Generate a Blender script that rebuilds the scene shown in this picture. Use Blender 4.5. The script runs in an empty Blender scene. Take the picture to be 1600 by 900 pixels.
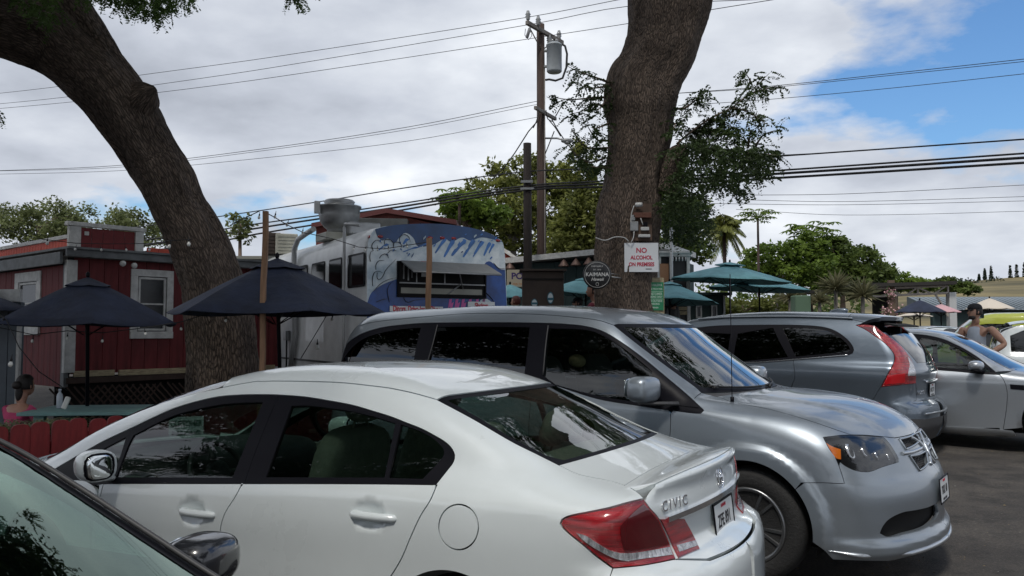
import bpy,bmesh,math,random
import numpy as np
from mathutils import Vector,Matrix
from mathutils.geometry import delaunay_2d_cdt
C=bpy.context.scene.collection
SC=bpy.context.scene
rad=math.radians
PI=math.pi
# camera
FPX,HORY,CAMZ=1300.0,518.0,1.60
cam_d=bpy.data.cameras.new("camera")
cam_d.sensor_width=36.0
cam_d.lens=FPX/1600*36
cam_d.clip_end=5000
cam_d.clip_start=0.05
cam=bpy.data.objects.new("camera",cam_d)
C.objects.link(cam)
PITCH=math.atan((HORY-450)/FPX)
cam.location=(0,0,CAMZ)
cam.rotation_euler=(PI/2+PITCH,0,0)
SC.camera=cam
# light
SUN_EL,SUN_AZ=58,200
world=bpy.data.worlds.new("World")
SC.world=world
world.use_nodes=True
sun_d=bpy.data.lights.new("sun",'SUN')
sun_d.energy=1.8
sun_d.angle=rad(10)
sun_d.color=(1.0,0.95,0.88)
sun=bpy.data.objects.new("sun",sun_d)
C.objects.link(sun)
_sd=Vector((math.sin(rad(SUN_AZ))*math.cos(rad(SUN_EL)),math.cos(rad(SUN_AZ))*math.cos(rad(SUN_EL)),math.sin(rad(SUN_EL))))
sun.rotation_euler=_sd.to_track_quat('Z','Y').to_euler()
SC.view_settings.view_transform='Standard'
SC.view_settings.look='None'
SC.view_settings.exposure=0.25
SC.view_settings.gamma=1.0
SC.view_settings.use_curve_mapping=False
SC.cycles.max_bounces=8
SC.cycles.transparent_max_bounces=12
SC.cycles.sample_clamp_indirect=6.0
def build_world():
 nt=world.node_tree
 N,L=nt.nodes,nt.links
 N.clear()
 out=N.new('ShaderNodeOutputWorld')
 bg=N.new('ShaderNodeBackground')
 bg.inputs['Strength'].default_value=0.10
 sky=N.new('ShaderNodeTexSky')
 sky.sky_type='NISHITA'
 sky.sun_disc=False
 sky.sun_elevation=rad(SUN_EL)
 sky.sun_rotation=rad(SUN_AZ)
 sky.air_density=1.3
 sky.dust_density=0.6
 sky.ozone_density=2.0
 tc=N.new('ShaderNodeTexCoord')
 sep=N.new('ShaderNodeSeparateXYZ')
 L.new(tc.outputs['Generated'],sep.inputs[0])
 def math_(op,a,b=None,c=None,clamp=False):
  n=N.new('ShaderNodeMath')
  n.operation=op
  n.use_clamp=clamp
  for i,v in enumerate((a,b,c)):
   if v is None:
    continue
   if isinstance(v,(int,float)):
    n.inputs[i].default_value=v
   else:
    L.new(v,n.inputs[i])
  return n.outputs[0]
 def ramp(src,stops):
  n=N.new('ShaderNodeValToRGB')
  L.new(src,n.inputs[0])
  e=n.color_ramp.elements
  while len(e)<len(stops):
   e.new(0.5)
  for i,(p,c)in enumerate(stops):
   e[i].position=p
   e[i].color=c if len(c)==4 else(*c,1)
  return n.outputs[0]
  # project the view direction on a cloud layer, flattened near the horizon
 zz=math_('ADD',math_('MAXIMUM',sep.outputs['Z'],0.0),0.30)
 comb=N.new('ShaderNodeCombineXYZ')
 L.new(math_('DIVIDE',sep.outputs['X'],zz),comb.inputs[0])
 L.new(math_('DIVIDE',sep.outputs['Y'],zz),comb.inputs[1])
 L.new(math_('MULTIPLY',sep.outputs['Z'],2.2),comb.inputs[2])
 def noise(scale,detail,rough,off=(0,0,0),dist=0.0):
  mp=N.new('ShaderNodeMapping')
  mp.inputs['Location'].default_value=off
  L.new(comb.outputs[0],mp.inputs[0])
  n=N.new('ShaderNodeTexNoise')
  n.inputs['Scale'].default_value=scale
  n.inputs['Detail'].default_value=detail
  n.inputs['Roughness'].default_value=rough
  n.inputs['Distortion'].default_value=dist
  L.new(mp.outputs[0],n.inputs['Vector'])
  return n.outputs['Fac']
 cover=noise(1.7,9,0.56,(3.1,1.7,0.4))
 big=noise(0.8,3,0.5,(7.7,2.2,0))
 # blue gap: around the direction to the upper right of the view, and a smaller one behind
 def gap(d,c0,c1):
  vm=N.new('ShaderNodeVectorMath')
  vm.operation='DOT_PRODUCT'
  L.new(tc.outputs['Generated'],vm.inputs[0])
  vm.inputs[1].default_value=Vector(d).normalized()
  mr=N.new('ShaderNodeMapRange')
  mr.interpolation_type='SMOOTHSTEP'
  L.new(vm.outputs['Value'],mr.inputs[0])
  mr.inputs[1].default_value=c0
  mr.inputs[2].default_value=c1
  return mr.outputs[0]
 g=math_('MAXIMUM',gap((0.60,0.86,0.50),0.935,0.995),math_('MULTIPLY',gap((0.85,0.35,0.75),0.88,1.0),0.75))
 dens=math_('ADD',math_('MULTIPLY',cover,1.4),math_('MULTIPLY',big,0.55))
 dens=math_('SUBTRACT',math_('SUBTRACT',dens,.225),math_('MULTIPLY',g,GAP_K))
 mask=ramp(dens,[(0.40,(0,0,0)),(0.55,(1,1,1))])
 shade=noise(2.6,9,0.55,(1.3,5.2,2.0))
 shade2=noise(1.1,4,0.5,(9.3,1.2,2.0))
 sh=math_('ADD',math_('MULTIPLY',shade,0.5),math_('MULTIPLY',shade2,0.5))
 ccol=ramp(sh,[(0.34,(3.5,3.8,4.4)),(0.45,(4.9,5.25,5.95)),(0.55,(6.3,6.65,7.25)),(0.66,(8.6,8.9,9.3))])
 mix=N.new('ShaderNodeMix')
 mix.data_type='RGBA'
 L.new(mask,mix.inputs['Factor'])
 hs=N.new('ShaderNodeMix')
 hs.data_type='RGBA'
 hs.blend_type='MULTIPLY'
 hs.inputs['Factor'].default_value=1.0
 L.new(sky.outputs[0],hs.inputs[6])
 hs.inputs[7].default_value=(0.60,0.86,1.15,1)
 L.new(hs.outputs[2],mix.inputs[6])
 L.new(ccol,mix.inputs[7])
 # milky brightening low over the horizon
 hz=N.new('ShaderNodeMapRange')
 L.new(sep.outputs['Z'],hz.inputs[0])
 hz.inputs[1].default_value=-0.02
 hz.inputs[2].default_value=0.10
 hz.inputs[3].default_value=0.40
 hz.inputs[4].default_value=0.0
 mix2=N.new('ShaderNodeMix')
 mix2.data_type='RGBA'
 L.new(hz.outputs[0],mix2.inputs['Factor'])
 L.new(mix.outputs[2],mix2.inputs[6])
 mix2.inputs[7].default_value=(5.6,6.2,7.2,1)
 L.new(mix2.outputs[2],bg.inputs[0])
 L.new(bg.outputs[0],out.inputs[0])
GAP_K=0.46
build_world()
# projection helpers
_R=np.array(Matrix.Rotation(PITCH,3,'X'))
def ray(px,py):
 d=np.stack([(np.asarray(px,float)-800)/FPX,np.ones_like(np.asarray(px,float)),-(np.asarray(py,float)-450)/FPX],-1)
 d=d@_R.T
 return d/np.linalg.norm(d,axis=-1,keepdims=True)
def at(px,py,Y):
 """point of the world seen at a pixel of the photograph, at distance Y"""
 d=ray(px,py)
 return Vector(np.array([0,0,CAMZ])+d*(Y/d[...,1:2]if d.ndim>1 else Y/d[1]))
def ground_z(x,y):
 d=np.hypot(x*0.6,y)
 w=np.clip((np.asarray(x,float)-4.0)/5.0,0,1)
 return(1-w*w*(3-2*w)*.75)*np.interp(d,[0,6.5,9,12,14,16,19,24,40,90],[0,0,.03,.10,.22,.50,.82,.98,1.2,1.6])
 # objects
_mesh_cache={}
def tag(o,label=None,cat=None,group=None,kind=None):
 if label:o['label']=label
 if cat:o['category']=cat
 if group:o['group']=group
 if kind:o['kind']=kind
 return o
def empty(name,loc=(0,0,0),rz=0.0,label=None,cat=None,group=None):
 o=bpy.data.objects.new(name,None)
 C.objects.link(o)
 o.location=loc
 o.rotation_euler=(0,0,rz)
 o.empty_display_size=0.2
 return tag(o,label,cat,group)
def link(name,me,parent=None,m=None):
 o=bpy.data.objects.new(name,me)
 C.objects.link(o)
 if parent is not None:
  o.parent=parent
 if m is not None:
  if not me.materials:
   for q in(m if isinstance(m,(list,tuple))else[m]):
    me.materials.append(q)
 return o
def mesh_np(name,v,f,smooth=True):
 me=bpy.data.meshes.new(name)
 me.from_pydata(np.asarray(v).tolist()if not isinstance(v,list)else v,[],f if isinstance(f,list)else np.asarray(f).tolist())
 me.validate()
 if smooth:
  me.polygons.foreach_set('use_smooth',[True]*len(me.polygons))
 me.update()
 return me
class MB:
 """collects simple shapes and links them as one mesh object"""
 def __init__(s):s.v=[];s.f=[];s.sm=[];s.mi=[];s.cm=0
 def add(s,v,f,smooth=False):
  n=len(s.v)
  s.v+=[tuple(map(float,p))for p in v]
  s.f+=[tuple(n+i for i in q)for q in f]
  s.sm+=[smooth]*len(f)
  s.mi+=[s.cm]*len(f)
  return s
 def box(s,c,size,rz=0.0,M=None,ch=0.0):
  hx,hy,hz=[q/2 for q in size]
  ch=min(ch,hx*.45,hy*.45,hz*.45)
  if ch<=0:
   v=[(x*hx,y*hy,z*hz)for x in(-1,1)for y in(-1,1)for z in(-1,1)]
   f=[(0,1,3,2),(4,6,7,5),(0,4,5,1),(2,3,7,6),(0,2,6,4),(1,5,7,3)]
  else:
   bm=bmesh.new()
   bmesh.ops.create_cube(bm,size=1.0)
   for q in bm.verts:q.co=Vector((q.co.x*hx*2,q.co.y*hy*2,q.co.z*hz*2))
   bmesh.ops.bevel(bm,geom=list(bm.edges),offset=ch,segments=1,affect='EDGES')
   v=[tuple(q.co)for q in bm.verts]
   bm.verts.index_update()
   f=[tuple(q.index for q in g.verts)for g in bm.faces]
   bm.free()
  if M is None:
   M=Matrix.Translation(Vector(c))@Matrix.Rotation(rz,4,'Z')
  else:
   M=M@Matrix.Translation(Vector(c))
  return s.add([M@Vector(p)for p in v],f)
 def tube(s,pts,r,n=8,cap=True,smooth=True,flat=1.0):
  pts=[Vector(p)for p in pts]
  if isinstance(r,(int,float)):r=[r]*len(pts)
  up=Vector((0,0,1))if abs((pts[-1]-pts[0]).normalized().z)<.9 else Vector((1,0,0))
  vv=[];ff=[]
  prev=None
  for i,p in enumerate(pts):
   t=(pts[min(i+1,len(pts)-1)]-pts[max(i-1,0)]).normalized()
   a=t.cross(up if prev is None else prev).normalized()if prev is None else(prev-t*prev.dot(t)).normalized()
   b=t.cross(a)
   prev=a
   for k in range(n):
    an=2*PI*k/n
    vv.append(p+a*math.cos(an)*r[i]+b*math.sin(an)*r[i]*flat)
  for i in range(len(pts)-1):
   for k in range(n):
    k2=(k+1)%n
    ff.append((i*n+k,i*n+k2,(i+1)*n+k2,(i+1)*n+k))
  s.add(vv,ff,smooth)
  if cap:
   m=len(s.v)-len(vv)
   s.f+=[tuple(m+k for k in range(n)),tuple(m+(len(pts)-1)*n+k for k in reversed(range(n)))]
   s.sm+=[False,False]
   s.mi+=[s.cm]*2
  return s
 def lathe(s,c,prof,n=16,M=None,smooth=True):
  """prof: list of (r, z)"""
  vv=[];ff=[]
  M=M or Matrix.Translation(Vector(c))
  for r,z in prof:
   for k in range(n):
    a=2*PI*k/n
    vv.append(M@Vector((r*math.cos(a),r*math.sin(a),z)))
  for i in range(len(prof)-1):
   for k in range(n):
    k2=(k+1)%n
    ff.append((i*n+k,i*n+k2,(i+1)*n+k2,(i+1)*n+k))
  ff.append(tuple(range(n))[::-1]);ff.append(tuple((len(prof)-1)*n+k for k in range(n)))
  return s.add(vv,ff,smooth)
 def prism(s,poly,o,ex,ey,ez,depth,ch=0.0):
  """2D poly in plane (ex, ey) at origin o, extruded along ez by depth"""
  o,ex,ey,ez=Vector(o),Vector(ex),Vector(ey),Vector(ez)
  n=len(poly)
  v=[o+ex*p[0]+ey*p[1]for p in poly]+[o+ex*p[0]+ey*p[1]+ez*depth for p in poly]
  f=[tuple(range(n))[::-1],tuple(n+i for i in range(n))]+[(i,(i+1)%n,n+(i+1)%n,n+i)for i in range(n)]
  return s.add(v,f)
 def build(s,name,m,parent=None):
  me=bpy.data.meshes.new(name)
  me.from_pydata(s.v,[],s.f)
  me.polygons.foreach_set('use_smooth',s.sm)
  me.polygons.foreach_set('material_index',s.mi)
  for q in(m if isinstance(m,(list,tuple))else[m]):me.materials.append(q)
  bm=bmesh.new();bm.from_mesh(me)
  bmesh.ops.recalc_face_normals(bm,faces=bm.faces)
  bm.to_mesh(me);bm.free()
  me.update()
  o=bpy.data.objects.new(name,me)
  C.objects.link(o)
  if parent is not None:o.parent=parent
  return o
def copy_tree(o,parent=None):
 c=o.copy();C.objects.link(c);c.parent=parent
 for ch in list(o.children):copy_tree(ch,c)
 return c
 # materials
_M={}
def mat(name,color=(.5,.5,.5),rough=.6,metal=0.0,coat=0.0,var=0.0,vscale=6.0,bump=0.0,bscale=40.0,emit=None,alpha=None,spec=.5,dirt=None,sheen=0.0,stretch=(1,1,1),color2=None,trans=0.0,rvar=0.0,flake=0.0,coat_rough=0.03):
 if name in _M:return _M[name]
 m=bpy.data.materials.new(name)
 m.use_nodes=True
 nt=m.node_tree;N=nt.nodes;L=nt.links
 b=N['Principled BSDF']
 b.inputs['Base Color'].default_value=(*color,1)
 b.inputs['Roughness'].default_value=rough
 b.inputs['Metallic'].default_value=metal
 b.inputs['Coat Weight'].default_value=coat
 b.inputs['Coat Roughness'].default_value=coat_rough
 b.inputs['Specular IOR Level'].default_value=spec
 b.inputs['Transmission Weight'].default_value=trans
 if emit:
  b.inputs['Emission Color'].default_value=(*emit[0],1)
  b.inputs['Emission Strength'].default_value=emit[1]
 tc=N.new('ShaderNodeTexCoord')
 mp=N.new('ShaderNodeMapping')
 mp.inputs['Scale'].default_value=stretch
 L.new(tc.outputs['Object'],mp.inputs[0])
 if var or rvar:
  n=N.new('ShaderNodeTexNoise')
  n.inputs['Scale'].default_value=vscale
  n.inputs['Detail'].default_value=7
  n.inputs['Roughness'].default_value=.62
  L.new(mp.outputs[0],n.inputs['Vector'])
  r=N.new('ShaderNodeValToRGB')
  c1=tuple(max(0,q*(1-var))for q in color)
  c2=color2 or tuple(min(1,q*(1+var))for q in color)
  r.color_ramp.elements[0].position=.36
  r.color_ramp.elements[1].position=.64
  r.color_ramp.elements[0].color=(*c1,1)
  r.color_ramp.elements[1].color=(*c2,1)
  L.new(n.outputs['Fac'],r.inputs[0])
  if var:L.new(r.outputs[0],b.inputs['Base Color'])
  if rvar:
   mr=N.new('ShaderNodeMapRange')
   L.new(n.outputs['Fac'],mr.inputs[0])
   mr.inputs[1].default_value=.3;mr.inputs[2].default_value=.7
   mr.inputs[3].default_value=max(0,rough-rvar);mr.inputs[4].default_value=min(1,rough+rvar)
   L.new(mr.outputs[0],b.inputs['Roughness'])
 if bump:
  n2=N.new('ShaderNodeTexNoise')
  n2.inputs['Scale'].default_value=bscale
  n2.inputs['Detail'].default_value=6
  n2.inputs['Roughness'].default_value=.65
  L.new(mp.outputs[0],n2.inputs['Vector'])
  bp=N.new('ShaderNodeBump')
  bp.inputs['Strength'].default_value=bump
  bp.inputs['Distance'].default_value=.02
  L.new(n2.outputs['Fac'],bp.inputs['Height'])
  L.new(bp.outputs[0],b.inputs['Normal'])
 if flake:
  n3=N.new('ShaderNodeTexVoronoi')
  n3.inputs['Scale'].default_value=900
  L.new(tc.outputs['Object'],n3.inputs['Vector'])
  mx=N.new('ShaderNodeMix');mx.data_type='RGBA';mx.blend_type='OVERLAY'
  mx.inputs[0].default_value=flake
  mx.inputs[6].default_value=(*color,1)
  L.new(n3.outputs['Color'],mx.inputs[7])
  h=N.new('ShaderNodeHueSaturation');h.inputs['Saturation'].default_value=0.0
  L.new(n3.outputs['Color'],h.inputs['Color']);L.new(h.outputs[0],mx.inputs[7])
  L.new(mx.outputs[2],b.inputs['Base Color'])
 _M[name]=m
 return m
def glass(name,tint=(.6,.7,.65),trans=.75,rough=0.0,ior=1.5,gcol=(1,1,1)):
 """thin automotive glass: tinted see-through sheet with a fresnel reflection"""
 if name in _M:return _M[name]
 m=bpy.data.materials.new(name);m.use_nodes=True
 nt=m.node_tree;N=nt.nodes;L=nt.links
 N.clear()
 o=N.new('ShaderNodeOutputMaterial')
 t=N.new('ShaderNodeBsdfTransparent');t.inputs[0].default_value=(*[q*trans for q in tint],1)
 g=N.new('ShaderNodeBsdfGlossy');g.inputs['Roughness'].default_value=rough;g.inputs[0].default_value=(*gcol,1)
 fr=N.new('ShaderNodeFresnel');fr.inputs[0].default_value=ior
 # the geometry normal is flipped on the inner side; keep the outer ior on both sides
 geo=N.new('ShaderNodeNewGeometry')
 mi=N.new('ShaderNodeMath');mi.operation='MULTIPLY_ADD'
 L.new(geo.outputs['Backfacing'],mi.inputs[0]);mi.inputs[1].default_value=1/ior-ior;mi.inputs[2].default_value=ior
 ii=N.new('ShaderNodeMath');ii.operation='MAXIMUM';L.new(mi.outputs[0],ii.inputs[0]);ii.inputs[1].default_value=.5
 L.new(ii.outputs[0],fr.inputs[0])
 k=N.new('ShaderNodeMath');k.operation='MULTIPLY';k.use_clamp=True
 L.new(fr.outputs[0],k.inputs[0]);k.inputs[1].default_value=1.6
 mx=N.new('ShaderNodeMixShader')
 L.new(k.outputs[0],mx.inputs[0]);L.new(t.outputs[0],mx.inputs[1]);L.new(g.outputs[0],mx.inputs[2])
 L.new(mx.outputs[0],o.inputs[0])
 _M[name]=m
 return m
 # numeric helpers
def pchip(xk,yk,x):
 """monotone cubic interpolation; xk 1D, yk (..., n); returns (..., len(x))"""
 xk=np.asarray(xk,float);yk=np.asarray(yk,float)
 h=np.diff(xk);d=np.diff(yk,axis=-1)/h
 m=np.zeros_like(yk)
 a,b=d[...,:-1],d[...,1:]
 w1=2*h[1:]+h[:-1];w2=h[1:]+2*h[:-1]
 with np.errstate(divide='ignore',invalid='ignore'):
  hm=(w1+w2)/(w1/a+w2/b)
 m[...,1:-1]=np.where(a*b>0,hm,0)
 m[...,0]=d[...,0];m[...,-1]=d[...,-1]
 x=np.asarray(x,float)
 xc=np.clip(x,xk[0],xk[-1])
 i=np.clip(np.searchsorted(xk,xc,side='right')-1,0,len(xk)-2)
 t=(xc-xk[i])/h[i]
 y0,y1=yk[...,i],yk[...,i+1]
 m0,m1=m[...,i]*h[i],m[...,i+1]*h[i]
 y=(2*t**3-3*t**2+1)*y0+(t**3-2*t**2+t)*m0+(-2*t**3+3*t**2)*y1+(t**3-t**2)*m1
 y=y+np.where(x>xk[-1],(x-xk[-1])*m[...,-1:][...,0][...,None]if yk.ndim>1 else(x-xk[-1])*m[-1],0)
 y=y+np.where(x<xk[0],(x-xk[0])*(m[...,0][...,None]if yk.ndim>1 else m[0]),0)
 return y
def smooth_line(pts,closed=False,step=4.0):
 """Catmull-Rom through pts; a point with a third entry is a sharp corner"""
 P=[np.array(p[:2],float)for p in pts]
 cor=[len(p)>2 for p in pts]
 n=len(P)
 out=[]
 segs=n if closed else n-1
 for i in range(segs):
  p1,p2=P[i],P[(i+1)%n]
  if(i==0 and not closed)or cor[i]:p0=2*p1-p2 if not cor[i]or True else P[i-1]
  else:p0=P[i-1]
  j=(i+1)%n
  if(j==n-1 and not closed)or cor[j]:p3=2*p2-p1
  else:p3=P[(i+2)%n]
  k=max(1,int(np.linalg.norm(p2-p1)/step))
  a1=np.linalg.norm(p2-p1)+1e-9
  # tangents scaled to the segment (avoids overshoot with uneven spacing)
  t1=(p2-p0);t1=t1/(np.linalg.norm(t1)+1e-9)*a1
  t2=(p3-p1);t2=t2/(np.linalg.norm(t2)+1e-9)*a1
  for q in range(k):
   t=q/k
   out.append((2*t**3-3*t**2+1)*p1+(t**3-2*t**2+t)*t1+(-2*t**3+3*t**2)*p2+(t**3-t**2)*t2)
 if not closed:out.append(P[-1])
 return np.array(out)
def in_poly(poly,pts):
 x,y=pts[:,0],pts[:,1]
 ins=np.zeros(len(pts),bool)
 x0,y0=poly[:,0],poly[:,1]
 x1,y1=np.roll(x0,-1),np.roll(y0,-1)
 for a,b,c,d in zip(x0,y0,x1,y1):
  if b==d:continue
  cond=((b>y)!=(d>y))&(x<(c-a)*(y-b)/(d-b)+a)
  ins^=cond
 return ins
def seg_dist(poly,pts):
 a=poly;b=np.roll(poly,-1,0)
 best=np.full(len(pts),1e9)
 for p,q in zip(a,b):
  d=q-p;L2=d@d
  if L2<1e-14:continue
  t=np.clip(((pts-p)@d)/L2,0,1)
  dd=np.hypot(*(pts-p-t[:,None]*d).T)
  best=np.minimum(best,dd)
 return best
def resample(poly,res):
 """split long edges of a closed 2D loop so that none is longer than res; drop tiny ones"""
 out=[]
 n=len(poly)
 for i in range(n):
  p,q=poly[i],poly[(i+1)%n]
  if out and np.linalg.norm(p-out[-1])<res*.15:continue
  k=max(1,int(math.ceil(np.linalg.norm(q-p)/res)))
  for j in range(k):out.append(p+(q-p)*j/k)
 if np.linalg.norm(out[0]-out[-1])<res*.15:out.pop()
 return np.array(out)
def inset_poly(poly,d):
 a=np.roll(poly,1,0);b=np.roll(poly,-1,0)
 area=0.5*np.sum(poly[:,0]*b[:,1]-b[:,0]*poly[:,1])
 t=b-a
 t/=np.linalg.norm(t,axis=1,keepdims=True)+1e-12
 nrm=np.stack([-t[:,1],t[:,0]],1)*(1 if area>0 else-1)
 return poly+nrm*d
 # car bodies
def smax(a,b,k):
 h=np.maximum(k-np.abs(a-b),0)/k
 return np.maximum(a,b)+h*h*k*.25
class Body:
 """a car body as a smooth solid: f(x,y,z) < 0 inside. Panels are cut out of its surface."""
 lip=None
 def __init__(s,top,sections,sec_z,front,rear,bow=.12,crown=.05,k_top=.10,k_end=.16,bow_f=.30,bow_r=.25,xmid=1.0,extra=None,k_fun=None):
  s.top=top;s.bow=bow;s.crown=crown;s.kt=k_top;s.ke=k_end;s.bf=bow_f;s.br=bow_r;s.xmid=xmid
  s.front=front;s.rear=rear;s.extra=extra;s.k_fun=k_fun
  xs=np.array([q[0]for q in sections]);s.x0,s.x1=-1.6,5.6
  gx=np.arange(-5.6,5.61,.02);gz=np.arange(0,2.2,.01)
  s.gx0,s.gz0,s.dx,s.dz=-5.6,0,.02,.01
  tab=np.array([pchip(q[2]if len(q)>2 else sec_z,q[1],gz)for q in sections])
  s.W=pchip(xs,tab.T,np.clip(gx,xs[0],xs[-1])).T
  tg=np.arange(-5.6,5.61,.01)
  s.T=pchip([q[0]for q in top],[q[1]for q in top],np.clip(tg,top[0][0],top[-1][0]))
  fz=np.arange(0,2.2,.01)
  s.F=pchip([q[0]for q in front],[q[1]for q in front],fz)
  s.Rr=pchip([q[0]for q in rear],[q[1]for q in rear],fz)
 def width(s,x,z):
  a=np.clip((x-s.gx0)/s.dx,0,s.W.shape[0]-1.001);b=np.clip((z-s.gz0)/s.dz,0,s.W.shape[1]-1.001)
  i=a.astype(int);j=b.astype(int);u=a-i;v=b-j
  W=s.W
  return(W[i,j]*(1-u)+W[i+1,j]*u)*(1-v)+(W[i,j+1]*(1-u)+W[i+1,j+1]*u)*v
 def lin(s,tab,q,q0,dq):
  a=np.clip((q-q0)/dq,0,len(tab)-1.001);i=a.astype(int);u=a-i
  return tab[i]*(1-u)+tab[i+1]*u
 def f(s,P):
  x,y,z=P[...,0],np.abs(P[...,1]),P[...,2]
  g1=(y-s.width(x,z))*.9
  sh=s.bow*y*y*np.tanh((x-s.xmid)/.4)
  xt=x+sh
  t=s.lin(s.T,xt,-5.6,.01)
  if s.lip is not None:t=t+s.lip(x,y)
  sl=(s.lin(s.T,xt+.01,-5.6,.01)-s.lin(s.T,xt-.01,-5.6,.01))/.02
  g2=(z-t+s.crown*y*y)/np.sqrt(1+sl*sl)
  kt=s.kt if s.k_fun is None else s.k_fun(x,z)
  g=smax(g1,g2,kt)
  g3=(x-s.lin(s.F,z,0,.01)+s.bf*y*y)*.85
  g4=(s.lin(s.Rr,z,0,.01)+s.br*y*y-x)*.85
  ke=s.ke(x,y,z)if callable(s.ke)else s.ke
  g=smax(g,g3,ke)
  g=smax(g,g4,ke)
  g=np.maximum(g,.14-z)
  if s.extra is not None:g=s.extra(P,g)
  return g
 def normal(s,P,e=.012):
  n=np.empty_like(P)
  for i in range(3):
   d=np.zeros(3);d[i]=e
   n[...,i]=s.f(P+d)-s.f(P-d)
  return n/(np.linalg.norm(n,axis=-1,keepdims=True)+1e-12)
 def hit(s,O,D,t0,t1,n=140,off=0.0):
  """first outside-to-inside crossing of f = off along rays O + t D"""
  O=np.atleast_2d(O);D=np.broadcast_to(D,O.shape)
  ts=np.linspace(t0,t1,n)
  lo=np.full(len(O),np.nan);hi=np.full(len(O),np.nan);bt=np.full(len(O),t0);bv=np.full(len(O),1e9)
  prev=None
  for t in ts:
   v=s.f(O+D*t)-off
   better=(v<bv)&np.isnan(lo)
   bt=np.where(better,t,bt);bv=np.where(better,v,bv)
   if prev is not None:
    c=(prev>0)&(v<=0)&np.isnan(lo)
    lo=np.where(c,t-(ts[1]-ts[0]),lo);hi=np.where(c,t,hi)
   prev=v
  ok=~np.isnan(lo)
  lo=np.where(ok,lo,bt);hi=np.where(ok,hi,bt)
  for _ in range(22):
   m=(lo+hi)/2
   v=s.f(O+D*m[:,None])-off
   lo=np.where(v>0,m,lo);hi=np.where(v>0,hi,m)
  return O+D*((lo+hi)/2)[:,None],ok
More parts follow.
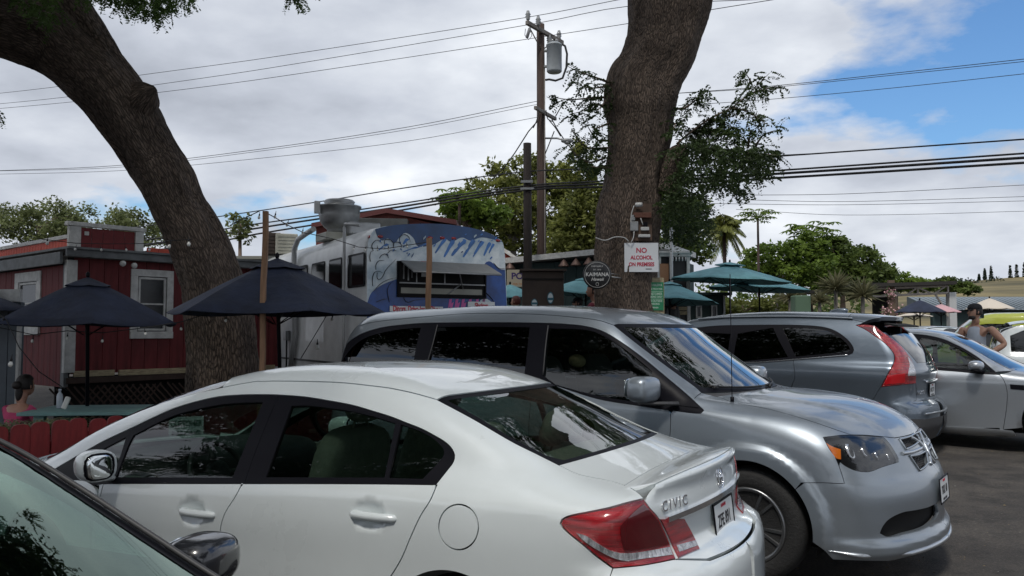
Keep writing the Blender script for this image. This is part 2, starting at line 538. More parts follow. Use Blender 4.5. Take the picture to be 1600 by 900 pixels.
class Car:
 def __init__(s,body,root,name=''):
  s.b=body;s.root=root
  bpy.context.view_layer.update()
  s.M=np.array(root.matrix_world);s.Mi=np.linalg.inv(s.M)
  s.name=name
  # outlines -> 3D points in the car's own frame
 def tr(s,pts,step=4.0,closed=False,off=0.0,verbose=False):
  q=smooth_line(pts,closed,step)
  d=ray(q[:,0],q[:,1])@s.Mi[:3,:3].T
  o=s.Mi[:3,:3]@np.array([0,0,CAMZ])+s.Mi[:3,3]
  dist=np.linalg.norm(o)
  P,ok=s.b.hit(np.repeat(o[None],len(q),0),d,max(.3,dist-6),dist+6,500,off)
  if verbose or not ok.all():
   print('TRACE',s.name,'missed',(~ok).sum(),'of',len(ok),[tuple(np.round(z))for z in q[~ok][:3]])
  return P
 def side(s,pts,sgn=1,step=.02):
  """(x, z) -> surface point on the left (+1) or right (-1) side"""
  q=smooth_line(pts,False,step)
  O=np.stack([q[:,0],np.full(len(q),1.4*sgn),q[:,1]],1)
  P,ok=s.b.hit(O,np.array([0,-sgn,0.0]),0,1.4)
  return P
 def topp(s,pts,step=.02):
  q=smooth_line(pts,False,step)
  O=np.stack([q[:,0],q[:,1],np.full(len(q),2.2)],1)
  P,ok=s.b.hit(O,np.array([0,0,-1.0]),0,2.0)
  return P
 def panel(s,name,loop,d,m,parent=None,holes=(),res=.03,gap=.0030,off=0.0,rim=.02,mirror=True,outer_gap=None,reach=3.0):
  """cut a panel out of the body surface. loop/holes: lists of (n,3) arrays joined into closed outlines"""
  d=np.array(d,float);d/=np.linalg.norm(d)
  up=np.array([0,0,1.0])if abs(d[2])<.9 else np.array([1.0,0,0])
  U=np.cross(up,d);U/=np.linalg.norm(U);V=np.cross(d,U)
  def loop2(lp):
   P=np.vstack(lp)if isinstance(lp,(list,tuple))else lp
   return np.stack([P@U,P@V],1)
  o2=resample(loop2(loop),res*.7)
  o2=inset_poly(o2,gap if outer_gap is None else outer_gap)
  h2=[inset_poly(resample(loop2(h),res*.7),-gap)for h in holes]
  mn,mx=o2.min(0),o2.max(0)
  gx,gy=np.meshgrid(np.arange(mn[0],mx[0],res),np.arange(mn[1],mx[1],res*.87))
  gx[1::2]+=res/2
  g=np.stack([gx.ravel(),gy.ravel()],1)
  keep=in_poly(o2,g)
  g=g[keep];g=g[seg_dist(o2,g)>res*.45]
  for h in h2:
   g=g[~in_poly(h,g)];g=g[seg_dist(h,g)>res*.45]
  loops=[o2]+h2
  vs=[];es=[]
  for lp in loops:
   n0=len(vs);vs+=[Vector(p)for p in lp]
   es+=[(n0+i,n0+(i+1)%len(lp))for i in range(len(lp))]
  vs+=[Vector(p)for p in g]
  V2,E2,F2,ov,oe,of=delaunay_2d_cdt(vs,es,[],0,1e-6)
  V2=np.array([tuple(v)for v in V2]);F2=np.array([tuple(f)for f in F2])
  cen=V2[F2].mean(1)
  k=in_poly(o2,cen)
  for h in h2:k&=~in_poly(h,cen)
  F2=F2[k]
  O=V2[:,:1]*U+V2[:,1:]*V-d*reach
  # distance origin: reach metres before the chart plane through the loop's centre
  ctr=np.vstack(loop)if isinstance(loop,(list,tuple))else loop
  depth=ctr@d
  O=O+d*depth.min()+d*(reach-.35)
  P,ok=s.b.hit(O,d,0,depth.max()-depth.min()+.9,160,off)
  nrm=s.b.normal(P)
  # orientation: face normals must point against d
  a,b_,c=P[F2[:,0]],P[F2[:,1]],P[F2[:,2]]
  fn=np.cross(b_-a,c-a)
  flip=(fn@d)>0
  F2[flip]=F2[flip][:,::-1]
  verts=P.tolist();faces=F2.tolist()
  nv=len(verts)
  normals=nrm.tolist()
  if rim:
  # boundary edges of the triangulation
   from collections import Counter
   ec={}
   for f_ in faces:
    for i in range(3):
     e=(f_[i],f_[(i+1)%3]);key=tuple(sorted(e))
     ec[key]=None if key in ec else e
   be=[e for e in ec.values()if e]
   mp={}
   for e in be:
    for i in e:
     if i not in mp:
      mp[i]=len(verts)
      verts.append(verts[i]);verts.append((P[i]-nrm[i]*rim).tolist())
   for a_,b2 in be:
    faces.append([b2 if False else mp[b2],mp[a_],mp[a_]+1,mp[b2]+1])
  me=bpy.data.meshes.new(name)
  me.from_pydata(verts,[],faces)
  me.polygons.foreach_set('use_smooth',[True]*len(me.polygons))
  # custom normals: surface gradient on the panel, face normals on the rim
  ln=np.zeros((len(me.loops),3))
  ntri=len(F2)
  li=0
  vi=np.empty(len(me.loops),int);me.loops.foreach_get('vertex_index',vi)
  varr=np.array(verts)
  ln[:ntri*3]=np.array(normals)[vi[:ntri*3]]
  for q in range(ntri,len(faces)):
   f_=faces[q];n_=np.cross(varr[f_[1]]-varr[f_[0]],varr[f_[2]]-varr[f_[0]])
   n_/=np.linalg.norm(n_)+1e-12
   ln[ntri*3+(q-ntri)*4:ntri*3+(q-ntri)*4+4]=n_
  me.normals_split_custom_set(ln.tolist())
  me.materials.append(m)
  o=bpy.data.objects.new(name,me);C.objects.link(o);o.parent=parent or s.root
  if mirror:
  # mirrored copy on the other flank with its own mesh (normals kept)
   m2=bpy.data.meshes.new(name)
   v2=varr*np.array([1,-1,1]);f2=[list(reversed(f_))for f_ in faces]
   m2.from_pydata(v2.tolist(),[],f2)
   m2.polygons.foreach_set('use_smooth',[True]*len(m2.polygons))
   l2=ln*np.array([1,-1,1]);l3=l2.copy()
   l3[:ntri*3]=l2[:ntri*3].reshape(-1,3,3)[:,::-1].reshape(-1,3)
   m2.normals_split_custom_set(l3.tolist())
   m2.materials.append(m)
   o2_=bpy.data.objects.new(name,m2);C.objects.link(o2_)
   o2_.parent=parent or s.root
   return o,o2_
  return o
 def place(s,name,mb_fn,m,parent=None,mirror=False):
  o=mb_fn.build(name,m,parent or s.root)
  if mirror:
   c=o.copy();C.objects.link(c);c.scale=(1,-1,1);c.parent=parent or s.root
   return o,c
  return o
def mirror_pts(P):return(P*np.array([1,-1,1]))[::-1]
def wheel(parent,name,x,y,r,rw,rimr,spokes,m_tyre,m_rim,m_dark,out=1,ang=0.0,steer=0.0,style='twin'):
 """a wheel centred at (x, y, r); the outer face looks along +y*out"""
 w=empty(name);w.parent=parent;w.location=(x,y,r);w.rotation_euler=(0,0,steer+(0 if out>0 else PI))
 R=Matrix.Rotation(-PI/2,4,'X')
 t=MB()
 h=rw/2
 t.lathe((0,0,0),[(rimr-.01,-h*.85),(rimr+.02,-h),(r-.04,-h),(r-.012,-h*.86),(r,-h*.6),(r,h*.6),(r-.012,h*.86),(r-.04,h),(rimr+.03,h*1.02),(rimr+.012,h*.93),(rimr-.01,h*.8)],48,R)
 # tread grooves
 ty=t.build('tyre',m_tyre,w)
 d=MB()
 d.lathe((0,0,0),[(.04,-h*.5),(rimr-.02,-h*.5),(rimr-.015,h*.55),(rimr-.03,h*.5),(rimr-.05,-h*.3),(.05,-h*.3)],32,R)
 d.lathe((0,0,0),[(.14,-h*.28),(.15,-h*.1),(.04,-h*.1)],32,R)
 d.build('brake_disc',m_dark,w)
 q=MB()
 q.lathe((0,0,0),[(rimr-.022,h*.35),(rimr-.004,h*.72),(rimr+.008,h*.92),(rimr-.002,h*.99),(rimr-.018,h*.93),(rimr-.03,h*.6),(rimr-.022,h*.35)],48,R)
 for k in range(spokes):
  a=ang+2*PI*k/spokes
  tw=(-1,1)if style=='twin' else(0,)
  for t_ in tw:
   a1=a+t_*.07;a2=a+t_*.20
   p1=Vector((math.cos(a1)*.045,h*.62,math.sin(a1)*.045));p2=Vector((math.cos(a2)*(rimr-.012),h*.80,math.sin(a2)*(rimr-.012)))
   dd=(p2-p1).normalized();sd=dd.cross(Vector((0,1,0))).normalized()
   w1=.016 if style=='twin' else .028;w2=.013 if style=='twin' else .022
   vv=[]
   for p,ww in((p1,w1),((p1+p2)/2+Vector((0,.006,0)),(w1+w2)*.45),(p2,w2)):
    vv+=[p-sd*ww,p-sd*ww*.6+Vector((0,.012,0)),p+sd*ww*.6+Vector((0,.012,0)),p+sd*ww,p+Vector((0,-.03,0))]
   ff=[]
   for i in(0,1):
    for j in range(5):
     ff.append((i*5+j,i*5+(j+1)%5,i*5+5+(j+1)%5,i*5+5+j))
   ff+=[(4,3,2,1,0),(10,11,12,13,14)]
   q.add(vv,ff)
 q.lathe((0,0,0),[(.06,h*.4),(.055,h*.74),(.03,h*.8),(.0001,h*.8)],20,R)
 q.build('rim',m_rim,w)
 return w
 # shared materials
m_white_paint=mat('white_pearl_paint',(.66,.71,.715),.30,coat=1.0,rvar=.05,var=.035,vscale=1.6)
m_silver=mat('silver_paint',(.265,.30,.335),.40,metal=.7,coat=.8,flake=.12)
m_bluegrey=mat('grey_blue_paint',(.135,.165,.20),.36,metal=.7,coat=1.0,flake=.12)
m_silver2=mat('light_silver_paint',(.40,.43,.46),.36,metal=.75,coat=1.0,flake=.12)
m_dark_paint=mat('dark_paint',(.012,.013,.017),.25,coat=1.0)
m_blacktrim=mat('black_trim',(.006,.006,.009),.45,spec=.12)
m_rubber=mat('black_rubber',(.012,.012,.012),.55)
m_gapdark=mat('gap_dark',(.004,.004,.004),.9)
m_plastic=mat('grey_plastic',(.05,.05,.052),.5)
m_chrome=mat('chrome',(.82,.83,.85),.08,metal=1.0)
m_tyre=mat('tyre_rubber',(.018,.018,.018),.75,bump=.4,bscale=60)
m_rim=mat('alloy_rim',(.30,.31,.32),.3,metal=.9)
m_rimdark=mat('alloy_rim_dark',(.05,.05,.055),.3,metal=.8,coat=.5)
m_disc=mat('brake_dark',(.03,.03,.03),.5,metal=.5)
m_red_lens=mat('red_lens',(.30,.003,.008),.16,coat=1.0,var=.45,vscale=26,stretch=(.2,.2,3),bump=.5,bscale=130,coat_rough=.14)
m_darkred_lens=mat('dark_red_lens',(.09,.002,.005),.1,coat=1.0)
m_clear_lens=mat('clear_lens',(.60,.60,.62),.16,coat=1.0,metal=.6,var=.5,vscale=70,stretch=(1,1,.2),bump=.6,bscale=150)
m_amber=mat('amber_lens',(.80,.20,.02),.2,coat=1.0)
m_lamp_black=mat('lamp_black',(.012,.013,.015),.25,spec=.4)
m_seat=mat('beige_seat',(.22,.215,.18),.85,var=.1,vscale=20)
m_seatd=mat('dark_seat',(.04,.04,.04),.8)
m_dash=mat('dash_dark',(.03,.031,.033),.6)
m_dashg=mat('dash_grey',(.22,.22,.20),.6)
m_plate=mat('plate_white',(.72,.74,.74),.4)
m_ink=mat('ink_black',(.015,.015,.02),.5)
m_redink=mat('ink_red',(.55,.02,.05),.5)
g_clear=glass('clear_glass',(.66,.84,.76),.58)
g_green=glass('green_glass',(.50,.80,.66),.62,gcol=(.80,1,.88))
g_tint=glass('tinted_glass',(.55,.56,.58),.07)
g_wind=glass('windscreen_glass',(.70,.84,.80),.60)
FONT_CACHE={}
def text(s,size,m,parent=None,name='lettering',M=None,bold=0.0,depth=.0015,align='CENTER',sx=1.0,shear=0.0,space=1.0):
 """flat lettering as mesh; lies in its local XY plane, M places it"""
 cu=bpy.data.curves.new(name,'FONT')
 cu.body=s;cu.size=size;cu.align_x=align;cu.align_y='CENTER';cu.extrude=depth;cu.offset=bold;cu.shear=shear;cu.space_character=space
 o=bpy.data.objects.new(name,cu)
 C.objects.link(o)
 bpy.context.view_layer.update()
 me=bpy.data.meshes.new_from_object(o.evaluated_get(bpy.context.evaluated_depsgraph_get()))
 C.objects.unlink(o);bpy.data.objects.remove(o)
 me.materials.clear();me.materials.append(m)
 me.name=name
 t=bpy.data.objects.new(name,me);C.objects.link(t)
 if parent is not None:t.parent=parent
 t.matrix_local=(M or Matrix.Identity(4))@Matrix.Diagonal((sx,1,1,1))
 return t
def basis(o,ex,ey):
 ex=Vector(ex).normalized();ey=Vector(ey);ey=(ey-ex*ey.dot(ex)).normalized();ez=ex.cross(ey)
 M=Matrix((ex,ey,ez)).transposed().to_4x4()
 M.translation=Vector(o)
 return M
 # generic car pieces
def blob(sx,sy,sz,p=2.6,nu=20,nv=12,M=None,cutx=None):
 """a rounded box (superellipsoid) as (verts, faces)"""
 def pw(a,e):return math.copysign(abs(a)**e,a)
 v=[];f=[]
 e=2/p
 for i in range(nv+1):
  th=-PI/2+PI*i/nv
  for j in range(nu):
   ph=2*PI*j/nu
   q=Vector((sx*pw(math.cos(th),e)*pw(math.cos(ph),e),sy*pw(math.cos(th),e)*pw(math.sin(ph),e),sz*pw(math.sin(th),e)))
   if cutx is not None:q.x=max(q.x,cutx)
   v.append(M@q if M else q)
 for i in range(nv):
  for j in range(nu):
   f.append((i*nu+j,i*nu+(j+1)%nu,(i+1)*nu+(j+1)%nu,(i+1)*nu+j))
 return v,f
def seat(parent,name,x,y,z,w,mt,back_h=.62,tilt=.22,head=True,hm=None,label=None):
 b=MB()
 b.add(*blob(.27,w/2,.09,4,M=Matrix.Translation((x+.18,y,z))),smooth=True)
 Mb=Matrix.Translation((x-.10,y,z+.05))@Matrix.Rotation(-tilt,4,'Y')
 b.add(*blob(.085,w/2,back_h/2,4,M=Mb@Matrix.Translation((0,0,back_h/2))),smooth=True)
 o=b.build(name,mt,parent)
 if head:
  for q in(head if isinstance(head,(list,tuple))else[0]):
   h=MB()
   h.add(*blob(.055,.13,.10,3,M=Mb@Matrix.Translation((-.01,q,back_h+.13))),smooth=True)
   for s_ in(-.05,.05):
    h.tube([Mb@Vector((0,q+s_,back_h-.03)),Mb@Vector((0,q+s_,back_h+.08))],.006,6)
   h.build('headrest',hm or mt,o)
 return o
def steering_wheel(parent,x,y,z,m,tilt=.45):
 b=MB()
 M=Matrix.Translation((x,y,z))@Matrix.Rotation(tilt,4,'Y')@Matrix.Rotation(PI/2,4,'Y')
 R_=.185
 b.tube([M@Vector((R_*math.cos(a),R_*math.sin(a),0))for a in np.linspace(0,2*PI,33)],.016,8,cap=False)
 for a in(0,PI/2*1.02,PI*1.0,PI*1.5):
  if a==0:continue
  b.tube([M@Vector((.05*math.cos(a),.05*math.sin(a),.01)),M@Vector((R_*math.cos(a),R_*math.sin(a),0))],[.022,.014],6)
 b.add(*blob(.075,.075,.03,3,M=M),smooth=True)
 return b.build('steering_wheel',m,parent)
def plate(parent,M,top,main,bottom,name='licence_plate'):
 b=MB();b.box((0,0,0),(.305,.152,.004),M=M,ch=.001)
 p=b.build(name,m_plate,parent)
 text(main,.074,m_ink,p,'plate_lettering',M@Matrix.Translation((0,-.004,.003)),bold=.0012,sx=.82,depth=.0006)
 if top:text(top,.022,m_redink,p,'plate_lettering',M@Matrix.Translation((0,.056,.003)),depth=.0006)
 if bottom:text(bottom,.022,m_ink,p,'plate_lettering',M@Matrix.Translation((0,-.060,.003)),depth=.0006)
 fr=MB()
 for a,s in(((0,.078,.002),(.315,.008,.006)),((0,-.078,.002),(.315,.008,.006)),((.156,0,.002),(.008,.148,.006)),((-.156,0,.002),(.008,.148,.006))):
  fr.box(a,s,M=M)
 fr.build('plate_frame',m_blacktrim,p)
 return p
def surf_M(c,P,up=(0,0,1),off=0.0):
 """matrix at a surface point: x = to the right seen from outside, y = up, z = outwards"""
 n=c.b.normal(np.atleast_2d(P))[0]
 n=Vector(n);u=Vector(up);u=(u-n*u.dot(n)).normalized();x=u.cross(n)
 M=Matrix((x,u,n)).transposed().to_4x4();M.translation=Vector(P)+n*off
 return M
def dents(lst):
 """handle recesses: (x, z, rx, rz, depth) pressed into both flanks"""
 def ex(P,g):
  y=np.abs(P[...,1])
  for x0,z0,rx,rz,dp in lst:
   q=((P[...,0]-x0)/rx)**2+((P[...,2]-z0)/rz)**2
   g=g+np.where(y>.6,dp*np.clip(1-q,0,1)**.8,0)
  return g
 return ex
def handle(parent,P,n,m,L=.20,fwd=1):
 """pull handle standing off the door skin; P on the skin, n outward"""
 b=MB()
 P=Vector(P);n=Vector(n);x=Vector((1,0,0));up=Vector((0,0,1))
 pts=[P+x*(L*t)+n*o_ for t,o_ in((-.5,.004),(-.42,.026),(-.15,.034),(.15,.034),(.36,.028),(.5,.006))]
 b.tube(pts,[.012,.017,.0185,.019,.0195,.015],10,flat=1.0)
 vv=b.v
 return b.build('handle',m,parent)
 # white sedan in the foreground
def build_white_sedan():
 root=empty('parked_car',(0.183,4.12,-0.01),0,'white saloon with red tail lamps and small boot spoiler, parked beside the silver minivan','car','cars parked in the row')
 root.rotation_euler=(0,0.013,rad(151.4))
 top=[(-1.3,.97),(-1.0,.985),(-.86,1.0),(-.62,1.035),(-.42,1.09),(-.25,1.155),(0,1.268),(.27,1.372),(.5,1.424),(.75,1.452),(1.0,1.462),(1.25,1.456),(1.5,1.432),(1.87,1.36),(2.25,1.255),(2.65,1.115),(2.95,.985),(3.08,.935),(3.25,.90),(3.5,.84),(3.7,.75),(3.85,.62),(4.0,.5)]
 Z=[.12,.25,.45,.62,.78,.90,.98,1.05,1.2,1.36,1.45,1.6]
 def sec(k,g,dz=0.0):
  return([.80*k,.845*k,.868*k,.876*k,.882*k,.872*k,.845*(k+g)/2,.797*g,.720*g,.612*g,.54*g,.44*g],[Z[0],Z[1],Z[2],Z[3]]+[q+dz for q in Z[4:]])
 secs=[(x,*sec(k,g,dz))for x,k,g,dz in((-1.0,.93,.88,.02),(-.5,.985,.91,.02),(0,1.0,.955,.01),(.6,1,.99,-.01),(1.3,1,1,-.04),(2.0,1,.985,-.08),(2.7,.995,.95,-.12),(3.8,.93,.9,-.15))]
 front=[(.1,3.72),(.35,3.80),(.55,3.80),(.7,3.74),(.9,3.5),(1.2,2.9)]
 rear=[(.1,-.88),(.3,-.96),(.45,-.985),(.60,-.985),(.68,-.965),(.725,-.89),(.78,-.855),(.9,-.855),(.98,-.845),(1.01,-.855),(1.05,-.868),(1.3,-.9)]
 kf=lambda x,z:np.interp(x,[-1,-.5,0,1.8,2.4,3.5],[.12,.10,.10,.10,.12,.2])
 B=Body(top,secs,Z,front,rear,bow=.22,crown=.05,k_end=.20,bow_f=.30,bow_r=.22,xmid=1.0,k_fun=kf)
 B.extra=dents([(.41,.842,.095,.062,.022),(1.475,.76,.095,.062,.022)])
 def lip(x,y):
  y=np.abs(y)
  t=np.clip((-.655+.03*y-x)/.17,0,1)
  return .040*t*t*(3-2*t)*np.clip((.655-y)/.05,0,1)
 B.lip=lip
 B.ke=lambda x,y,z:np.interp(z,[.74,.95],[.18,.035])if True else .18
 c=Car(B,root,'sedan')
 tr,sd,tp=c.tr,c.side,c.topp
 W=m_white_paint
 dlo_top=tr([(86,732),(128,708),(160,690),(200,671),(264,641),(300,629),(340,620),(376,617),(415,616.5),(434,617),(475,620),(513,626),(550,633),(581,642),(610,651),(634,660.5),(658,670),(679,681),(694,690),(704,699),(710,711),(708,722),(700,733),(681,757)])
 dlo_bot=tr([(681,757),(600,756),(500,755.5),(400,755.5),(300,755.5),(170,755.5),(118,757),(86,732)])
 bpil=tr([(436,617),(425,640),(410,676),(395,715),(381,755.5)])
 seam1=tr([(378,755.5),(375,762),(367,777),(353,799),(346,818),(343,843),(343,870),(348,900),(358,935),(372,980)])
 seam2=tr([(683,757),(680,764),(672,782),(657,806),(642,838),(627,873),(609,903),(590,935)])
 ditch=tr([(400,596),(438,595.5),(513,597),(545,599),(581,603),(606,606),(627,610),(645,614),(664,619),(683,624.5)])
 rg_left=tr([(683,624.5),(740,655),(800,690),(838,709),(874,727)])
 rg_bot=tr([(874,727),(930,714),(970,701.6)])
 cfuel=tr([(716.5+31*math.cos(a),823.5-35.5*math.sin(a))for a in np.arange(0,2*PI,.2)],4,True)
 lamp_tip=tr([(1006,779),(978,785.5),(951,793),(918,800),(890,806),(878,812),(875.5,818),(884,829),(913,853),(928,866),(943.5,877.5),(958,888)])
 lamp_bot1=tr([(958,888),(1000,884),(1027,879.5),(1056,873.5)])
 lamp_split=tr([(1056,873.5),(1049,856),(1038,829),(1028,808),(1014,792),(1006,779)])
 deck_l=tr([(874,727),(905,741),(957,752),(985,762),(1000,772),(1006,779)])
 def arch(x0,r=.345,z0=.315,rev=False):
  q=sd([(x0+r*math.cos(a),z0+r*math.sin(a))for a in np.linspace(-.25,PI+.25,24)])
  return q[::-1]if rev else q
 xe,ye=ditch[0][0],ditch[0][1]
 rail=tp([(x,y)for x,y in zip(np.linspace(3.02,xe+.02,12),np.interp(np.linspace(3.02,xe+.02,12),[xe,2.2,3.02],[ye,ye+.05,.735]))])
 fdoor_x=2.16
 fseam=sd([(2.22,.28),(2.22,.45),(2.20,.62),(fdoor_x+.01,.78),(fdoor_x,.83)])
 # close the top of the front seam exactly on the window line
 kb=np.argmin(np.abs(dlo_bot[:,0]-fdoor_x));k1=np.argmin(np.abs(dlo_bot[:,0]-seam1[0,0]))
 # monoside: roof rail, pillars, rear quarter and sill in one pressing
 q_down=sd([(-.66,.69),(-.58,.60),(-.46,.47),(-.375,.335)])
 outer=[rail,ditch,rg_left,deck_l,lamp_tip,q_down,arch(0,rev=True)[1:-1],sd([(.40,.245),(1.2,.225),(2.2,.225),(2.25,.26)]),sd([(2.25,.45),(2.23,.62),(fdoor_x+.03,.80)])]
 hole=[dlo_top,seam2,sd([(.40,.46),(.44,.36),(.50,.275),(.62,.262),(1.4,.255),(2.15,.255)]),fseam[1:-1]]
 outer.append(sd([(fdoor_x+.035,.83)]))
 outer.append(sd([(2.45,.812),(2.62,.835),(2.82,.872),(2.98,.905)]))
 c.panel('body_side',outer,(.12,-.82,-.56),W,holes=[[dlo_top,seam2,sd([(.40,.46),(.44,.36),(.50,.275),(.62,.262),(1.4,.255),(2.17,.255)]),fseam[:-1],dlo_bot[kb:]],cfuel],res=.03)
 c.panel('fuel_flap',[cfuel],(0,-1,0),W,res=.025,mirror=False)
 # doors
 fd=[dlo_bot[k1:kb+1],fseam[::-1][1:],sd([(2.14,.262),(1.8,.26),(1.22,.262)]),seam1[::-1][1:]]
 fdo,fdo2=c.panel('front_door',fd,(0,-1,0),W,res=.028)
 rd=[dlo_bot[:k1+1],seam1[1:],sd([(1.18,.262),(.62,.262),(.50,.275),(.44,.36),(.40,.46)]),seam2[::-1][:-1]]
 rdo,rdo2=c.panel('rear_door',rd,(0,-1,0),W,res=.028)
 for d_,x,z in((fdo,1.44,.757),(rdo,.385,.838)):
  for s_,dd in((1,d_),(-1,fdo2 if d_ is fdo else rdo2)):
   P=sd([(x,z),(x+.01,z)],s_)[0]
   handle(dd,P-np.array([0,.018*s_,0])*0+np.array([0,-.004*s_,0]),(0,s_,0.05),W,.26)
   # window surrounds and panes
 kt=np.argmin(np.abs(dlo_top[:,0]-bpil[0,0])+10*(dlo_top[:,2]<1.15));kb2=np.argmin(np.abs(dlo_bot[:,0]-bpil[-1,0]))
 gf=tr([(181,745,1),(200,695),(208,680,1),(264,652),(300,641),(340,632.5),(376,629),(410,628,1),(362.5,745.5,1)],4,True)
 gfq=tr([(122,722,1),(196,683,1),(186,715),(172,745.5,1),(124,745,1)],4,True)
 gr=tr([(455,634,1),(480,633.5),(513,637),(550,642.5),(581,650),(617,661,1),(600,745.5,1),(415,745,1)],4,True)
 grq=tr([(626,663,1),(650,671),(670,681),(686,694),(693,705),(690,715),(660,747.5,1),(607,746,1)],4,True)
 tf=[dlo_top[:kt+1],bpil[1:-1],dlo_bot[kb2:-1]]
 trr=[dlo_top[kt:],dlo_bot[1:kb2+1],bpil[::-1][1:-1]]
 c.panel('window_surround',tf,(0,-.9,-.43),m_blacktrim,holes=[[gf],[gfq]],res=.03,off=-.003,gap=.0012)
 c.panel('window_surround',trr,(0,-.9,-.43),m_blacktrim,holes=[[gr],[grq]],res=.03,off=-.003,gap=.0012)
 for g in(gf,gfq,gr,grq):
  c.panel('window_pane',[g],(0,-.9,-.43),g_clear,res=.05,off=-.009,gap=-.003,rim=0)
  # roof
 halfr=np.vstack([rail,ditch])
 k0=np.argmin(np.abs(halfr[:,0]-1.62))
 re=halfr[k0:]
 def across(P,n=14,bowx=.10,tpf=tp):
  """line over the top from near-side point P to its mirror image, bowed by bowx"""
  return tpf([(P[0]+bowx*(1-(y/P[1])**2),y)for y in np.linspace(P[1],-P[1],n)])
 ws_top=across(re[0],bowx=.10);rg_top=across(ditch[-1],bowx=-.09)
 c.panel('roof',[re,rg_top[1:-1],mirror_pts(re),ws_top[::-1][1:-1]],(0,0,-1),W,res=.04,mirror=False)
 rgb=across(rg_left[-1],bowx=-.085)
 c.panel('rear_glass',[rg_left,rgb[1:-1],mirror_pts(rg_left),rg_top[::-1][1:-1]],(.4,0,-.9),g_clear,res=.05,mirror=False,off=-.006,rim=0,gap=-.001)
 # black ceramic border of the rear glass
 il=c.topp([(p[0]+.012,p[1]-.035)for p in rg_left[4:-6]]);it=across(ditch[-1]-[.035,0,0],bowx=-.09);ib=across(rg_left[-1]+[.03,0,0],bowx=-.085)
 it=it[np.abs(it[:,1])<.53];ib=ib[np.abs(ib[:,1])<.55]
 c.panel('glass_border',[rg_left,rgb[1:-1],mirror_pts(rg_left),rg_top[::-1][1:-1]],(.4,0,-.9),m_blacktrim,holes=[[il,ib,mirror_pts(il),it[::-1]]],res=.05,mirror=False,off=-.004,rim=0,gap=.0005)
 # windscreen and bonnet
 wl=halfr[:k0+1]
 wsb=across(wl[0],bowx=.22)
 c.panel('windscreen',[wl,ws_top[1:-1],mirror_pts(wl),wsb[::-1][1:-1]],(-.4,0,-.9),g_clear,res=.06,mirror=False,off=-.005,rim=0,gap=-.002)
 hl=tp([(3.0,.75),(3.2,.77),(3.45,.72),(3.62,.58)])
 hf=tp([(3.62,.58),(3.69,.35),(3.71,0),(3.69,-.35),(3.62,-.58)])
 c.panel('bonnet',[wsb[::-1],hl,hf[1:-1],mirror_pts(hl)],(0,0,-1),W,res=.05,mirror=False)
 aF=arch(2.75)
 hs=c.side([(3.0,.88),(3.3,.80),(3.6,.68)])
 c.panel('front_wing',[sd([(2.24,.26),(2.25,.62),(2.21,.81),(2.62,.835),(2.82,.87),(2.97,.90)]),hl,sd([(3.45,.55),(3.25,.45),(3.13,.31)]),aF[1:-1],sd([(2.39,.26)])],(0,-.85,-.52),W,res=.04)
 c.panel('front_bumper',[hf[:len(hf)//2+1][::-1],sd([(3.50,.62),(3.47,.55),(3.27,.45),(3.15,.31),(3.2,.2)]),np.array([[3.65,.45,.2],[3.74,.2,.2],[3.76,0,.2]])],(-.75,-.6,-.25),W,res=.05,outer_gap=.001)
 # boot
 sp=tp([(-.66,.625),(-.70,.55),(-.76,.30),(-.78,0),(-.76,-.30),(-.70,-.55),(-.66,-.625)])
 zt=c.topp([(-.835+.22*y*y,y)for y in np.linspace(.60,-.60,13)])
 sf=c.topp([(-.655-.03*abs(y)*0+.03*abs(y),y)for y in np.linspace(.63,-.63,13)])
 kd=np.argmin(np.linalg.norm(deck_l-sf[0],axis=1))
 d1=deck_l[:kd];d2=deck_l[kd+1:-1]
 c.panel('boot_lid',[d1,sf,mirror_pts(d1),rgb[::-1][1:-1]],(.2,0,-.98),W,res=.03,mirror=False,outer_gap=.0012)
 c.panel('boot_spoiler',[sf[::-1],d2[:max(1,len(d2)-3)],zt,mirror_pts(d2)[3:]],(.1,0,-.99),W,res=.018,mirror=False,outer_gap=.0008,rim=.05)
 lid_b=c.rearp([(.40,.70),(.2,.695),(0,.693),(-.2,.695),(-.40,.70)])
 ls=lamp_split[::-1]
 c.panel('boot_rear',[zt[::-1],ls[1:],lid_b,mirror_pts(ls)[:-1]],(1,0,0),W,res=.02,mirror=False,outer_gap=.0015)
 c.panel('tail_lamp',[lamp_tip,lamp_bot1[1:],lamp_split[1:-1]],(.6,-.8,0),m_red_lens,res=.02,off=.002,rim=.03)
 tl=[o for o in root.children if o.name.startswith('tail_lamp')]
 def two(name,pts,m,off,step=3,d=(.8,-.6,0),par=None):
  q=tr(pts,step,True)
  a,b=c.panel(name,[q],d,m,res=.02,off=off,rim=.01,gap=.001,parent=tl[0])
  b.parent=tl[1]
 two('lamp_clear_strip',[(897,831,1),(913,836),(930,847),(951,859),(972,864),(1000,861.5),(1046,853,1),(1050,866,1),(1000,873),(978,876),(958,872),(930,858),(908,843)],m_clear_lens,.006)
 two('lamp_dark_zone',[(968,822,1),(985,803),(1004,786,1),(1014,797),(1027,812,1),(1044,850,1),(1000,858),(974,860,1),(969,842)],m_darkred_lens,.005)
 inn=tr([(1028.5,810,1),(1048,809.5),(1067,809,1),(1080,833),(1092,858,1),(1075,865),(1058,873,1),(1048.5,852),(1038,829)],3,True)
 ia,ib_=c.panel('inner_tail_lamp',[inn],(1,0,0),m_red_lens,res=.02,off=.006,rim=.012)
 q=tr([(1052,850,1),(1083,842,1),(1088,852.5,1),(1058,863,1)],3,True)
 a,b=c.panel('lamp_clear_strip',[q],(1,0,0),m_clear_lens,res=.02,off=.009,rim=.004,parent=ia);b.parent=ib_
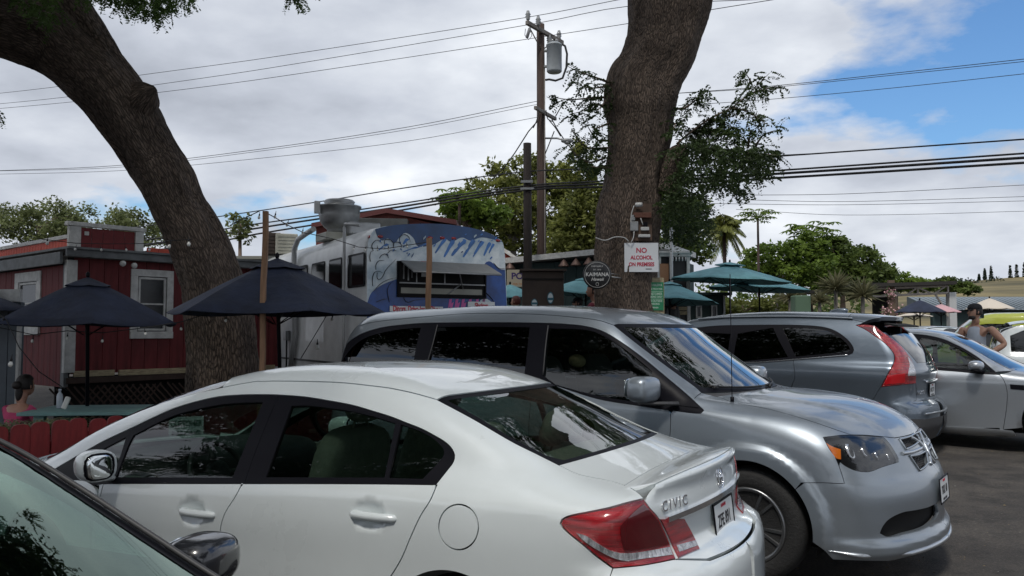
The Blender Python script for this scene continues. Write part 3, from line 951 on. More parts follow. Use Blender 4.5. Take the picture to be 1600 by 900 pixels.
 # chrome bar over the plate
 cb=[tr([(1027,806),(1060,797.5),(1087,787),(1121,766.5),(1140,754.5)]),tr([(1141,763),(1125,777),(1091,797),(1060,808.5),(1032,815)])]
 L1=cb[0];L2=cb[1]
 zc1,zc2=L1[:,2].mean(),L2[:,2].mean()
 print('chrome',L1[0].round(3),L1[-1].round(3),L2[0].round(3),L2[-1].round(3))
 yy=np.linspace(.57,-.57,21)
 t_=c.rearp([(y,.900-.012*(y/.6)**2)for y in yy]);b_=c.rearp([(y,.872-.010*(y/.6)**2)for y in yy[::-1]])
 c.panel('chrome_bar',[t_,b_],(1,0,0),m_chrome,res=.02,off=.014,rim=.02,mirror=False)
 # bumper
 bh=[c.rearp([(0,.688),(.2,.69),(.40,.695)]),lamp_bot1[::-1][1:],q_down[1:],sd([(-.38,.25),(-.45,.19)]),np.array([[-.75,.70,.17],[-.88,.45,.17],[-.95,.2,.17],[-.96,0,.17]])]
 c.panel('rear_bumper',bh,(.72,-.66,-.2),W,res=.035,outer_gap=0.0015)
 # plate, badge and lettering on the boot
 Pp=tr([(1115,817),(1116,817)])[0]*[1,0,1];Pp=c.rearp([(0,Pp[2]),(.01,Pp[2])])[0]
 plate(root,surf_M(c,Pp,off=.010),'HAWAII','ZFE 891','ALOHA STATE')
 Pb=tr([(1126,744),(1127,744)])[0];Pb=c.rearp([(0,Pb[2]),(.01,Pb[2])])[0]
 Mb=surf_M(c,Pb,off=.004)
 hb=MB()
 ring=[(-.036,.034),(.036,.034),(.030,-.034),(-.030,-.034)]
 rr=[Mb@Vector((x,y,0))for x,y in smooth_line(ring,True,.006)]
 hb.tube(rr+[rr[0]],.0035,6,cap=False)
 for s_ in(-1,1):hb.tube([Mb@Vector((s_*.021,.030,0)),Mb@Vector((s_*.012,0,.002)),Mb@Vector((s_*.017,-.030,0))],.0048,6)
 hb.tube([Mb@Vector((-.012,0,.002)),Mb@Vector((.012,0,.002))],.0048,6)
 hb.build('badge',m_chrome,root)
 Pl=tr([(1053,787),(1054,787)])[0];print('civic',Pl)
 text('CIVIC',.056,m_chrome,root,'model_lettering',surf_M(c,Pl,off=.002),bold=.0006,depth=.003,sx=1.1,shear=.15,space=1.35)
 # door mirrors
 for s_ in(1,-1):
  Mm=Matrix.Translation((2.03,.975*s_,.955))@Matrix.Rotation(-.20*s_,4,'Z')
  mb=MB();mb.add(*blob(.11,.092,.080,2.6,24,14,M=Mm@Matrix.Translation((.055,0,0)),cutx=-.055),smooth=True)
  mo=mb.build('door_mirror',W,root)
  g=MB();g.add(*blob(.006,.066,.060,3.2,24,8,M=Mm@Matrix.Translation((-.006,.008*s_,0))@Matrix.Rotation(.03,4,'Y')),smooth=True)
  g.build('mirror_glass',mat('mirror_silver',(.75,.78,.78),.02,metal=1.0),mo)
  r_=MB();r_.add(*blob(.012,.078,.070,3.0,24,8,M=Mm@Matrix.Translation((.002,.006*s_,0))),smooth=True)
  r_.build('mirror_rim',m_blacktrim,mo)
  a=MB();a.tube([(2.14,.80*s_,.86),(2.12,.90*s_,.885),(2.10,.96*s_,.90)],[.045,.035,.03],10,flat=.5)
  a.build('mirror_stalk',W,mo)
  # inside
 it_=MB();it_.box((1.15,0,.30),(3.0,1.46,.06));it_.build('floor_pan',m_dash,root)
 for s_,nm in((1,0),(-1,0)):
  seat(root,'front_seat',1.13,.37*s_,.52,.50,m_seat,.60,.28)
  # inner door cards
  dc=MB();dc.box((1.15,.76*s_,.62),(2.3,.04,.50));dc.build('door_card',m_dashg,root)
 seat(root,'rear_seat',.46,0,.46,1.24,m_seat,.50,.36,head=(-.38,.38))
 ps=MB();ps.box((-.20,0,1.0),(.42,1.20,.03));ps.build('parcel_shelf',m_seat,root)
 d_=MB();d_.add(*blob(.33,.72,.16,4,M=Matrix.Translation((2.30,0,.80))),smooth=True)
 d_.add(*blob(.10,.17,.04,3,M=Matrix.Translation((2.12,.37,.95))),smooth=True)
 d_.build('dashboard',m_dash,root)
 steering_wheel(root,1.86,.37,.84,m_plastic)
 rm=MB();rm.add(*blob(.02,.12,.035,3,M=Matrix.Translation((1.72,0,1.27))),smooth=True);rm.build('rear_view_mirror',m_dash,root)
 for x,sgn in((0,1),(0,-1),(2.75,1),(2.75,-1)):
  wheel(root,'wheel',x,sgn*.775,.315,.205,.215,5,m_tyre,m_rim,m_disc,sgn,.3)
 ub=MB();ub.box((1.4,0,.24),(3.9,1.30,.10));ub.build('underbody',m_gapdark,root)
 for x in(0,2.75):
  for s_ in(1,-1):
   wl_=MB();n=16;vv=[];ff=[]
   for i in range(n+1):
    a=-.2+(PI+.4)*i/n
    for y in(.855,.55):vv.append((x+.36*math.cos(a),y*s_,.315+.36*math.sin(a)))
   for i in range(n):ff.append((2*i,2*i+1,2*i+3,2*i+2))
   wl_.add(vv,ff);wl_.build('wheel_arch_liner',m_gapdark,root)
 return c
def _rearp(s,pts,step=.02):
 q=smooth_line(pts,False,step)
 O=np.stack([np.full(len(q),-6.5),q[:,0],q[:,1]],1)
 P,ok=s.b.hit(O,np.array([1.0,0,0]),0,6.5,500)
 return P
def _frontp(s,pts,step=.02):
 q=smooth_line(pts,False,step)
 O=np.stack([np.full(len(q),5.0),q[:,0],q[:,1]],1)
 P,ok=s.b.hit(O,np.array([-1.0,0,0]),0,6.5,500)
 return P
Car.rearp=_rearp
Car.frontp=_frontp
build_white_sedan()
# ground
def build_ground():
 xs=np.unique(np.concatenate([np.linspace(-1500,-60,12),np.linspace(-60,60,121),np.linspace(60,1500,12)]))
 ys=np.unique(np.concatenate([np.linspace(-1500,-20,10),np.linspace(-20,60,161),np.linspace(60,1500,20)]))
 X,Y=np.meshgrid(xs,ys)
 Z=ground_z(X,np.abs(Y)*(Y>0))
 v=np.stack([X.ravel(),Y.ravel(),Z.ravel()],1)
 nx=len(xs);f=[]
 for j in range(len(ys)-1):
  for i in range(nx-1):
   f.append((j*nx+i,j*nx+i+1,(j+1)*nx+i+1,(j+1)*nx+i))
 me=mesh_np('ground',v,f)
 m=mat('asphalt_lot',(.05,.045,.04),.9)
 nt=m.node_tree;N=nt.nodes;L=nt.links;b=N['Principled BSDF'];tc=N.new('ShaderNodeTexCoord')
 def nz(sc,d,r):
  q=N.new('ShaderNodeTexNoise');q.inputs['Scale'].default_value=sc;q.inputs['Detail'].default_value=d;q.inputs['Roughness'].default_value=r;L.new(tc.outputs['Object'],q.inputs['Vector']);return q.outputs['Fac']
 def rp(src,st):
  q=N.new('ShaderNodeValToRGB');L.new(src,q.inputs[0]);e=q.color_ramp.elements
  while len(e)<len(st):e.new(.5)
  for i,(p,c)in enumerate(st):e[i].position=p;e[i].color=(*c,1)
  return q.outputs[0]
 base=rp(nz(.9,6,.6),[(.35,(.040,.036,.033)),(.62,(.078,.070,.062))])
 grit=rp(nz(55,3,.7),[(.30,(.45,.45,.45)),(.55,(1,1,1)),(.74,(2.4,2.3,2.1))])
 mx=N.new('ShaderNodeMix');mx.data_type='RGBA';mx.blend_type='MULTIPLY';mx.inputs[0].default_value=.75;L.new(base,mx.inputs[6]);L.new(grit,mx.inputs[7])
 st=rp(nz(2.6,8,.7),[(.38,(.42,.42,.42)),(.47,(.85,.85,.85)),(.58,(1.15,1.12,1.08))])
 m2=N.new('ShaderNodeMix');m2.data_type='RGBA';m2.blend_type='MULTIPLY';m2.inputs[0].default_value=.8;L.new(mx.outputs[2],m2.inputs[6]);L.new(st,m2.inputs[7]);L.new(m2.outputs[2],b.inputs['Base Color'])
 bp=N.new('ShaderNodeBump');bp.inputs['Strength'].default_value=.8;bp.inputs['Distance'].default_value=.01;L.new(nz(70,5,.7),bp.inputs['Height']);L.new(bp.outputs[0],b.inputs['Normal'])
 o=link('ground',me,None,m)
 tag(o,kind='structure')
build_ground()
def build_litter():
 rg=np.random.RandomState(12);n=900
 x=rg.uniform(1.5,9,n);y=rg.uniform(3.2,11,n);z=np.array([float(ground_z(a,b))for a,b in zip(x,y)])+.012
 for nm,lab,m,sl in(('fallen_leaves','small dry leaves scattered over the asphalt',mat('dry_leaf',(.16,.12,.06),.8,var=.5,vscale=3),slice(0,640)),('pebbles','pale grit and pebbles scattered over the asphalt',mat('pebble',(.22,.21,.19),.8),slice(640,900))):
  V=[];F=[]
  for a,b,c_ in zip(x[sl],y[sl],z[sl]):
   s_=rg.uniform(.006,.016);t=rg.uniform(0,6.28);k=len(V)
   V+=[(a+s_*math.cos(t),b+s_*math.sin(t),c_),(a-s_*.5*math.sin(t),b+s_*.5*math.cos(t),c_+s_*.5),(a-s_*math.cos(t),b-s_*math.sin(t),c_),(a+s_*.5*math.sin(t),b-s_*.5*math.cos(t),c_+s_*.2)]
   F.append((k,k+1,k+2,k+3))
  tag(link(nm,mesh_np(nm,V,F,False),None,m),lab,'debris',kind='stuff')
build_litter()
# silver minivan behind the saloon
def flare(arches,y0=.6,h=.022,w=.055,dr=.07):
 def ex(P,g):
  for x0,z0,r in arches:
   rr=np.hypot(P[...,0]-x0,P[...,2]-z0)
   t=np.clip((r+dr-rr)/w,0,1)
   g=g-np.where(np.abs(P[...,1])>y0,h*t*t*(3-2*t)*np.clip((P[...,2]-.15)/.15,0,1),0)
  return g
 return ex
def combine(*fs):
 def ex(P,g):
  for q in fs:g=q(P,g)
  return g
 return ex
def arch_liners(root,xs,z0,r,yo,yi):
 for x in xs:
  for s_ in(1,-1):
   b=MB();n=18;vv=[];ff=[]
   for i in range(n+1):
    a=-.3+(PI+.6)*i/n
    for y in(yo,yi):vv.append((x+r*math.cos(a),y*s_,z0+r*math.sin(a)))
   for i in range(n):ff.append((2*i,2*i+1,2*i+3,2*i+2))
   vv.append((x,yi*s_,z0));k=len(vv)-1
   for i in range(n):ff.append((2*i+1,k,2*i+3))
   b.add(vv,ff);b.build('wheel_arch_liner',m_gapdark,root)
def build_van():
 root=empty('parked_minivan',(2.063,6.165,0.0),0,'silver minivan facing right with a blue sky reflection on its windscreen, behind the white saloon','minivan','cars parked in the row')
 root.rotation_euler=(0,0.02,-.63)
 top=[(-4.6,1.2),(-4.3,1.60),(-4.15,1.66),(-4.0,1.70),(-3.6,1.735),(-3.0,1.765),(-2.4,1.785),(-1.9,1.785),(-1.5,1.768),(-1.2,1.735),(-1.0,1.665),(-.75,1.497),(-.55,1.366),(-.35,1.240),(-.22,1.175),(-.05,1.155),(.25,1.135),(.45,1.105),(.62,1.06),(.74,1.01),(.84,.94),(.93,.84),(1.1,.6)]
 Z=[.12,.25,.45,.70,.88,.98,1.05,1.10,1.3,1.55,1.66,1.78]
 def sec(k,g):return[.90*k,.95*k,.965*k,.965*k,.960*k,.950*k,.94*k,.925*g,.885*g,.80*g,.745*g,.66*g]
 secs=[(-4.3,sec(.96,.95)),(-3.6,sec(.99,.98)),(-2.5,sec(1,1)),(-1.2,sec(1,1)),(-.5,sec(1,.985)),(.2,sec(1.0,.95)),(.6,sec(.985,.92)),(1.1,sec(.955,.9))]
 front=[(.1,.88),(.23,.96),(.28,1.0),(.33,1.0),(.37,.965),(.50,.975),(.62,.99),(.68,.985),(.73,.955),(.84,.93),(.92,.895),(1.0,.84),(1.2,.5)]
 rear=[(.1,-4.1),(.3,-4.18),(.6,-4.18),(.9,-4.15),(1.1,-4.14),(1.4,-4.10),(1.6,-4.02),(1.75,-3.9)]
 kf=lambda x,z:np.interp(x,[-4.2,-1.5,-1.0,-.4,.0,.9],[.14,.12,.07,.07,.16,.22])
 B=Body(top,secs,Z,front,rear,bow=.25,crown=.05,k_end=.22,bow_f=.30,bow_r=.12,xmid=-2.4,k_fun=kf)
 B.extra=flare([(0,.362,.415),(-3.078,.362,.415)],h=.026,w=.05,dr=.12)
 B.lip=lambda x,y:.014*np.clip((.54-.10*np.clip(x,0,1)-np.abs(y))/.07,0,1)*np.clip((x+.22)/.15,0,1)*np.clip((.85-x)/.12,0,1)
 c=Car(B,root,'van')
 tr=c.tr
 sd=lambda p,st=.02:c.side(p,-1,st)
 S=m_silver
 N_=(0,.93,-.36)
 ditch=tr([(959,508),(935,500.5),(900,496),(845,491.5),(773,489.5),(720,490.5),(664,495),(627,498.5),(587,503),(562,509),(547,518),(536,531)])
 wleft=tr([(959,508),(980,525),(1007,546),(1047,576),(1087,605),(1096,613.5)])
 dlo_t=tr([(1100,641,1),(1085,627),(1073,616),(1047,594),(1007,561),(969,533.5),(940,517),(913,509.5),(885,506.5),(856,505),(800,504),(747,504),(680,504.5),(659,505),(629,507.5),(600,511),(577,517),(560,524),(544,535),(531,552),(519,574)])
 zb=1.13
 dlo_b=np.vstack([sd([(dlo_t[-1][0]-.05,1.10),(-4.06,1.09),(-3.5,1.095),(-2.8,1.10),(-2.2,1.105),(-1.75,1.11)]),tr([(870,603),(934,623),(1000,634),(1048,641),(1095,646),(1100,641)])])
 print('van dlo',dlo_t[0].round(2),dlo_t[len(dlo_t)//2].round(2),dlo_t[-1].round(2),dlo_b[-20].round(2),'ditch',ditch[0].round(2),ditch[-1].round(2),'wl',wleft[-1].round(2))
 hood_s=tr([(1128,622),(1144,628),(1204,640),(1262,656.5),(1306,671.5),(1330,679.5)])
 hl=tr([(1286,683,1),(1325,680),(1358,681.5),(1381,683,1),(1392,696),(1404,717),(1404,722,1),(1378,730),(1359,737),(1342,736.5),(1326,731),(1313,722),(1297,703)],3,True)
 print('hl',hl.min(0).round(3),hl.max(0).round(3),'hood',hood_s[0].round(2),hood_s[-1].round(2))
 # split headlight outline into its upper, front and lower edges
 def nearest(P,q):return int(np.argmin(np.linalg.norm(P-q,axis=1)))
 p_=lambda x,y:tr([(x,y),(x+.5,y)])[0]
 i_tr=nearest(hl,p_(1381,683));i_br=nearest(hl,p_(1404,722));i_bl=nearest(hl,p_(1311,720));
 hl_up=hl[:i_tr+1];hl_fr=hl[i_tr:i_br+1];hl_lo=hl[i_br:i_bl+1];hl_back=np.vstack([hl[i_bl:],hl[:1]])
 fseam=tr([(1048,641),(1048,655),(1047.5,672)])
 fs_x,fs_z=fseam[-1][0],fseam[-1][2]
 fseam2=sd([(fs_x,fs_z),(fs_x-.01,.7),(fs_x+.0,.5),(-.50,.36)])
 archf=sd([(.415*math.cos(a),.362+.415*math.sin(a))for a in np.linspace(-.3,PI+.3,34)])
 archr=archf+np.array([-3.078,0,0]);archr=sd([(-3.078+.415*math.cos(a),.362+.415*math.sin(a))for a in np.linspace(-.3,PI+.3,34)])
 i_a=nearest(archf,p_(1252,754.5))
 bseam=tr([(1252,754.5),(1285,754.5),(1308,755.5),(1319.5,755.5,1),(1317,746),(1311,728)])
 xb=-1.70
 # doors: the seams
 bp_=tr([(845,491),(841,500),(838,540),(835,585)])
 xB=float(bp_[-1][0])
 b_low=sd([(xB,1.108),(xB,.8),(xB+.01,.5),(xB+.03,.33)])
 xC=-2.92
 c_low=sd([(xC,1.10),(xC-.02,.8),(xC+.0,.78)])
 # quarter + rails: an open C round the window band
 kC=int(np.argmin(np.abs(dlo_b[:,0]-xC)))
 rearc=sd([(-4.12,1.35),(-4.15,1.1),(-4.16,.8),(-4.16,.62)])
 quarter=[wleft[::-1],ditch[1:],rearc,sd([(-4.14,.52),(-3.62,.50)]),archr[5:-9][::-1][len(archr)-200:]if 0 else archr[26:8:-1][:0],sd([(-3.55,.45)]),archr[5:24],sd([(-2.95,.80),(-2.93,.95)]),dlo_b[:kC+1][::-1],dlo_t[::-1][:-4],tr([(1086,621.5),(1096,613.5)])[:1]]
 c.panel('body_side',quarter,(.0,.80,-.60),S,res=.035)
 c.panel('rear_bumper',[c.rearp([(0,.66),(-.5,.65)]),sd([(-4.14,.52),(-3.62,.50),(-3.52,.40),(-3.50,.26),(-3.6,.22)]),np.array([[-4.05,-.5,.2],[-4.10,0,.2]])],(.8,.6,0),S,res=.05,outer_gap=.001)
 # rear doors of the body (not seen from the front): hatch and rear window
 hatch=[c.rearp([(y,.67)for y in np.linspace(-.80,.80,9)]),mirror_pts(sd([(-4.16,.68),(-4.15,1.1),(-4.12,1.35)]))[::1][::-1]if 0 else mirror_pts(sd([(-4.12,1.35),(-4.15,1.1),(-4.16,.68)])),c.rearp([(y,1.60)for y in np.linspace(.62,-.62,9)]),sd([(-4.12,1.35),(-4.15,1.1),(-4.16,.68)])]
 hw=c.rearp([(-.62,1.14),(.62,1.14),(.56,1.52),(-.56,1.52)],.05)
 hw=np.vstack([c.rearp([(y,1.14)for y in np.linspace(-.62,.62,9)]),c.rearp([(y,1.52)for y in np.linspace(.55,-.55,9)])])
 c.panel('tailgate',hatch,(1,0,0),S,holes=[[hw]],res=.05,mirror=False)
 c.panel('rear_glass',[hw],(1,0,0),g_tint,res=.08,off=-.006,mirror=False,rim=0,gap=-.002)
 # fender
 fend=[tr([(1096,613.5),(1086,621.5)]),dlo_t[:6][::-1],dlo_b[-12:][::-1],fseam[1:],fseam2[1:],sd([(-.47,.30)]),archf[::-1][3:-i_a],bseam,hl_back[3:],hl_up[1:6],hood_s[::-1],tr([(1112,618),(1103,616)])]
 c.panel('front_wing',fend,(0.05,.80,-.60),S,res=.028,gap=.002)
 # doors
 kB=int(np.argmin(np.abs(dlo_b[:,0]-xB)));kF=int(np.argmin(np.abs(dlo_b[:,0]-fs_x)))
 c.panel('front_door',[dlo_b[kB:kF],fseam[1:],fseam2[1:],sd([(-.56,.33),(xB+.05,.33)]),b_low[::-1][1:]],(0,1,0),S,res=.04)
 c.panel('sliding_door',[dlo_b[kC:kB+1],b_low[1:],sd([(xB-.03,.33),(-2.55,.33),(-2.6,.50),(-2.75,.68),(-2.90,.80),(xC,.95)])],(0,1,0),S,res=.04)
 c.panel('sill',[sd([(xB+1.15,.32),(xB,.318),(-2.55,.318),(-2.62,.22),(-1.6,.21),(-.50,.22)])],(0,1,-.1),m_plastic,res=.06)
 # window band
 gq=np.vstack([tr([(657,512,1),(629,514),(600,519),(578,525),(562,533),(547,546),(535,563),(528,578,1)]),sd([(-4.02,1.16),(-2.98,1.16)])])
 xs_=float(tr([(668,567),(668.5,567)])[0][0])
 gs=np.vstack([tr([(682,510.5,1),(747,510),(827,511,1),(820,575)]),sd([(xB-.10,1.16),(xs_+.02,1.155)])])
 gf=np.vstack([tr([(857,513,1),(900,514),(927,518),(953,531),(980,548.5),(1007,570),(1018,580,1),(1018,628,1),(985,626),(935,618),(866,600,1),(850,588)])])
 sail=tr([(1048,597,1),(1070,616),(1092,637,1),(1048,632,1)],4,True)
 c.panel('window_surround',[dlo_t,dlo_b],N_,m_blacktrim,holes=[[gq],[gs],[gf]],res=.04,off=-.003,gap=.0015)
 c.panel('window_pane',[gq],N_,g_tint,res=.06,off=-.006,gap=-.003,rim=0)
 c.panel('window_pane',[gs],N_,g_tint,res=.06,off=-.010,gap=-.003,rim=0)
 c.panel('window_pane',[gf],N_,g_clear,res=.06,off=-.010,gap=-.003,rim=0)
 c.panel('mirror_sail',[sail],N_,m_blacktrim,res=.05,off=.002,rim=.004,gap=0)
 # seams of the window band (thin proud strips, chrome-grey as on the photo)
 for q in([(684,508),(676,540),(667.5,569)],[(857,509),(853,540),(849,586)]):
  P=tr(q,6);nn=B.normal(P)
  b=MB();b.tube(P+nn*.004,.006,4);o=b.build('door_trim',m_plastic,root)
  m2=o.copy();C.objects.link(m2);m2.scale=(1,-1,1)
  # roof and screens
 def across(P,n=14,bowx=.1):
  return c.topp([(P[0]+bowx*(1-(y/P[1])**2),y)for y in np.linspace(P[1],-P[1],n)])
 hd=across(ditch[0],bowx=.17)
 kr=int(np.argmin(np.abs(ditch[:,0]+3.85)))
 rr=across(ditch[kr],bowx=-.10)
 c.panel('roof',[ditch[:kr+1][::-1]if 0 else ditch[:kr+1],rr[1:-1],mirror_pts(ditch[:kr+1]),hd[::-1][1:-1]],(0,0,-1),S,res=.06,mirror=False)
 c.panel('roof_spoiler',[ditch[kr:],c.rearp([(y,1.59)for y in np.linspace(-.60,.60,9)]),mirror_pts(ditch[kr:]),rr[::-1][1:-1]],(.3,0,-.95),S,res=.05,mirror=False)
 base=across(wleft[-1],bowx=.20)
 c.panel('windscreen',[wleft,base[1:-1],mirror_pts(wleft),hd[::-1][1:-1]],(-.5,0,-.86),g_wind,res=.05,mirror=False,off=-.004,rim=0,gap=0)
 # black border of the windscreen
 wi=c.topp([(p[0]+.02,p[1]+.05)for p in wleft[2:-3]]);bi=across(wleft[-1]+[-.055,0,0],bowx=.20);ti=across(ditch[0]+[.035,0,0],bowx=.17)
 bi=bi[np.abs(bi[:,1])<abs(wi[-1,1])];ti=ti[np.abs(ti[:,1])<abs(wi[0,1])]
 c.panel('windscreen_border',[wleft,base[1:-1],mirror_pts(wleft),hd[::-1][1:-1]],(-.5,0,-.86),m_blacktrim,holes=[[wi,bi,mirror_pts(wi),ti[::-1]]],res=.05,mirror=False,off=-.0025,rim=0,gap=0)
 hr=c.topp([(hood_s[0][0]-.05+.13*(1-(y/.74)**2),y)for y in np.linspace(hood_s[0][1],-hood_s[0][1],15)])
 c.panel('cowl',[base,mirror_pts(hood_s[:1]),hr[::-1][1:-1],hood_s[:1]],(0,0,-1),m_plastic,res=.05,mirror=False,off=-.004)
 hf=tr([(1330,679.5),(1352,680),(1375,682),(1398,684.5)])
 yl=hf[-1]
 hf2=c.topp([(yl[0]+(.045)*(1-(y/yl[1])**2),y)for y in np.linspace(yl[1],-yl[1],13)])
 c.panel('bonnet',[hood_s,hf[1:],hf2[1:-1],mirror_pts(hf),mirror_pts(hood_s)[1:-1],hr[::-1]],(-.1,0,-1),S,res=.035,mirror=False,gap=.003)
 # front end
 grU=tr([(1405,687,1),(1420,683),(1431,677,1),(1436.5,689,1),(1428,696),(1415,702.5,1)],3,True)
 grL=tr([(1421,713,1),(1434,711),(1446,705,1),(1449,724,1),(1443,731),(1436,735.5,1)],3,True)
 fog=tr([(1375,833,1),(1380,822),(1390,811),(1411,801),(1431,797.5),(1450,793),(1464,786.5,1),(1466,803),(1455,816),(1440,825),(1412,833),(1388,838.5)],3,True)
 zmid=[float(c.frontp([(-.02,z),(-.03,z)])[0][0])for z in(.9,.6,.3)]
 cl=c.frontp([(0,z)for z in(.93,.84,.72,.6,.45,.33,.25)])
 bot=sd([(.50,.26),(.47,.30)])
 low=c.frontp([(-y,.235)for y in(0,.2,.4,.6,.75)])
 bump=[archf[max(1,3):i_a+1],bseam[1:],hl_lo[::-1][1:-1],hl_fr[::-1][:-1],hf[-4:],hf2[1:len(hf2)//2+1],cl[1:],low[1:],sd([(.50,.24)])]
 bump=[archf[4:i_a+1],bseam[1:],hl_lo[::-1][1:],hl_fr[::-1][1:-1],hf[len(hf)-5:],hf2[1:len(hf2)//2+1],cl[2:],low[1:],sd([(.52,.235)])]
 c.panel('front_bumper',bump,(-.72,.66,-.2),S,holes=[[grU],[grL],[fog]],res=.026,gap=.002,outer_gap=.0015)
 for g in(grU,grL,fog):
  o,o2=c.panel('grille',[g],(-.72,.66,-.1),m_gapdark,res=.04,off=-.035,rim=0,gap=-.012)
  # mesh bars
  P=c.b.normal(g.mean(0)[None])[0]
  cx=g.mean(0)-P*.02;n=Vector(P);u=Vector((0,0,1)).cross(n).normalized();v=n.cross(u)
  ext_u=max(abs((Vector(q)-Vector(cx)).dot(u))for q in g);ext_v=max(abs((Vector(q)-Vector(cx)).dot(v))for q in g)
  if g is fog:
   continue
  b=MB()
  poly=np.array([[(Vector(q)-Vector(cx)).dot(u),(Vector(q)-Vector(cx)).dot(v)]for q in g])
  for k in np.arange(-.5,.5,.028):
   for sgn in(1,-1):
    seg=np.array([[k+t*.7,sgn*t*.7]for t in np.linspace(-.5,.5,220)])
    ins=in_poly(poly,seg)
    idx=np.where(ins)[0]
    if len(idx)>3:
     a_,b_=seg[idx[0]],seg[idx[-1]]
     b.tube([Vector(cx)+u*a_[0]+v*a_[1],Vector(cx)+u*b_[0]+v*b_[1]],.0035,4,cap=False)
  if b.v:
   bo=b.build('grille_mesh',m_plastic,o);bo['kind']='stuff'
   m2=bo.copy();C.objects.link(m2);m2.parent=o2;m2.scale=(1,-1,1)
   # bright frames round the grille openings
 for g in(grU,grL):
  nn=B.normal(g)
  b=MB();P=g+nn*.004
  b.tube(list(P)+[P[0]],.007,6,cap=False);o=b.build('grille_frame',m_silver,root)
  m2=o.copy();C.objects.link(m2);m2.scale=(1,-1,1)
 for q,r_ in(([(1409,709),(1425,706.5),(1441,700)],.013),([(1436,676),(1443,692),(1450,708),(1454,726)],.012)):
  P=tr(q,3);b=MB();b.tube(P+B.normal(P)*.002,r_,8);o=b.build('grille_bar',m_silver2,root);m2=o.copy();C.objects.link(m2);m2.scale=(1,-1,1)
  # lower lip
 lp=c.frontp([(-y,.268)for y in(0,.2,.4,.6)]);lp2=sd([(.68,.275),(.56,.285),(.50,.29)])
 P=np.vstack([lp,lp2]);nn=B.normal(P)
 b=MB();b.tube(P+nn*.002,[.015*min(1,.15+(len(P)-1-i)/9)for i in range(len(P))],8);o=b.build('lower_lip',m_silver2,root);m2=o.copy();C.objects.link(m2);m2.scale=(1,-1,1)
 # headlight: dark bowl, amber corner, reflectors shaped as tall glints, clear cover
 D_=(-.55,.8,-.1)
 o1,o2=c.panel('headlamp',[hl],D_,m_lamp_black,res=.03,off=-.028,rim=0,gap=-.010)
 def sub(name,pts,m,off,rim=.006):
  q=tr(pts,3,True);a,b=c.panel(name,[q],D_,m,res=.02,off=off,rim=rim,gap=.001,parent=o1);b.parent=o2
 sub('turn_lens',[(1292,692,1),(1303,698),(1315,702,1),(1315.5,718,1),(1308,716.5),(1300,706)],m_amber,-.010)
 for x,y,w_,h_ in((1331,703,.026,.056),(1353,704,.013,.036),(1373,710,.010,.030),(1391,712,.008,.022)):
  M=surf_M(c,tr([(x,y),(x+1,y)])[0],off=-.022)
  b=MB();b.add(*blob(w_,h_,.012,2,16,10,M=M@Matrix.Rotation(.15,4,'Z')),smooth=True);b.build('glint_reflector',m_chrome,o1)
  b=MB();b.add(*blob(w_*.55,h_*.7,.006,2,14,8,M=M@Matrix.Translation((.002,0,.010))),smooth=True);b.build('bulb_lens',m_lamp_black,o1)
 a,b=c.panel('lamp_cover',[hl],D_,glass('lamp_cover_glass',(.9,.9,.9),.9),res=.03,off=-.001,rim=0,gap=.001,parent=o1);b.parent=o2
 # plate
 Pp=c.frontp([(0,.58),(.01,.58)])[0]
 plate(root,surf_M(c,Pp,off=.012),'HAWAII','WTK 204' if 0 else 'TKK 40','ALOHA STATE')
 # mirrors, wipers, aerial
 for s_ in(-1,1):
  M=Matrix.Translation((-.68,1.085*s_,1.195))
  b=MB();b.add(*blob(.085,.125,.088,3.4,24,14,M=M@Matrix.Rotation(.12*s_,4,'Z')),smooth=True)
  o=b.build('door_mirror',S,root)
  g=MB();g.add(*blob(.004,.110,.074,3.6,20,6,M=M@Matrix.Rotation(.12*s_,4,'Z')@Matrix.Translation((-.084,0,0))),smooth=True);g.build('mirror_glass',mat('mirror_silver',(.75,.78,.78),.02,metal=1.0),o)
  a=MB();a.tube([(-.50,.93*s_,1.10),(-.60,1.02*s_,1.10),(-.68,1.15*s_,1.105)],[.035,.03,.022],8,flat=.45);a.build('mirror_arm',m_plastic,o)
 for y0,y1,dx in((-.62,-.05,.0),(.05,.62,.0)):
  P=c.topp([(base[len(base)//2][0]-.02-.22*(y/.7)**2,y)for y in np.linspace(y0,y1,8)])
  b=MB();b.tube(P+np.array([0,0,.012]),.008,6);b.tube([P[0]+[.03,0,.0],P[3]+[.01,0,.02]],.008,5);b.build('wiper',m_rubber,root)
 pa=tr([(1144,627),(1145,627)])[0]
 b=MB();b.tube([pa+[0,0,-.01],pa+[0,0,.03]],.014,8);b.tube([pa,pa+[-.02,0,.86]],.0028,6);b.build('aerial',m_blacktrim,root)
 # inside
 b=MB();b.box((-2.1,0,.42),(3.8,1.7,.06));b.build('floor_pan',m_dash,root)
 b=MB();b.add(*blob(.30,.80,.16,4,M=Matrix.Translation((-.62,0,.93))),smooth=True);b.build('dashboard',m_dash,root)
 for x in(-1.75,-2.6):
  for y in(-.42,.42):seat(root,'seat',x,y,.70,.52,m_seatd,.62,.22)
 seat(root,'rear_bench',-3.5,0,.72,1.3,m_seatd,.55,.22,head=(-.4,.4))
 steering_wheel(root,-1.12,.42,1.0,m_plastic,.5)
 hat=MB();hat.add(*blob(.06,.09,.05,2.2,M=Matrix.Translation((-1.62,-.42,1.33))@Matrix.Rotation(.5,4,'Y')),smooth=True);hat.build('straw_hat',mat('straw',(.42,.30,.17),.8,var=.2,vscale=40),root)
 for x in(0,-3.078):
  for s_ in(1,-1):wheel(root,'wheel',x,s_*.845,.362,.225,.235,5,m_tyre,m_rim,m_rimdark,s_,.9)
 arch_liners(root,(0,-3.078),.362,.44,.93,.60)
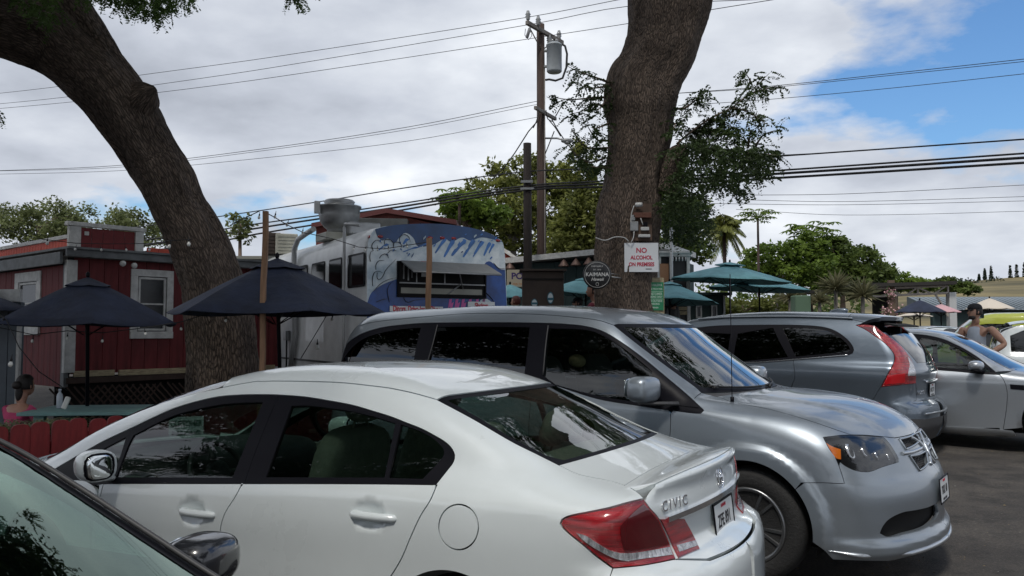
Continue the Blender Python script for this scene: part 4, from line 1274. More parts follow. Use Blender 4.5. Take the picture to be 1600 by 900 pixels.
 b=MB();b.box((-1.5,0,.28),(4.4,1.3,.12));b.build('underbody',m_gapdark,root)
 return c
build_van()
# blue-grey SUV behind the minivan
def build_suv():
 root=empty('parked_suv',(4.422,11.267,0.06),0,'blue grey SUV with tall red tail lamps, parked between minivan and silver saloon','SUV','cars parked in the row')
 root.rotation_euler=(0,-.009,rad(142.16))
 top=[(-1.35,1.0),(-1.15,1.22),(-1.0,1.46),(-.88,1.60),(-.80,1.715),(-.64,1.755),(-.35,1.785),(0,1.80),(.6,1.812),(1.2,1.795),(1.7,1.745),(2.05,1.68),(2.4,1.50),(2.9,1.24),(3.0,1.18),(3.3,1.13),(3.7,1.03),(3.9,.85),(4.1,.6)]
 Z=[.12,.25,.45,.68,.85,1.0,1.10,1.17,1.3,1.5,1.68,1.82]
 def sec(k,g):return[.86*k,.915*k,.93*k,.925*k,.935*k,.945*k,.93*k,.905*g,.865*g,.79*g,.69*g,.58*g]
 secs=[(-1.3,sec(.90,.86)),(-.8,sec(.965,.93)),(-.3,sec(1,.975)),(.5,sec(1,1)),(1.7,sec(1,1)),(2.4,sec(1,.98)),(3.1,sec(.99,.95)),(4.0,sec(.93,.9))]
 front=[(.1,3.45),(.35,3.62),(.7,3.62),(.95,3.5),(1.2,3.0)]
 rear=[(.1,-1.08),(.25,-1.17),(.42,-1.235),(.56,-1.235),(.66,-1.20),(.70,-1.13),(.8,-1.11),(.95,-1.12),(1.05,-1.14),(1.10,-1.11),(1.25,-1.05),(1.48,-.88),(1.63,-.76),(1.66,-.80),(1.8,-.85)]
 kf=lambda x,z:np.interp(x,[-1.1,-.5,1.7,2.4,3.5],[.07,.12,.12,.10,.2])
 B=Body(top,secs,Z,front,rear,bow=.10,crown=.05,k_end=.16,bow_f=.3,bow_r=.20,xmid=1.0,k_fun=kf)
 B.ke=lambda x,y,z:np.interp(z,[.7,1.0,1.55,1.66],[.16,.14,.10,.04])
 B.extra=flare([(0,.35,.40),(2.774,.35,.40)],h=.02,w=.06,dr=.05)
 c=Car(B,root,'suv')
 tr,sd=c.tr,c.side
 S=m_bluegrey
 N_=(0,-.92,-.38)
 rail=tr([(1110,500),(1161,496),(1233,494),(1280,495.5),(1320,497)])
 rail2=tr([(1320,497),(1338,501),(1350,503.5)])
 dlo_t=tr([(1089,512),(1120,509),(1160,508),(1204,507.5),(1250,508),(1280,510),(1298,514),(1312,521),(1324,530.5),(1331,539),(1334,547),(1332,552),(1325,555)])
 dlo_b=tr([(1325,555),(1300,557),(1270,559.5),(1239,562),(1215,564),(1190,566)])
 xb=dlo_b[-1]
 dlo_b=np.vstack([dlo_b,sd([(1.3,xb[2]-.03),(2.2,xb[2]-.06),(2.62,1.06)])])
 dlo_f=sd([(2.62,1.06),(2.3,1.30),(2.05,1.46),(1.9,1.54)])
 print('suv',dlo_t[0].round(2),dlo_t[-1].round(2),xb.round(2),rail[0].round(2),rail2[-1].round(2))
 lamp_f=[(1337,508,1),(1352,515),(1369,526.5),(1382,536),(1391,545),(1397,554),(1397.5,562),(1394,572),(1386.5,585),(1376.5,604.5,1)]
 lamp_l=[(1376.5,604.5,1),(1402,602),(1431,599,1)]
 lamp_r=[(1431,599,1),(1431,586),(1428.5,574),(1424,563),(1417,552),(1408,541),(1396,531),(1385,523),(1378,518.5),(1367,509,1)]
 lf,ll,lr=tr(lamp_f),tr(lamp_l),tr(lamp_r)
 top_=tr([(1367,509),(1352,507),(1337,508)])
 c.panel('tail_lamp',[lf,ll[1:],lr[1:],top_[1:-1]],(.6,-.78,0),m_red_lens,res=.03,off=.004,rim=.02)
 tl=[o for o in root.children if o.name.startswith('tail_lamp')]
 def sub(name,pts,m,off=.008):
  q=tr(pts,3,True);a,b=c.panel(name,[q],(.7,-.68,0),m,res=.02,off=off,rim=.006,gap=.001,parent=tl[0]);b.parent=tl[1]
 sub('lamp_clear_part',[(1417,556,1),(1424,565),(1429,577),(1430,587,1),(1418,587.5,1),(1419,578),(1421,570)],m_clear_lens)
 sub('lamp_dark_top',[(1342,510,1),(1362,511,1),(1374,520),(1380,525,1),(1370,524),(1356,516)],m_darkred_lens,.006)
 sub('lamp_brake_part',[(1386,586,1),(1414,583,1),(1414,598,1),(1380,601,1)],mat('red_lens_bright',(.50,.008,.014),.15,coat=1.0,coat_rough=.14),.006)
 # quarter and rails: open C round the windows
 dseam=tr([(1239,562),(1241,575),(1242,591)])
 dx=float(dseam[-1][0])
 A=[(.40*math.cos(a),.35+.40*math.sin(a))for a in np.linspace(-.25,PI+.25,30)]
 ar=sd(A)
 bs=tr([(1376.5,604.5),(1371,613),(1366,622)])
 bz=bs[-1]
 kd=int(np.argmin(np.abs(dlo_b[:,0]-dseam[0,0])))
 rear_up=tr([(1350,503.5),(1345,506),(1337,508)])
 fr_rail=c.topp([(x,y)for x,y in zip(np.linspace(2.85,rail[0][0]+.05,8),np.interp(np.linspace(2.85,rail[0][0]+.05,8),[rail[0][0],2.85],[rail[0][1],.74]))])
 C_=[fr_rail,rail,rail2[1:],rear_up[1:-1],lf,bs[1:],sd([(-.52,.60),(-.42,.45)]),ar[::-1][2:18],sd([(dx+.06,.80)]),dseam[::-1],dlo_b[:kd][::-1],dlo_t[::-1][1:],dlo_f[::-1][1:],sd([(2.70,1.08)])]
 c.panel('body_side',C_,(0,-.85,-.53),S,res=.04)
 c.panel('rear_door',[dlo_b[kd:-6],sd([(1.2,1.1),(1.18,.8),(1.15,.34),(.62,.33),(.55,.50),(.42,.68),(dx+.07,.78)]),dseam[::-1][:-1]],(0,-1,0),S,res=.05)
 c.panel('front_door',[dlo_b[int(np.argmin(np.abs(dlo_b[:,0]-1.22))):],sd([(2.6,1.0),(2.45,.8),(2.35,.34),(1.17,.34),(1.2,.8),(1.22,1.0)])],(0,-1,0),S,res=.05)
 c.panel('front_wing',[c.topp([(2.9,.76),(3.3,.78),(3.6,.55)]),sd([(3.45,.7),(3.2,.6),(3.15,.35)]),sd([(2.774+a,z)for a,z in A])[2:-2],sd([(2.37,.34),(2.47,.8),(2.62,1.0),(2.72,1.08)])],(0,-.85,-.5),S,res=.06)
 c.panel('front_bumper',[sd([(3.45,.7),(3.2,.6),(3.15,.35),(3.2,.22)]),np.array([[3.5,.4,.2],[3.55,0,.2]]),c.frontp([(0,.5),(0,.95)]),c.topp([(3.6,.55)]*2)[:1]],(-.75,-.6,-.2),S,res=.07,outer_gap=.001)
 c.panel('sill',[sd([(.45,.32),(1.2,.31),(2.37,.31),(2.35,.22),(.5,.22)])],(0,-1,0),m_plastic,res=.06)
 glass_l=[]
 g2=tr([(1223,512,1),(1250,512),(1280,514),(1296,518),(1309,525),(1320,533.5),(1326,541),(1328.5,547),(1325,550,1),(1300,552),(1270,554.5),(1243,557,1),(1233,535)],4,True)
 g1=np.vstack([tr([(1208,512,1),(1216,530),(1231,558,1),(1190,561.5)]),sd([(1.05,1.13),(1.12,1.14),(1.12,1.50)])])
 g0=sd([(1.22,1.14),(2.45,1.10),(2.0,1.42),(1.75,1.50),(1.22,1.50)])
 c.panel('window_surround',[dlo_t[::1],dlo_b[1:],dlo_f[1:-1]],N_,m_blacktrim,holes=[[g2],[g1],[g0]],res=.05,off=-.002,gap=.001)
 for g in(g2,g1,g0):c.panel('window_pane',[g],N_,g_tint,res=.08,off=-.006,gap=-.003,rim=0)
 P=dlo_b[:-4];b=MB();b.tube(P+B.normal(P)*.006,.009,6);o=b.build('chrome_strip',m_chrome,root);m2=o.copy();C.objects.link(m2);m2.scale=(1,-1,1)
 def across(P,n=14,bowx=.1):
  return c.topp([(P[0]+bowx*(1-(y/P[1])**2),y)for y in np.linspace(P[1],-P[1],n)])
 full=np.vstack([fr_rail,rail,rail2[1:]])
 k0=int(np.argmin(np.abs(full[:,0]-2.0)));k1=int(np.argmin(np.abs(full[:,0]+.28)))
 hd=across(full[k0],bowx=.08);rr=across(full[k1],bowx=-.04)
 c.panel('roof',[full[k0:k1+1],rr[1:-1],mirror_pts(full[k0:k1+1]),hd[::-1][1:-1]],(0,0,-1),S,res=.06,mirror=False)
 te=tr([(1350,503.5),(1356,505)])
 tip=c.topp([(-.765+.10*(y/.55)**2,y)for y in np.linspace(.58,-.58,11)])
 c.panel('roof_spoiler',[full[k1:],tip,mirror_pts(full[k1:]),rr[::-1][1:-1]],(.15,0,-1),m_silver2 if 0 else S,res=.04,mirror=False,rim=.05)
 b=MB();b.prism([(-.56,0),(.56,0),(.56,-.16),(-.56,-.16)],(-.70,0,1.655),(0,1,0),(-1,0,0)if 0 else(1,0,.18),(0,0,-1),.02);b.build('spoiler_underside',m_gapdark,root)
 ws=across(full[0],bowx=.14)
 c.panel('windscreen',[full[:k0+1],hd[1:-1],mirror_pts(full[:k0+1]),ws[::-1][1:-1]],(-.5,0,-.86),g_wind,res=.08,mirror=False,off=-.003,rim=0,gap=0)
 c.panel('bonnet',[ws[::-1],c.topp([(2.95,.74),(3.3,.76),(3.58,.55)]),c.topp([(3.62,.3),(3.64,0),(3.62,-.3)]),mirror_pts(c.topp([(2.95,.74),(3.3,.76),(3.58,.55)]))],(0,0,-1),S,res=.07,mirror=False)
 # roof rails and shark fin
 P=c.topp([(x,.66)for x in np.linspace(-.35,1.75,12)]);b=MB();b.tube(P+np.array([0,.0,.022]),.014,8,flat=.8);o=b.build('roof_rail',m_silver,root);m2=o.copy();C.objects.link(m2);m2.scale=(1,-1,1)
 for s_ in(1,-1):
  b=MB();b.box((-.52,.60*s_,1.42),(.22,.10,.36));b.box((-.74,.56*s_,1.20),(.20,.16,.30));b.build('lamp_light_block',m_gapdark,root)  # dark boxes added inside to stop sky showing through the lamp gap
 zf=float(c.topp([(-.05,0),(-.04,0)])[0][2])
 b=MB();b.add(*blob(.13,.035,.045,2.2,20,10,M=Matrix.Translation((.02,0,zf+.008))@Matrix.Rotation(.15,4,'Y')),smooth=True);b.build('roof_aerial',S,root)
 # tailgate with rear window
 zt=1.60
 wl_=tr([(1384,520,1),(1402,534),(1418,549),(1433,567,1)])
 wb=c.rearp([(y,wl_[-1][2]+.0)for y in np.linspace(wl_[-1][1],-wl_[-1][1],11)])
 wt=c.rearp([(y,wl_[0][2])for y in np.linspace(wl_[0][1],-wl_[0][1],9)])
 c.panel('rear_glass',[wl_,wb[1:-1],mirror_pts(wl_),wt[::-1][1:-1]],(1,0,0),g_tint,res=.06,mirror=False,off=.002,rim=0,gap=0)
 ml=lambda P:mirror_pts(P)
 gate_b=c.rearp([(y,.70)for y in np.linspace(.62,-.62,9)])
 gsd=tr([(1431,599),(1432,612),(1432,625)])
 tg=[wt,ml(lr)[::-1][::-1][:0],ml(lr[::-1])[::-1][::-1][:0]]
 tg=[wt,ml(lr)[1:],ml(ll[-1:]),ml(gsd)[::-1],gate_b[::-1],gsd[::-1],ll[-1:],lr]
 try:
  c.panel('tailgate',[wt[1:-1],ml(lr)[1:-2],ml(gsd[1:])[::-1],c.rearp([(y,.70)for y in np.linspace(-.70,.70,9)]),gsd[1:][::-1],lr[:-3]],(1,0,0),S,holes=[[wl_[1:],wb[1:-1],ml(wl_)[:-1],wt[::-1][1:-1]-np.array([0,0,.02])]],res=.05,mirror=False,rim=.012)
 except Exception as e:print('gate',e)
 bump=[c.rearp([(0,.70),(.4,.70),(.66,.705)]),ll[::-1][-0:][:0]if 0 else gsd[::-1][:1],bs,sd([(-.52,.60),(-.42,.45)]),sd([(-.40,.26),(-.5,.2)]),np.array([[-1.0,.6,.18],[-1.08,.3,.18],[-1.1,0,.18]])]
 c.panel('rear_bumper',[c.rearp([(0,.70),(.4,.70),(.66,.705)]),gsd[::-1][:2],ll[::-1],bs,sd([(-.52,.60),(-.42,.45),(-.40,.26)]),np.array([[-.98,.6,.2],[-1.05,.3,.2],[-1.07,0,.2]])],(.72,-.66,-.2),S,res=.04,outer_gap=.001)
 lowp=[c.rearp([(0,.50),(.4,.50),(.65,.50)]),sd([(-.9,.50),(-.6,.46),(-.46,.42),(-.41,.28)]),np.array([[-.98,.6,.2],[-1.05,.3,.2],[-1.07,0,.2]])]
 c.panel('bumper_cladding',lowp,(.72,-.66,-.2),m_plastic,res=.05,off=.008,rim=.008)
 P=c.rearp([(y,.56)for y in np.linspace(.62,-.62,15)]);b=MB();b.tube(P+B.normal(P)*.004,.014,6);b.build('bumper_strip',m_silver2,root)
 P=c.rearp([(y,.93)for y in np.linspace(.34,-.34,9)]);b=MB();b.tube(P+B.normal(P)*.014,.018,8);b.build('tailgate_handle',m_chrome,root)
 Pp=c.rearp([(0,.82),(.01,.82)])[0]
 plate(root,surf_M(c,Pp,off=.012),'HAWAII','NTC 71','ALOHA STATE')
 P=c.rearp([(y,1.14)for y in np.linspace(.05,-.35,6)]);b=MB();b.tube(P+B.normal(P)*.02,.010,6);b.build('wiper',m_rubber,root)
 Mx=surf_M(c,c.rearp([(.42,.80),(.43,.80)])[0],off=.003);text('XC60',.07,m_chrome,root,'model_lettering',Mx,bold=.002,depth=.003,sx=1.3)
 b=MB();b.box((1.3,0,.42),(3.2,1.6,.06));b.build('floor_pan',m_dash,root)
 for x in(1.5,):
  for y in(-.38,.38):seat(root,'front_seat',x,y,.70,.5,m_seatd,.62,.22)
 seat(root,'rear_seat',.55,0,.70,1.3,m_seatd,.58,.25,head=(-.38,.38))
 b=MB();b.add(*blob(.28,.75,.15,4,M=Matrix.Translation((2.45,0,.95))),smooth=True);b.build('dashboard',m_dash,root)
 for s_ in(1,-1):
  b=MB();b.add(*blob(.08,.12,.08,3,M=Matrix.Translation((2.25,1.03*s_,1.13))),smooth=True);b.tube([(2.28,.86*s_,1.08),(2.26,.98*s_,1.08)],.03,6);b.build('door_mirror',S,root)
 for x in(0,2.774):
  for s_ in(1,-1):wheel(root,'wheel',x,s_*.815,.36,.235,.24,5,m_tyre,m_rim,m_disc,s_,.5,style='one')
 arch_liners(root,(0,2.774),.36,.42,.90,.55)
 b=MB();b.box((1.4,0,.30),(4.2,1.3,.12));b.build('underbody',m_gapdark,root)
 return c
 # light silver saloon at the right edge
def build_saloon2():
 root=empty('parked_car',(7.312,11.103,.13),0,'light silver saloon facing right at the right edge, beyond the blue grey SUV','car','cars parked in the row')
 root.rotation_euler=(0,-.006,-.661)
 top=[(-4.2,.95),(-4.0,1.06),(-3.6,1.10),(-3.35,1.14),(-2.9,1.34),(-2.5,1.46),(-2.1,1.515),(-1.7,1.525),(-1.35,1.48),(-1.1,1.385),(-.8,1.225),(-.5,1.06),(-.35,1.005),(0,.96),(.4,.90),(.7,.80),(.85,.65),(1.0,.5)]
 Z=[.10,.20,.42,.62,.80,.90,.955,1.0,1.15,1.32,1.44,1.55]
 def sec(k,g):return[.86*k,.925*k,.925*k,.93*k,.935*k,.915*k,.885*k,.845*g,.765*g,.66*g,.57*g,.47*g]
 secs=[(-4.1,sec(.9,.87)),(-3.3,sec(.99,.93)),(-2.4,sec(1,1)),(-1.2,sec(1,1)),(-.5,sec(1,.97)),(.2,sec(.99,.93)),(.9,sec(.93,.9))]
 front=[(.1,.80),(.35,.88),(.6,.88),(.8,.78),(1.0,.5)]
 rear=[(.1,-3.95),(.4,-4.08),(.7,-4.05),(.95,-4.0),(1.2,-3.95)]
 B=Body(top,secs,Z,front,rear,bow=.2,crown=.05,k_end=.2,bow_f=.3,bow_r=.25,xmid=-2.2)
 B.extra=flare([(0,.33,.37),(-2.9,.33,.37)],h=.015,w=.06,dr=.05)
 c=Car(B,root,'saloon2')
 tr=c.tr
 sd=lambda p,st=.02:c.side(p,-1,st)
 S=m_silver2
 dt=tr([(1559,584.5,1),(1545,572),(1532,561),(1520,553),(1506,544.5),(1492,537.5),(1476,530.5),(1460,526),(1442,523),(1426,521.5)])
 dt=np.vstack([dt,sd([(-1.9,1.335),(-2.3,1.32),(-2.7,1.22),(-2.98,1.08),(-3.0,1.0)])])
 db=np.vstack([sd([(-3.0,1.0),(-2.9,.965),(-2.3,.955),(-1.8,.945)]),tr([(1462,578),(1500,581),(1530,584),(1559,585.5)])])
 print('sal',dt[0].round(2),dt[9].round(2),db[-1].round(2))
 wl=tr([(1481,526),(1500,535.5),(1520,546),(1540,557),(1560,569),(1582,579.5)])
 fs=tr([(1562,586),(1566,590),(1571,600),(1574,618),(1572,642),(1568,668),(1566,681)])
 rail=c.topp([(x,y)for x,y in zip(np.linspace(wl[0][0]-.02,-3.35,16),np.interp(np.linspace(wl[0][0],-3.35,16),[-3.35,-2.2,wl[0][0]],[-.60,wl[0][1]*1.01,wl[0][1]]))])
 ar=[(-2.9+.37*math.cos(a),.33+.37*math.sin(a))for a in np.linspace(-.3,PI+.3,24)]
 af=[(.37*math.cos(a),.33+.37*math.sin(a))for a in np.linspace(-.3,PI+.3,24)]
 deck=c.topp([(-3.4,-.62),(-3.7,-.68),(-3.95,-.60)])
 N_=(0,.92,-.40)
 kq=int(np.argmin(np.abs(db[:,0]+2.62)))
 c.panel('body_side',[wl[::-1],rail,deck[1:],sd([(-4.0,.6),(-3.5,.45)]),sd(ar)[::-1][::-1][26:][:0],sd(ar)[::-1][3:-2][::-1][::-1][:0],sd(ar[::-1])[2:-3]if 0 else sd([(-3.27,.38)]),sd([(-2.9+.37*math.cos(a),.33+.37*math.sin(a))for a in np.linspace(PI,.55,16)]),sd([(-2.58,.75),(-2.62,.9)]),db[:kq][::-1],dt[::-1][:-1]],(0,.85,-.53),S,res=.05)
 kf=int(np.argmin(np.abs(db[:,0]+1.60)))
 c.panel('rear_door',[db[kq:kf],sd([(-1.61,.8),(-1.60,.24),(-2.45,.24),(-2.55,.45),(-2.60,.8)])],(0,1,0),S,res=.06)
 c.panel('front_door',[db[kf:],fs,sd([(-.62,.235),(-1.59,.235),(-1.60,.8)])],(0,1,0),S,res=.05)
 hs=c.topp([(-.38,-.74),(0,-.78),(.4,-.74),(.68,-.55)])
 c.panel('front_wing',[tr([(1582,579.5),(1572,583),(1562,585)]),fs[1:],sd([(-.58,.22)]),sd(af)[::-1][2:-2],sd([(.45,.6),(.6,.62)]),hs[::-1]],(0,.88,-.45),S,res=.05)
 c.panel('sill',[sd([(-2.45,.225),(-1.6,.215),(-.48,.215),(-.46,.13),(-1.5,.125),(-2.45,.13)])],(0,1,0),S,res=.06,off=.012,rim=.02)
 c.panel('rear_bumper',[sd([(-4.0,.6),(-3.5,.45),(-3.27,.38),(-3.27,.2)]),np.array([[-3.8,-.6,.15],[-3.95,0,.15]]),c.rearp([(0,.65),(-.4,.65)])],(.75,.65,0),S,res=.07)
 g=[np.vstack([tr([(1549,581,1),(1538,572),(1524,560.5),(1508,550),(1492,542),(1476,535.5),(1460,531),(1440,528)]),sd([(-1.62,1.30),(-1.64,1.02)]),tr([(1462,573),(1500,576.5)])]),sd([(-1.74,1.02),(-1.72,1.29),(-2.1,1.29),(-2.45,1.22),(-2.62,1.02)])]
 c.panel('window_surround',[dt,db],N_,m_blacktrim,holes=[[q]for q in g],res=.05,off=-.002)
 for q in g:c.panel('window_pane',[q],N_,g_clear,res=.08,off=-.006,gap=-.003,rim=0)
 def across(P,n=14,bowx=.1):
  return c.topp([(P[0]+bowx*(1-(y/P[1])**2),y)for y in np.linspace(P[1],-P[1],n)])
 hd=across(wl[0],bowx=.10);ws=across(wl[-1],bowx=.16);rr=across(rail[-1],bowx=-.1)
 kr=int(np.argmin(np.abs(rail[:,0]+2.6)));rt=across(rail[kr],bowx=-.08)
 c.panel('roof',[rail[:kr+1],rt[1:-1],mirror_pts(rail[:kr+1]),hd[::-1][1:-1]],(0,0,-1),S,res=.06,mirror=False)
 c.panel('rear_glass',[rail[kr:],rr[1:-1],mirror_pts(rail[kr:]),rt[::-1][1:-1]],(.4,0,-.9),g_clear,res=.08,mirror=False,rim=0)
 c.panel('windscreen',[wl,ws[1:-1],mirror_pts(wl),hd[::-1][1:-1]],(-.45,0,-.9),g_wind,res=.07,mirror=False,off=-.002,rim=0,gap=0)
 c.panel('boot_lid',[rr[::-1],deck,c.rearp([(y,.95)for y in(-.4,0,.4)]),mirror_pts(deck)],(.3,0,-.95),S,res=.08,mirror=False)
 bt=c.topp([(.72,-.35),(.74,0),(.72,.35)])
 c.panel('bonnet',[ws[::-1][::-1],mirror_pts(hs)[::-1],bt[::-1],hs[::-1]],(0,0,-1),S,res=.07,mirror=False)
 c.panel('front_bumper',[bt[:2],c.frontp([(0,.6),(0,.25)]),np.array([[.75,-.4,.15]]),sd([(.42,.2),(.40,.45),(.45,.6),(.6,.62)])],(-.75,.65,-.2),S,res=.07)
 # vent and mirror
 q=tr([(1578,600.5,1),(1600,602,1),(1601,610,1),(1579,608,1)],3,True)
 c.panel('wing_vent',[q],(0,1,0),m_blacktrim,res=.03,off=.004,rim=.004,gap=0)
 for s_ in(-1,1):
  b=MB();b.add(*blob(.09,.115,.065,2.4,24,14,M=Matrix.Translation((-.845,1.03*s_,1.035))@Matrix.Rotation(.15*s_,4,'Z')),smooth=True);o=b.build('door_mirror',S,root)
  b=MB();b.add(*blob(.07,.10,.02,2.6,20,8,M=Matrix.Translation((-.845,1.03*s_,.972))),smooth=True);b.tube([(-.78,.86*s_,.95),(-.83,1.0*s_,.965)],.028,6);b.build('mirror_base',m_blacktrim,o)
 b=MB();b.box((-1.6,0,.30),(3.2,1.5,.06));b.build('floor_pan',m_dash,root)
 for y in(-.38,.38):seat(root,'front_seat',-1.65,y,.50,.5,m_seatd,.60,.25)
 seat(root,'rear_seat',-2.55,0,.50,1.3,m_seatd,.52,.35,head=(-.38,.38))
 b=MB();b.add(*blob(.28,.75,.14,4,M=Matrix.Translation((-.75,0,.80))),smooth=True);b.build('dashboard',m_dash,root)
 steering_wheel(root,-1.05,.38,.86,m_plastic)
 for x in(0,-2.9):
  for s_ in(1,-1):wheel(root,'wheel',x,s_*.82,.34,.235,.24,5,m_tyre,m_rim,m_disc,s_,.5,style='one')
 arch_liners(root,(0,-2.9),.34,.39,.90,.55)
 b=MB();b.box((-1.5,0,.22),(4.2,1.3,.12));b.build('underbody',m_gapdark,root)
 return c
 # dark car close by, lower left corner
def build_dark_car():
# windscreen pillar of the far side traced in the photo: from (0, 697) to (330, 900)
 top=[(-4.0,.98),(-3.6,1.06),(-3.2,1.10),(-2.7,1.36),(-2.2,1.455),(-1.8,1.47),(-1.5,1.46),(-1.2,1.41),(-.95,1.325),(-.7,1.215),(-.45,1.10),(-.25,1.01),(-.16,.975),(0,.95),(.2,.90),(.6,.78),(.8,.6)]
 Z=[.12,.25,.45,.62,.78,.88,.95,1.02,1.2,1.36,1.45,1.6]
 def sec(k,g):return[.80*k,.85*k,.875*k,.88*k,.885*k,.875*k,.855*k,.82*g,.735*g,.63*g,.56*g,.46*g]
 secs=[(-3.9,sec(.9,.87)),(-3.0,sec(.99,.94)),(-2.2,sec(1,1)),(-1.0,sec(1,1)),(-.4,sec(1,.98)),(.3,sec(.98,.93)),(.9,sec(.92,.9))]
 front=[(.1,.75),(.4,.84),(.6,.82),(.8,.72),(1.0,.5)]
 rear=[(.1,-3.8),(.4,-3.93),(.7,-3.9),(.95,-3.85),(1.2,-3.8)]
 B=Body(top,secs,Z,front,rear,bow=.2,crown=.05,k_end=.2,bow_f=.3,bow_r=.25,xmid=-2.0)
 B.kt=.08;B.bow=.34
 root=empty('parked_car',DARK_LOC,0,'black saloon in the near left corner with green cloud reflections on its windscreen','car','cars parked in the row')
 root.rotation_euler=(0,0,DARK_YAW)
 c=Car(B,root,'dark')
 S=m_dark_paint
 wl=c.topp([(-1.42,.60),(-1.2,.625),(-.9,.66),(-.6,.70),(-.42,.725)])
 def across(P,n=14,bowx=.1):
  return c.topp([(P[0]+bowx*(1-(y/P[1])**2),y)for y in np.linspace(P[1],-P[1],n)])
 hd=across(wl[0],bowx=.14);ws=across(wl[-1],bowx=.36)
 rail=c.topp([(x,y)for x,y in zip(np.linspace(-1.42,-3.25,16),np.interp(np.linspace(-1.42,-3.25,16),[-3.25,-2.2,-1.42],[.60,.61,.60]))])
 kr=int(np.argmin(np.abs(rail[:,0]+2.55)));rt=across(rail[kr],bowx=-.08);rr=across(rail[-1],bowx=-.1)
 c.panel('roof',[rail[:kr+1],rt[1:-1],mirror_pts(rail[:kr+1]),hd[::-1][1:-1]],(0,0,-1),S,res=.05,mirror=False)
 c.panel('rear_glass',[rail[kr:],rr[1:-1],mirror_pts(rail[kr:]),rt[::-1][1:-1]],(.4,0,-.9),g_clear,res=.08,mirror=False,rim=0)
 c.panel('windscreen',[wl,ws[1:-1],mirror_pts(wl),hd[::-1][1:-1]],(-.45,0,-.9),g_green,res=.04,mirror=False,off=-.004,rim=0,gap=0)
 wi=c.topp([(p[0]+.0,p[1]-.03)for p in wl[2:-2]]);bi=across(wl[-1]+[-.04,0,0],bowx=.36);ti=across(hd[0]+[.035,0,0],bowx=.14)
 bi=bi[np.abs(bi[:,1])<wi[-1,1]-.01];ti=ti[np.abs(ti[:,1])<wi[0,1]-.01]
 c.panel('windscreen_border',[wl,ws[1:-1],mirror_pts(wl),hd[::-1][1:-1]],(-.45,0,-.9),m_blacktrim,holes=[[wi,bi,mirror_pts(wi),ti[::-1]]],res=.04,mirror=False,off=-.002,rim=0,gap=0)
 P=wl+c.b.normal(wl)*.003+np.array([0,.012,0]);b=MB();b.tube(P,.007,6);o=b.build('pillar_trim',m_chrome if 0 else m_plastic,root);m2=o.copy();C.objects.link(m2);m2.scale=(1,-1,1)
 dt=c.side([(-.42,.975),(-.75,1.10),(-1.1,1.24),(-1.45,1.325),(-1.9,1.36),(-2.3,1.33),(-2.7,1.2),(-3.0,1.02)])
 db=c.side([(-3.0,1.02),(-2.2,.985),(-1.2,.965),(-.42,.95)])
 N_=(0,-.9,-.42)
 g=[c.side([(-.70,.985),(-1.0,1.15),(-1.45,1.30),(-1.58,1.32),(-1.62,1.0)]),c.side([(-1.72,1.0),(-1.70,1.32),(-2.0,1.32),(-2.35,1.27),(-2.7,1.03)])]
 c.panel('window_surround',[dt,db[1:-1]],N_,m_blacktrim,holes=[[q]for q in g],res=.05,off=-.002)
 for q in g:c.panel('window_pane',[q],N_,g_clear,res=.06,off=-.006,gap=-.003,rim=0)
 A=lambda x0:[(x0+.36*math.cos(a),.32+.36*math.sin(a))for a in np.linspace(PI+.2,-.2,20)]
 deck=c.topp([(-3.3,.62),(-3.6,.66),(-3.85,.58)])
 hs=c.topp([(-.34,.74),(0,.77),(.35,.72),(.62,.55)])
 c.panel('body_side',[rail,deck[1:],c.side([(-3.9,.6),(-3.6,.3)]),c.side(A(-2.8))[2:-2],c.side([(-2.38,.25),(-.45,.25)]),c.side([(-.40,.94)]),c.side([(-.38,.985)]),wl[::-1][1:-1]],(0,-.85,-.53),S,holes=[[dt,db[1:-1]]],res=.05)
 c.panel('front_wing',[hs,c.side([(.45,.6),(.40,.40)]),c.side(A(0))[::-1][2:-2],c.side([(-.44,.25),(-.39,.94)])],(0,-.88,-.45),S,res=.06)
 bt=c.topp([(.66,.35),(.68,0),(.66,-.35)])
 c.panel('bonnet',[ws,mirror_pts(hs)[::-1],bt[::-1],hs[::-1]],(0,0,-1),S,res=.05,mirror=False,off=0)
 c.panel('front_bumper',[bt[:2],c.frontp([(0,.6),(0,.25)]),np.array([[.70,.4,.15]]),c.side([(.40,.2),(.38,.45),(.42,.6),(.55,.62)])],(-.75,-.65,-.2),S,res=.07)
 c.panel('boot_lid',[rr[::-1],deck,c.rearp([(y,.95)for y in(.4,0,-.4)]),mirror_pts(deck)],(.3,0,-.95),S,res=.08,mirror=False)
 for s_ in(-1,1):
  Mx=Matrix.Translation((-.71,.985*s_,.945))@Matrix.Rotation(.12*s_,4,'Z')
  b=MB();b.add(*blob(.085,.108,.072,3.0,30,18,M=Mx),smooth=True);o=b.build('door_mirror',S,root)
  b=MB();b.add(*blob(.004,.088,.056,3,20,6,M=Mx@Matrix.Translation((-.083,0,0))),smooth=True);b.build('mirror_glass',mat('mirror_silver'),o)
  b=MB();b.tube([(-.60,.84*s_,.90),(-.66,.93*s_,.90)],.03,6);b.build('mirror_arm',m_plastic,o)
 b=MB();b.box((-1.6,0,.30),(3.0,1.45,.06));b.build('floor_pan',m_dash,root)
 for y in(-.37,.37):seat(root,'front_seat',-1.70,y,.50,.5,m_dashg,.60,.25)
 seat(root,'rear_seat',-2.55,0,.50,1.25,m_dashg,.50,.35,head=(-.38,.38))
 b=MB();b.add(*blob(.36,.72,.12,4,M=Matrix.Translation((-.66,0,.78))),smooth=True);b.build('dashboard',m_dashg,root)
 steering_wheel(root,-1.18,.37,.84,m_plastic)
 for x in(0,-2.8):
  for s_ in(1,-1):wheel(root,'wheel',x,s_*.78,.32,.205,.215,5,m_tyre,m_rim,m_disc,s_,.5)
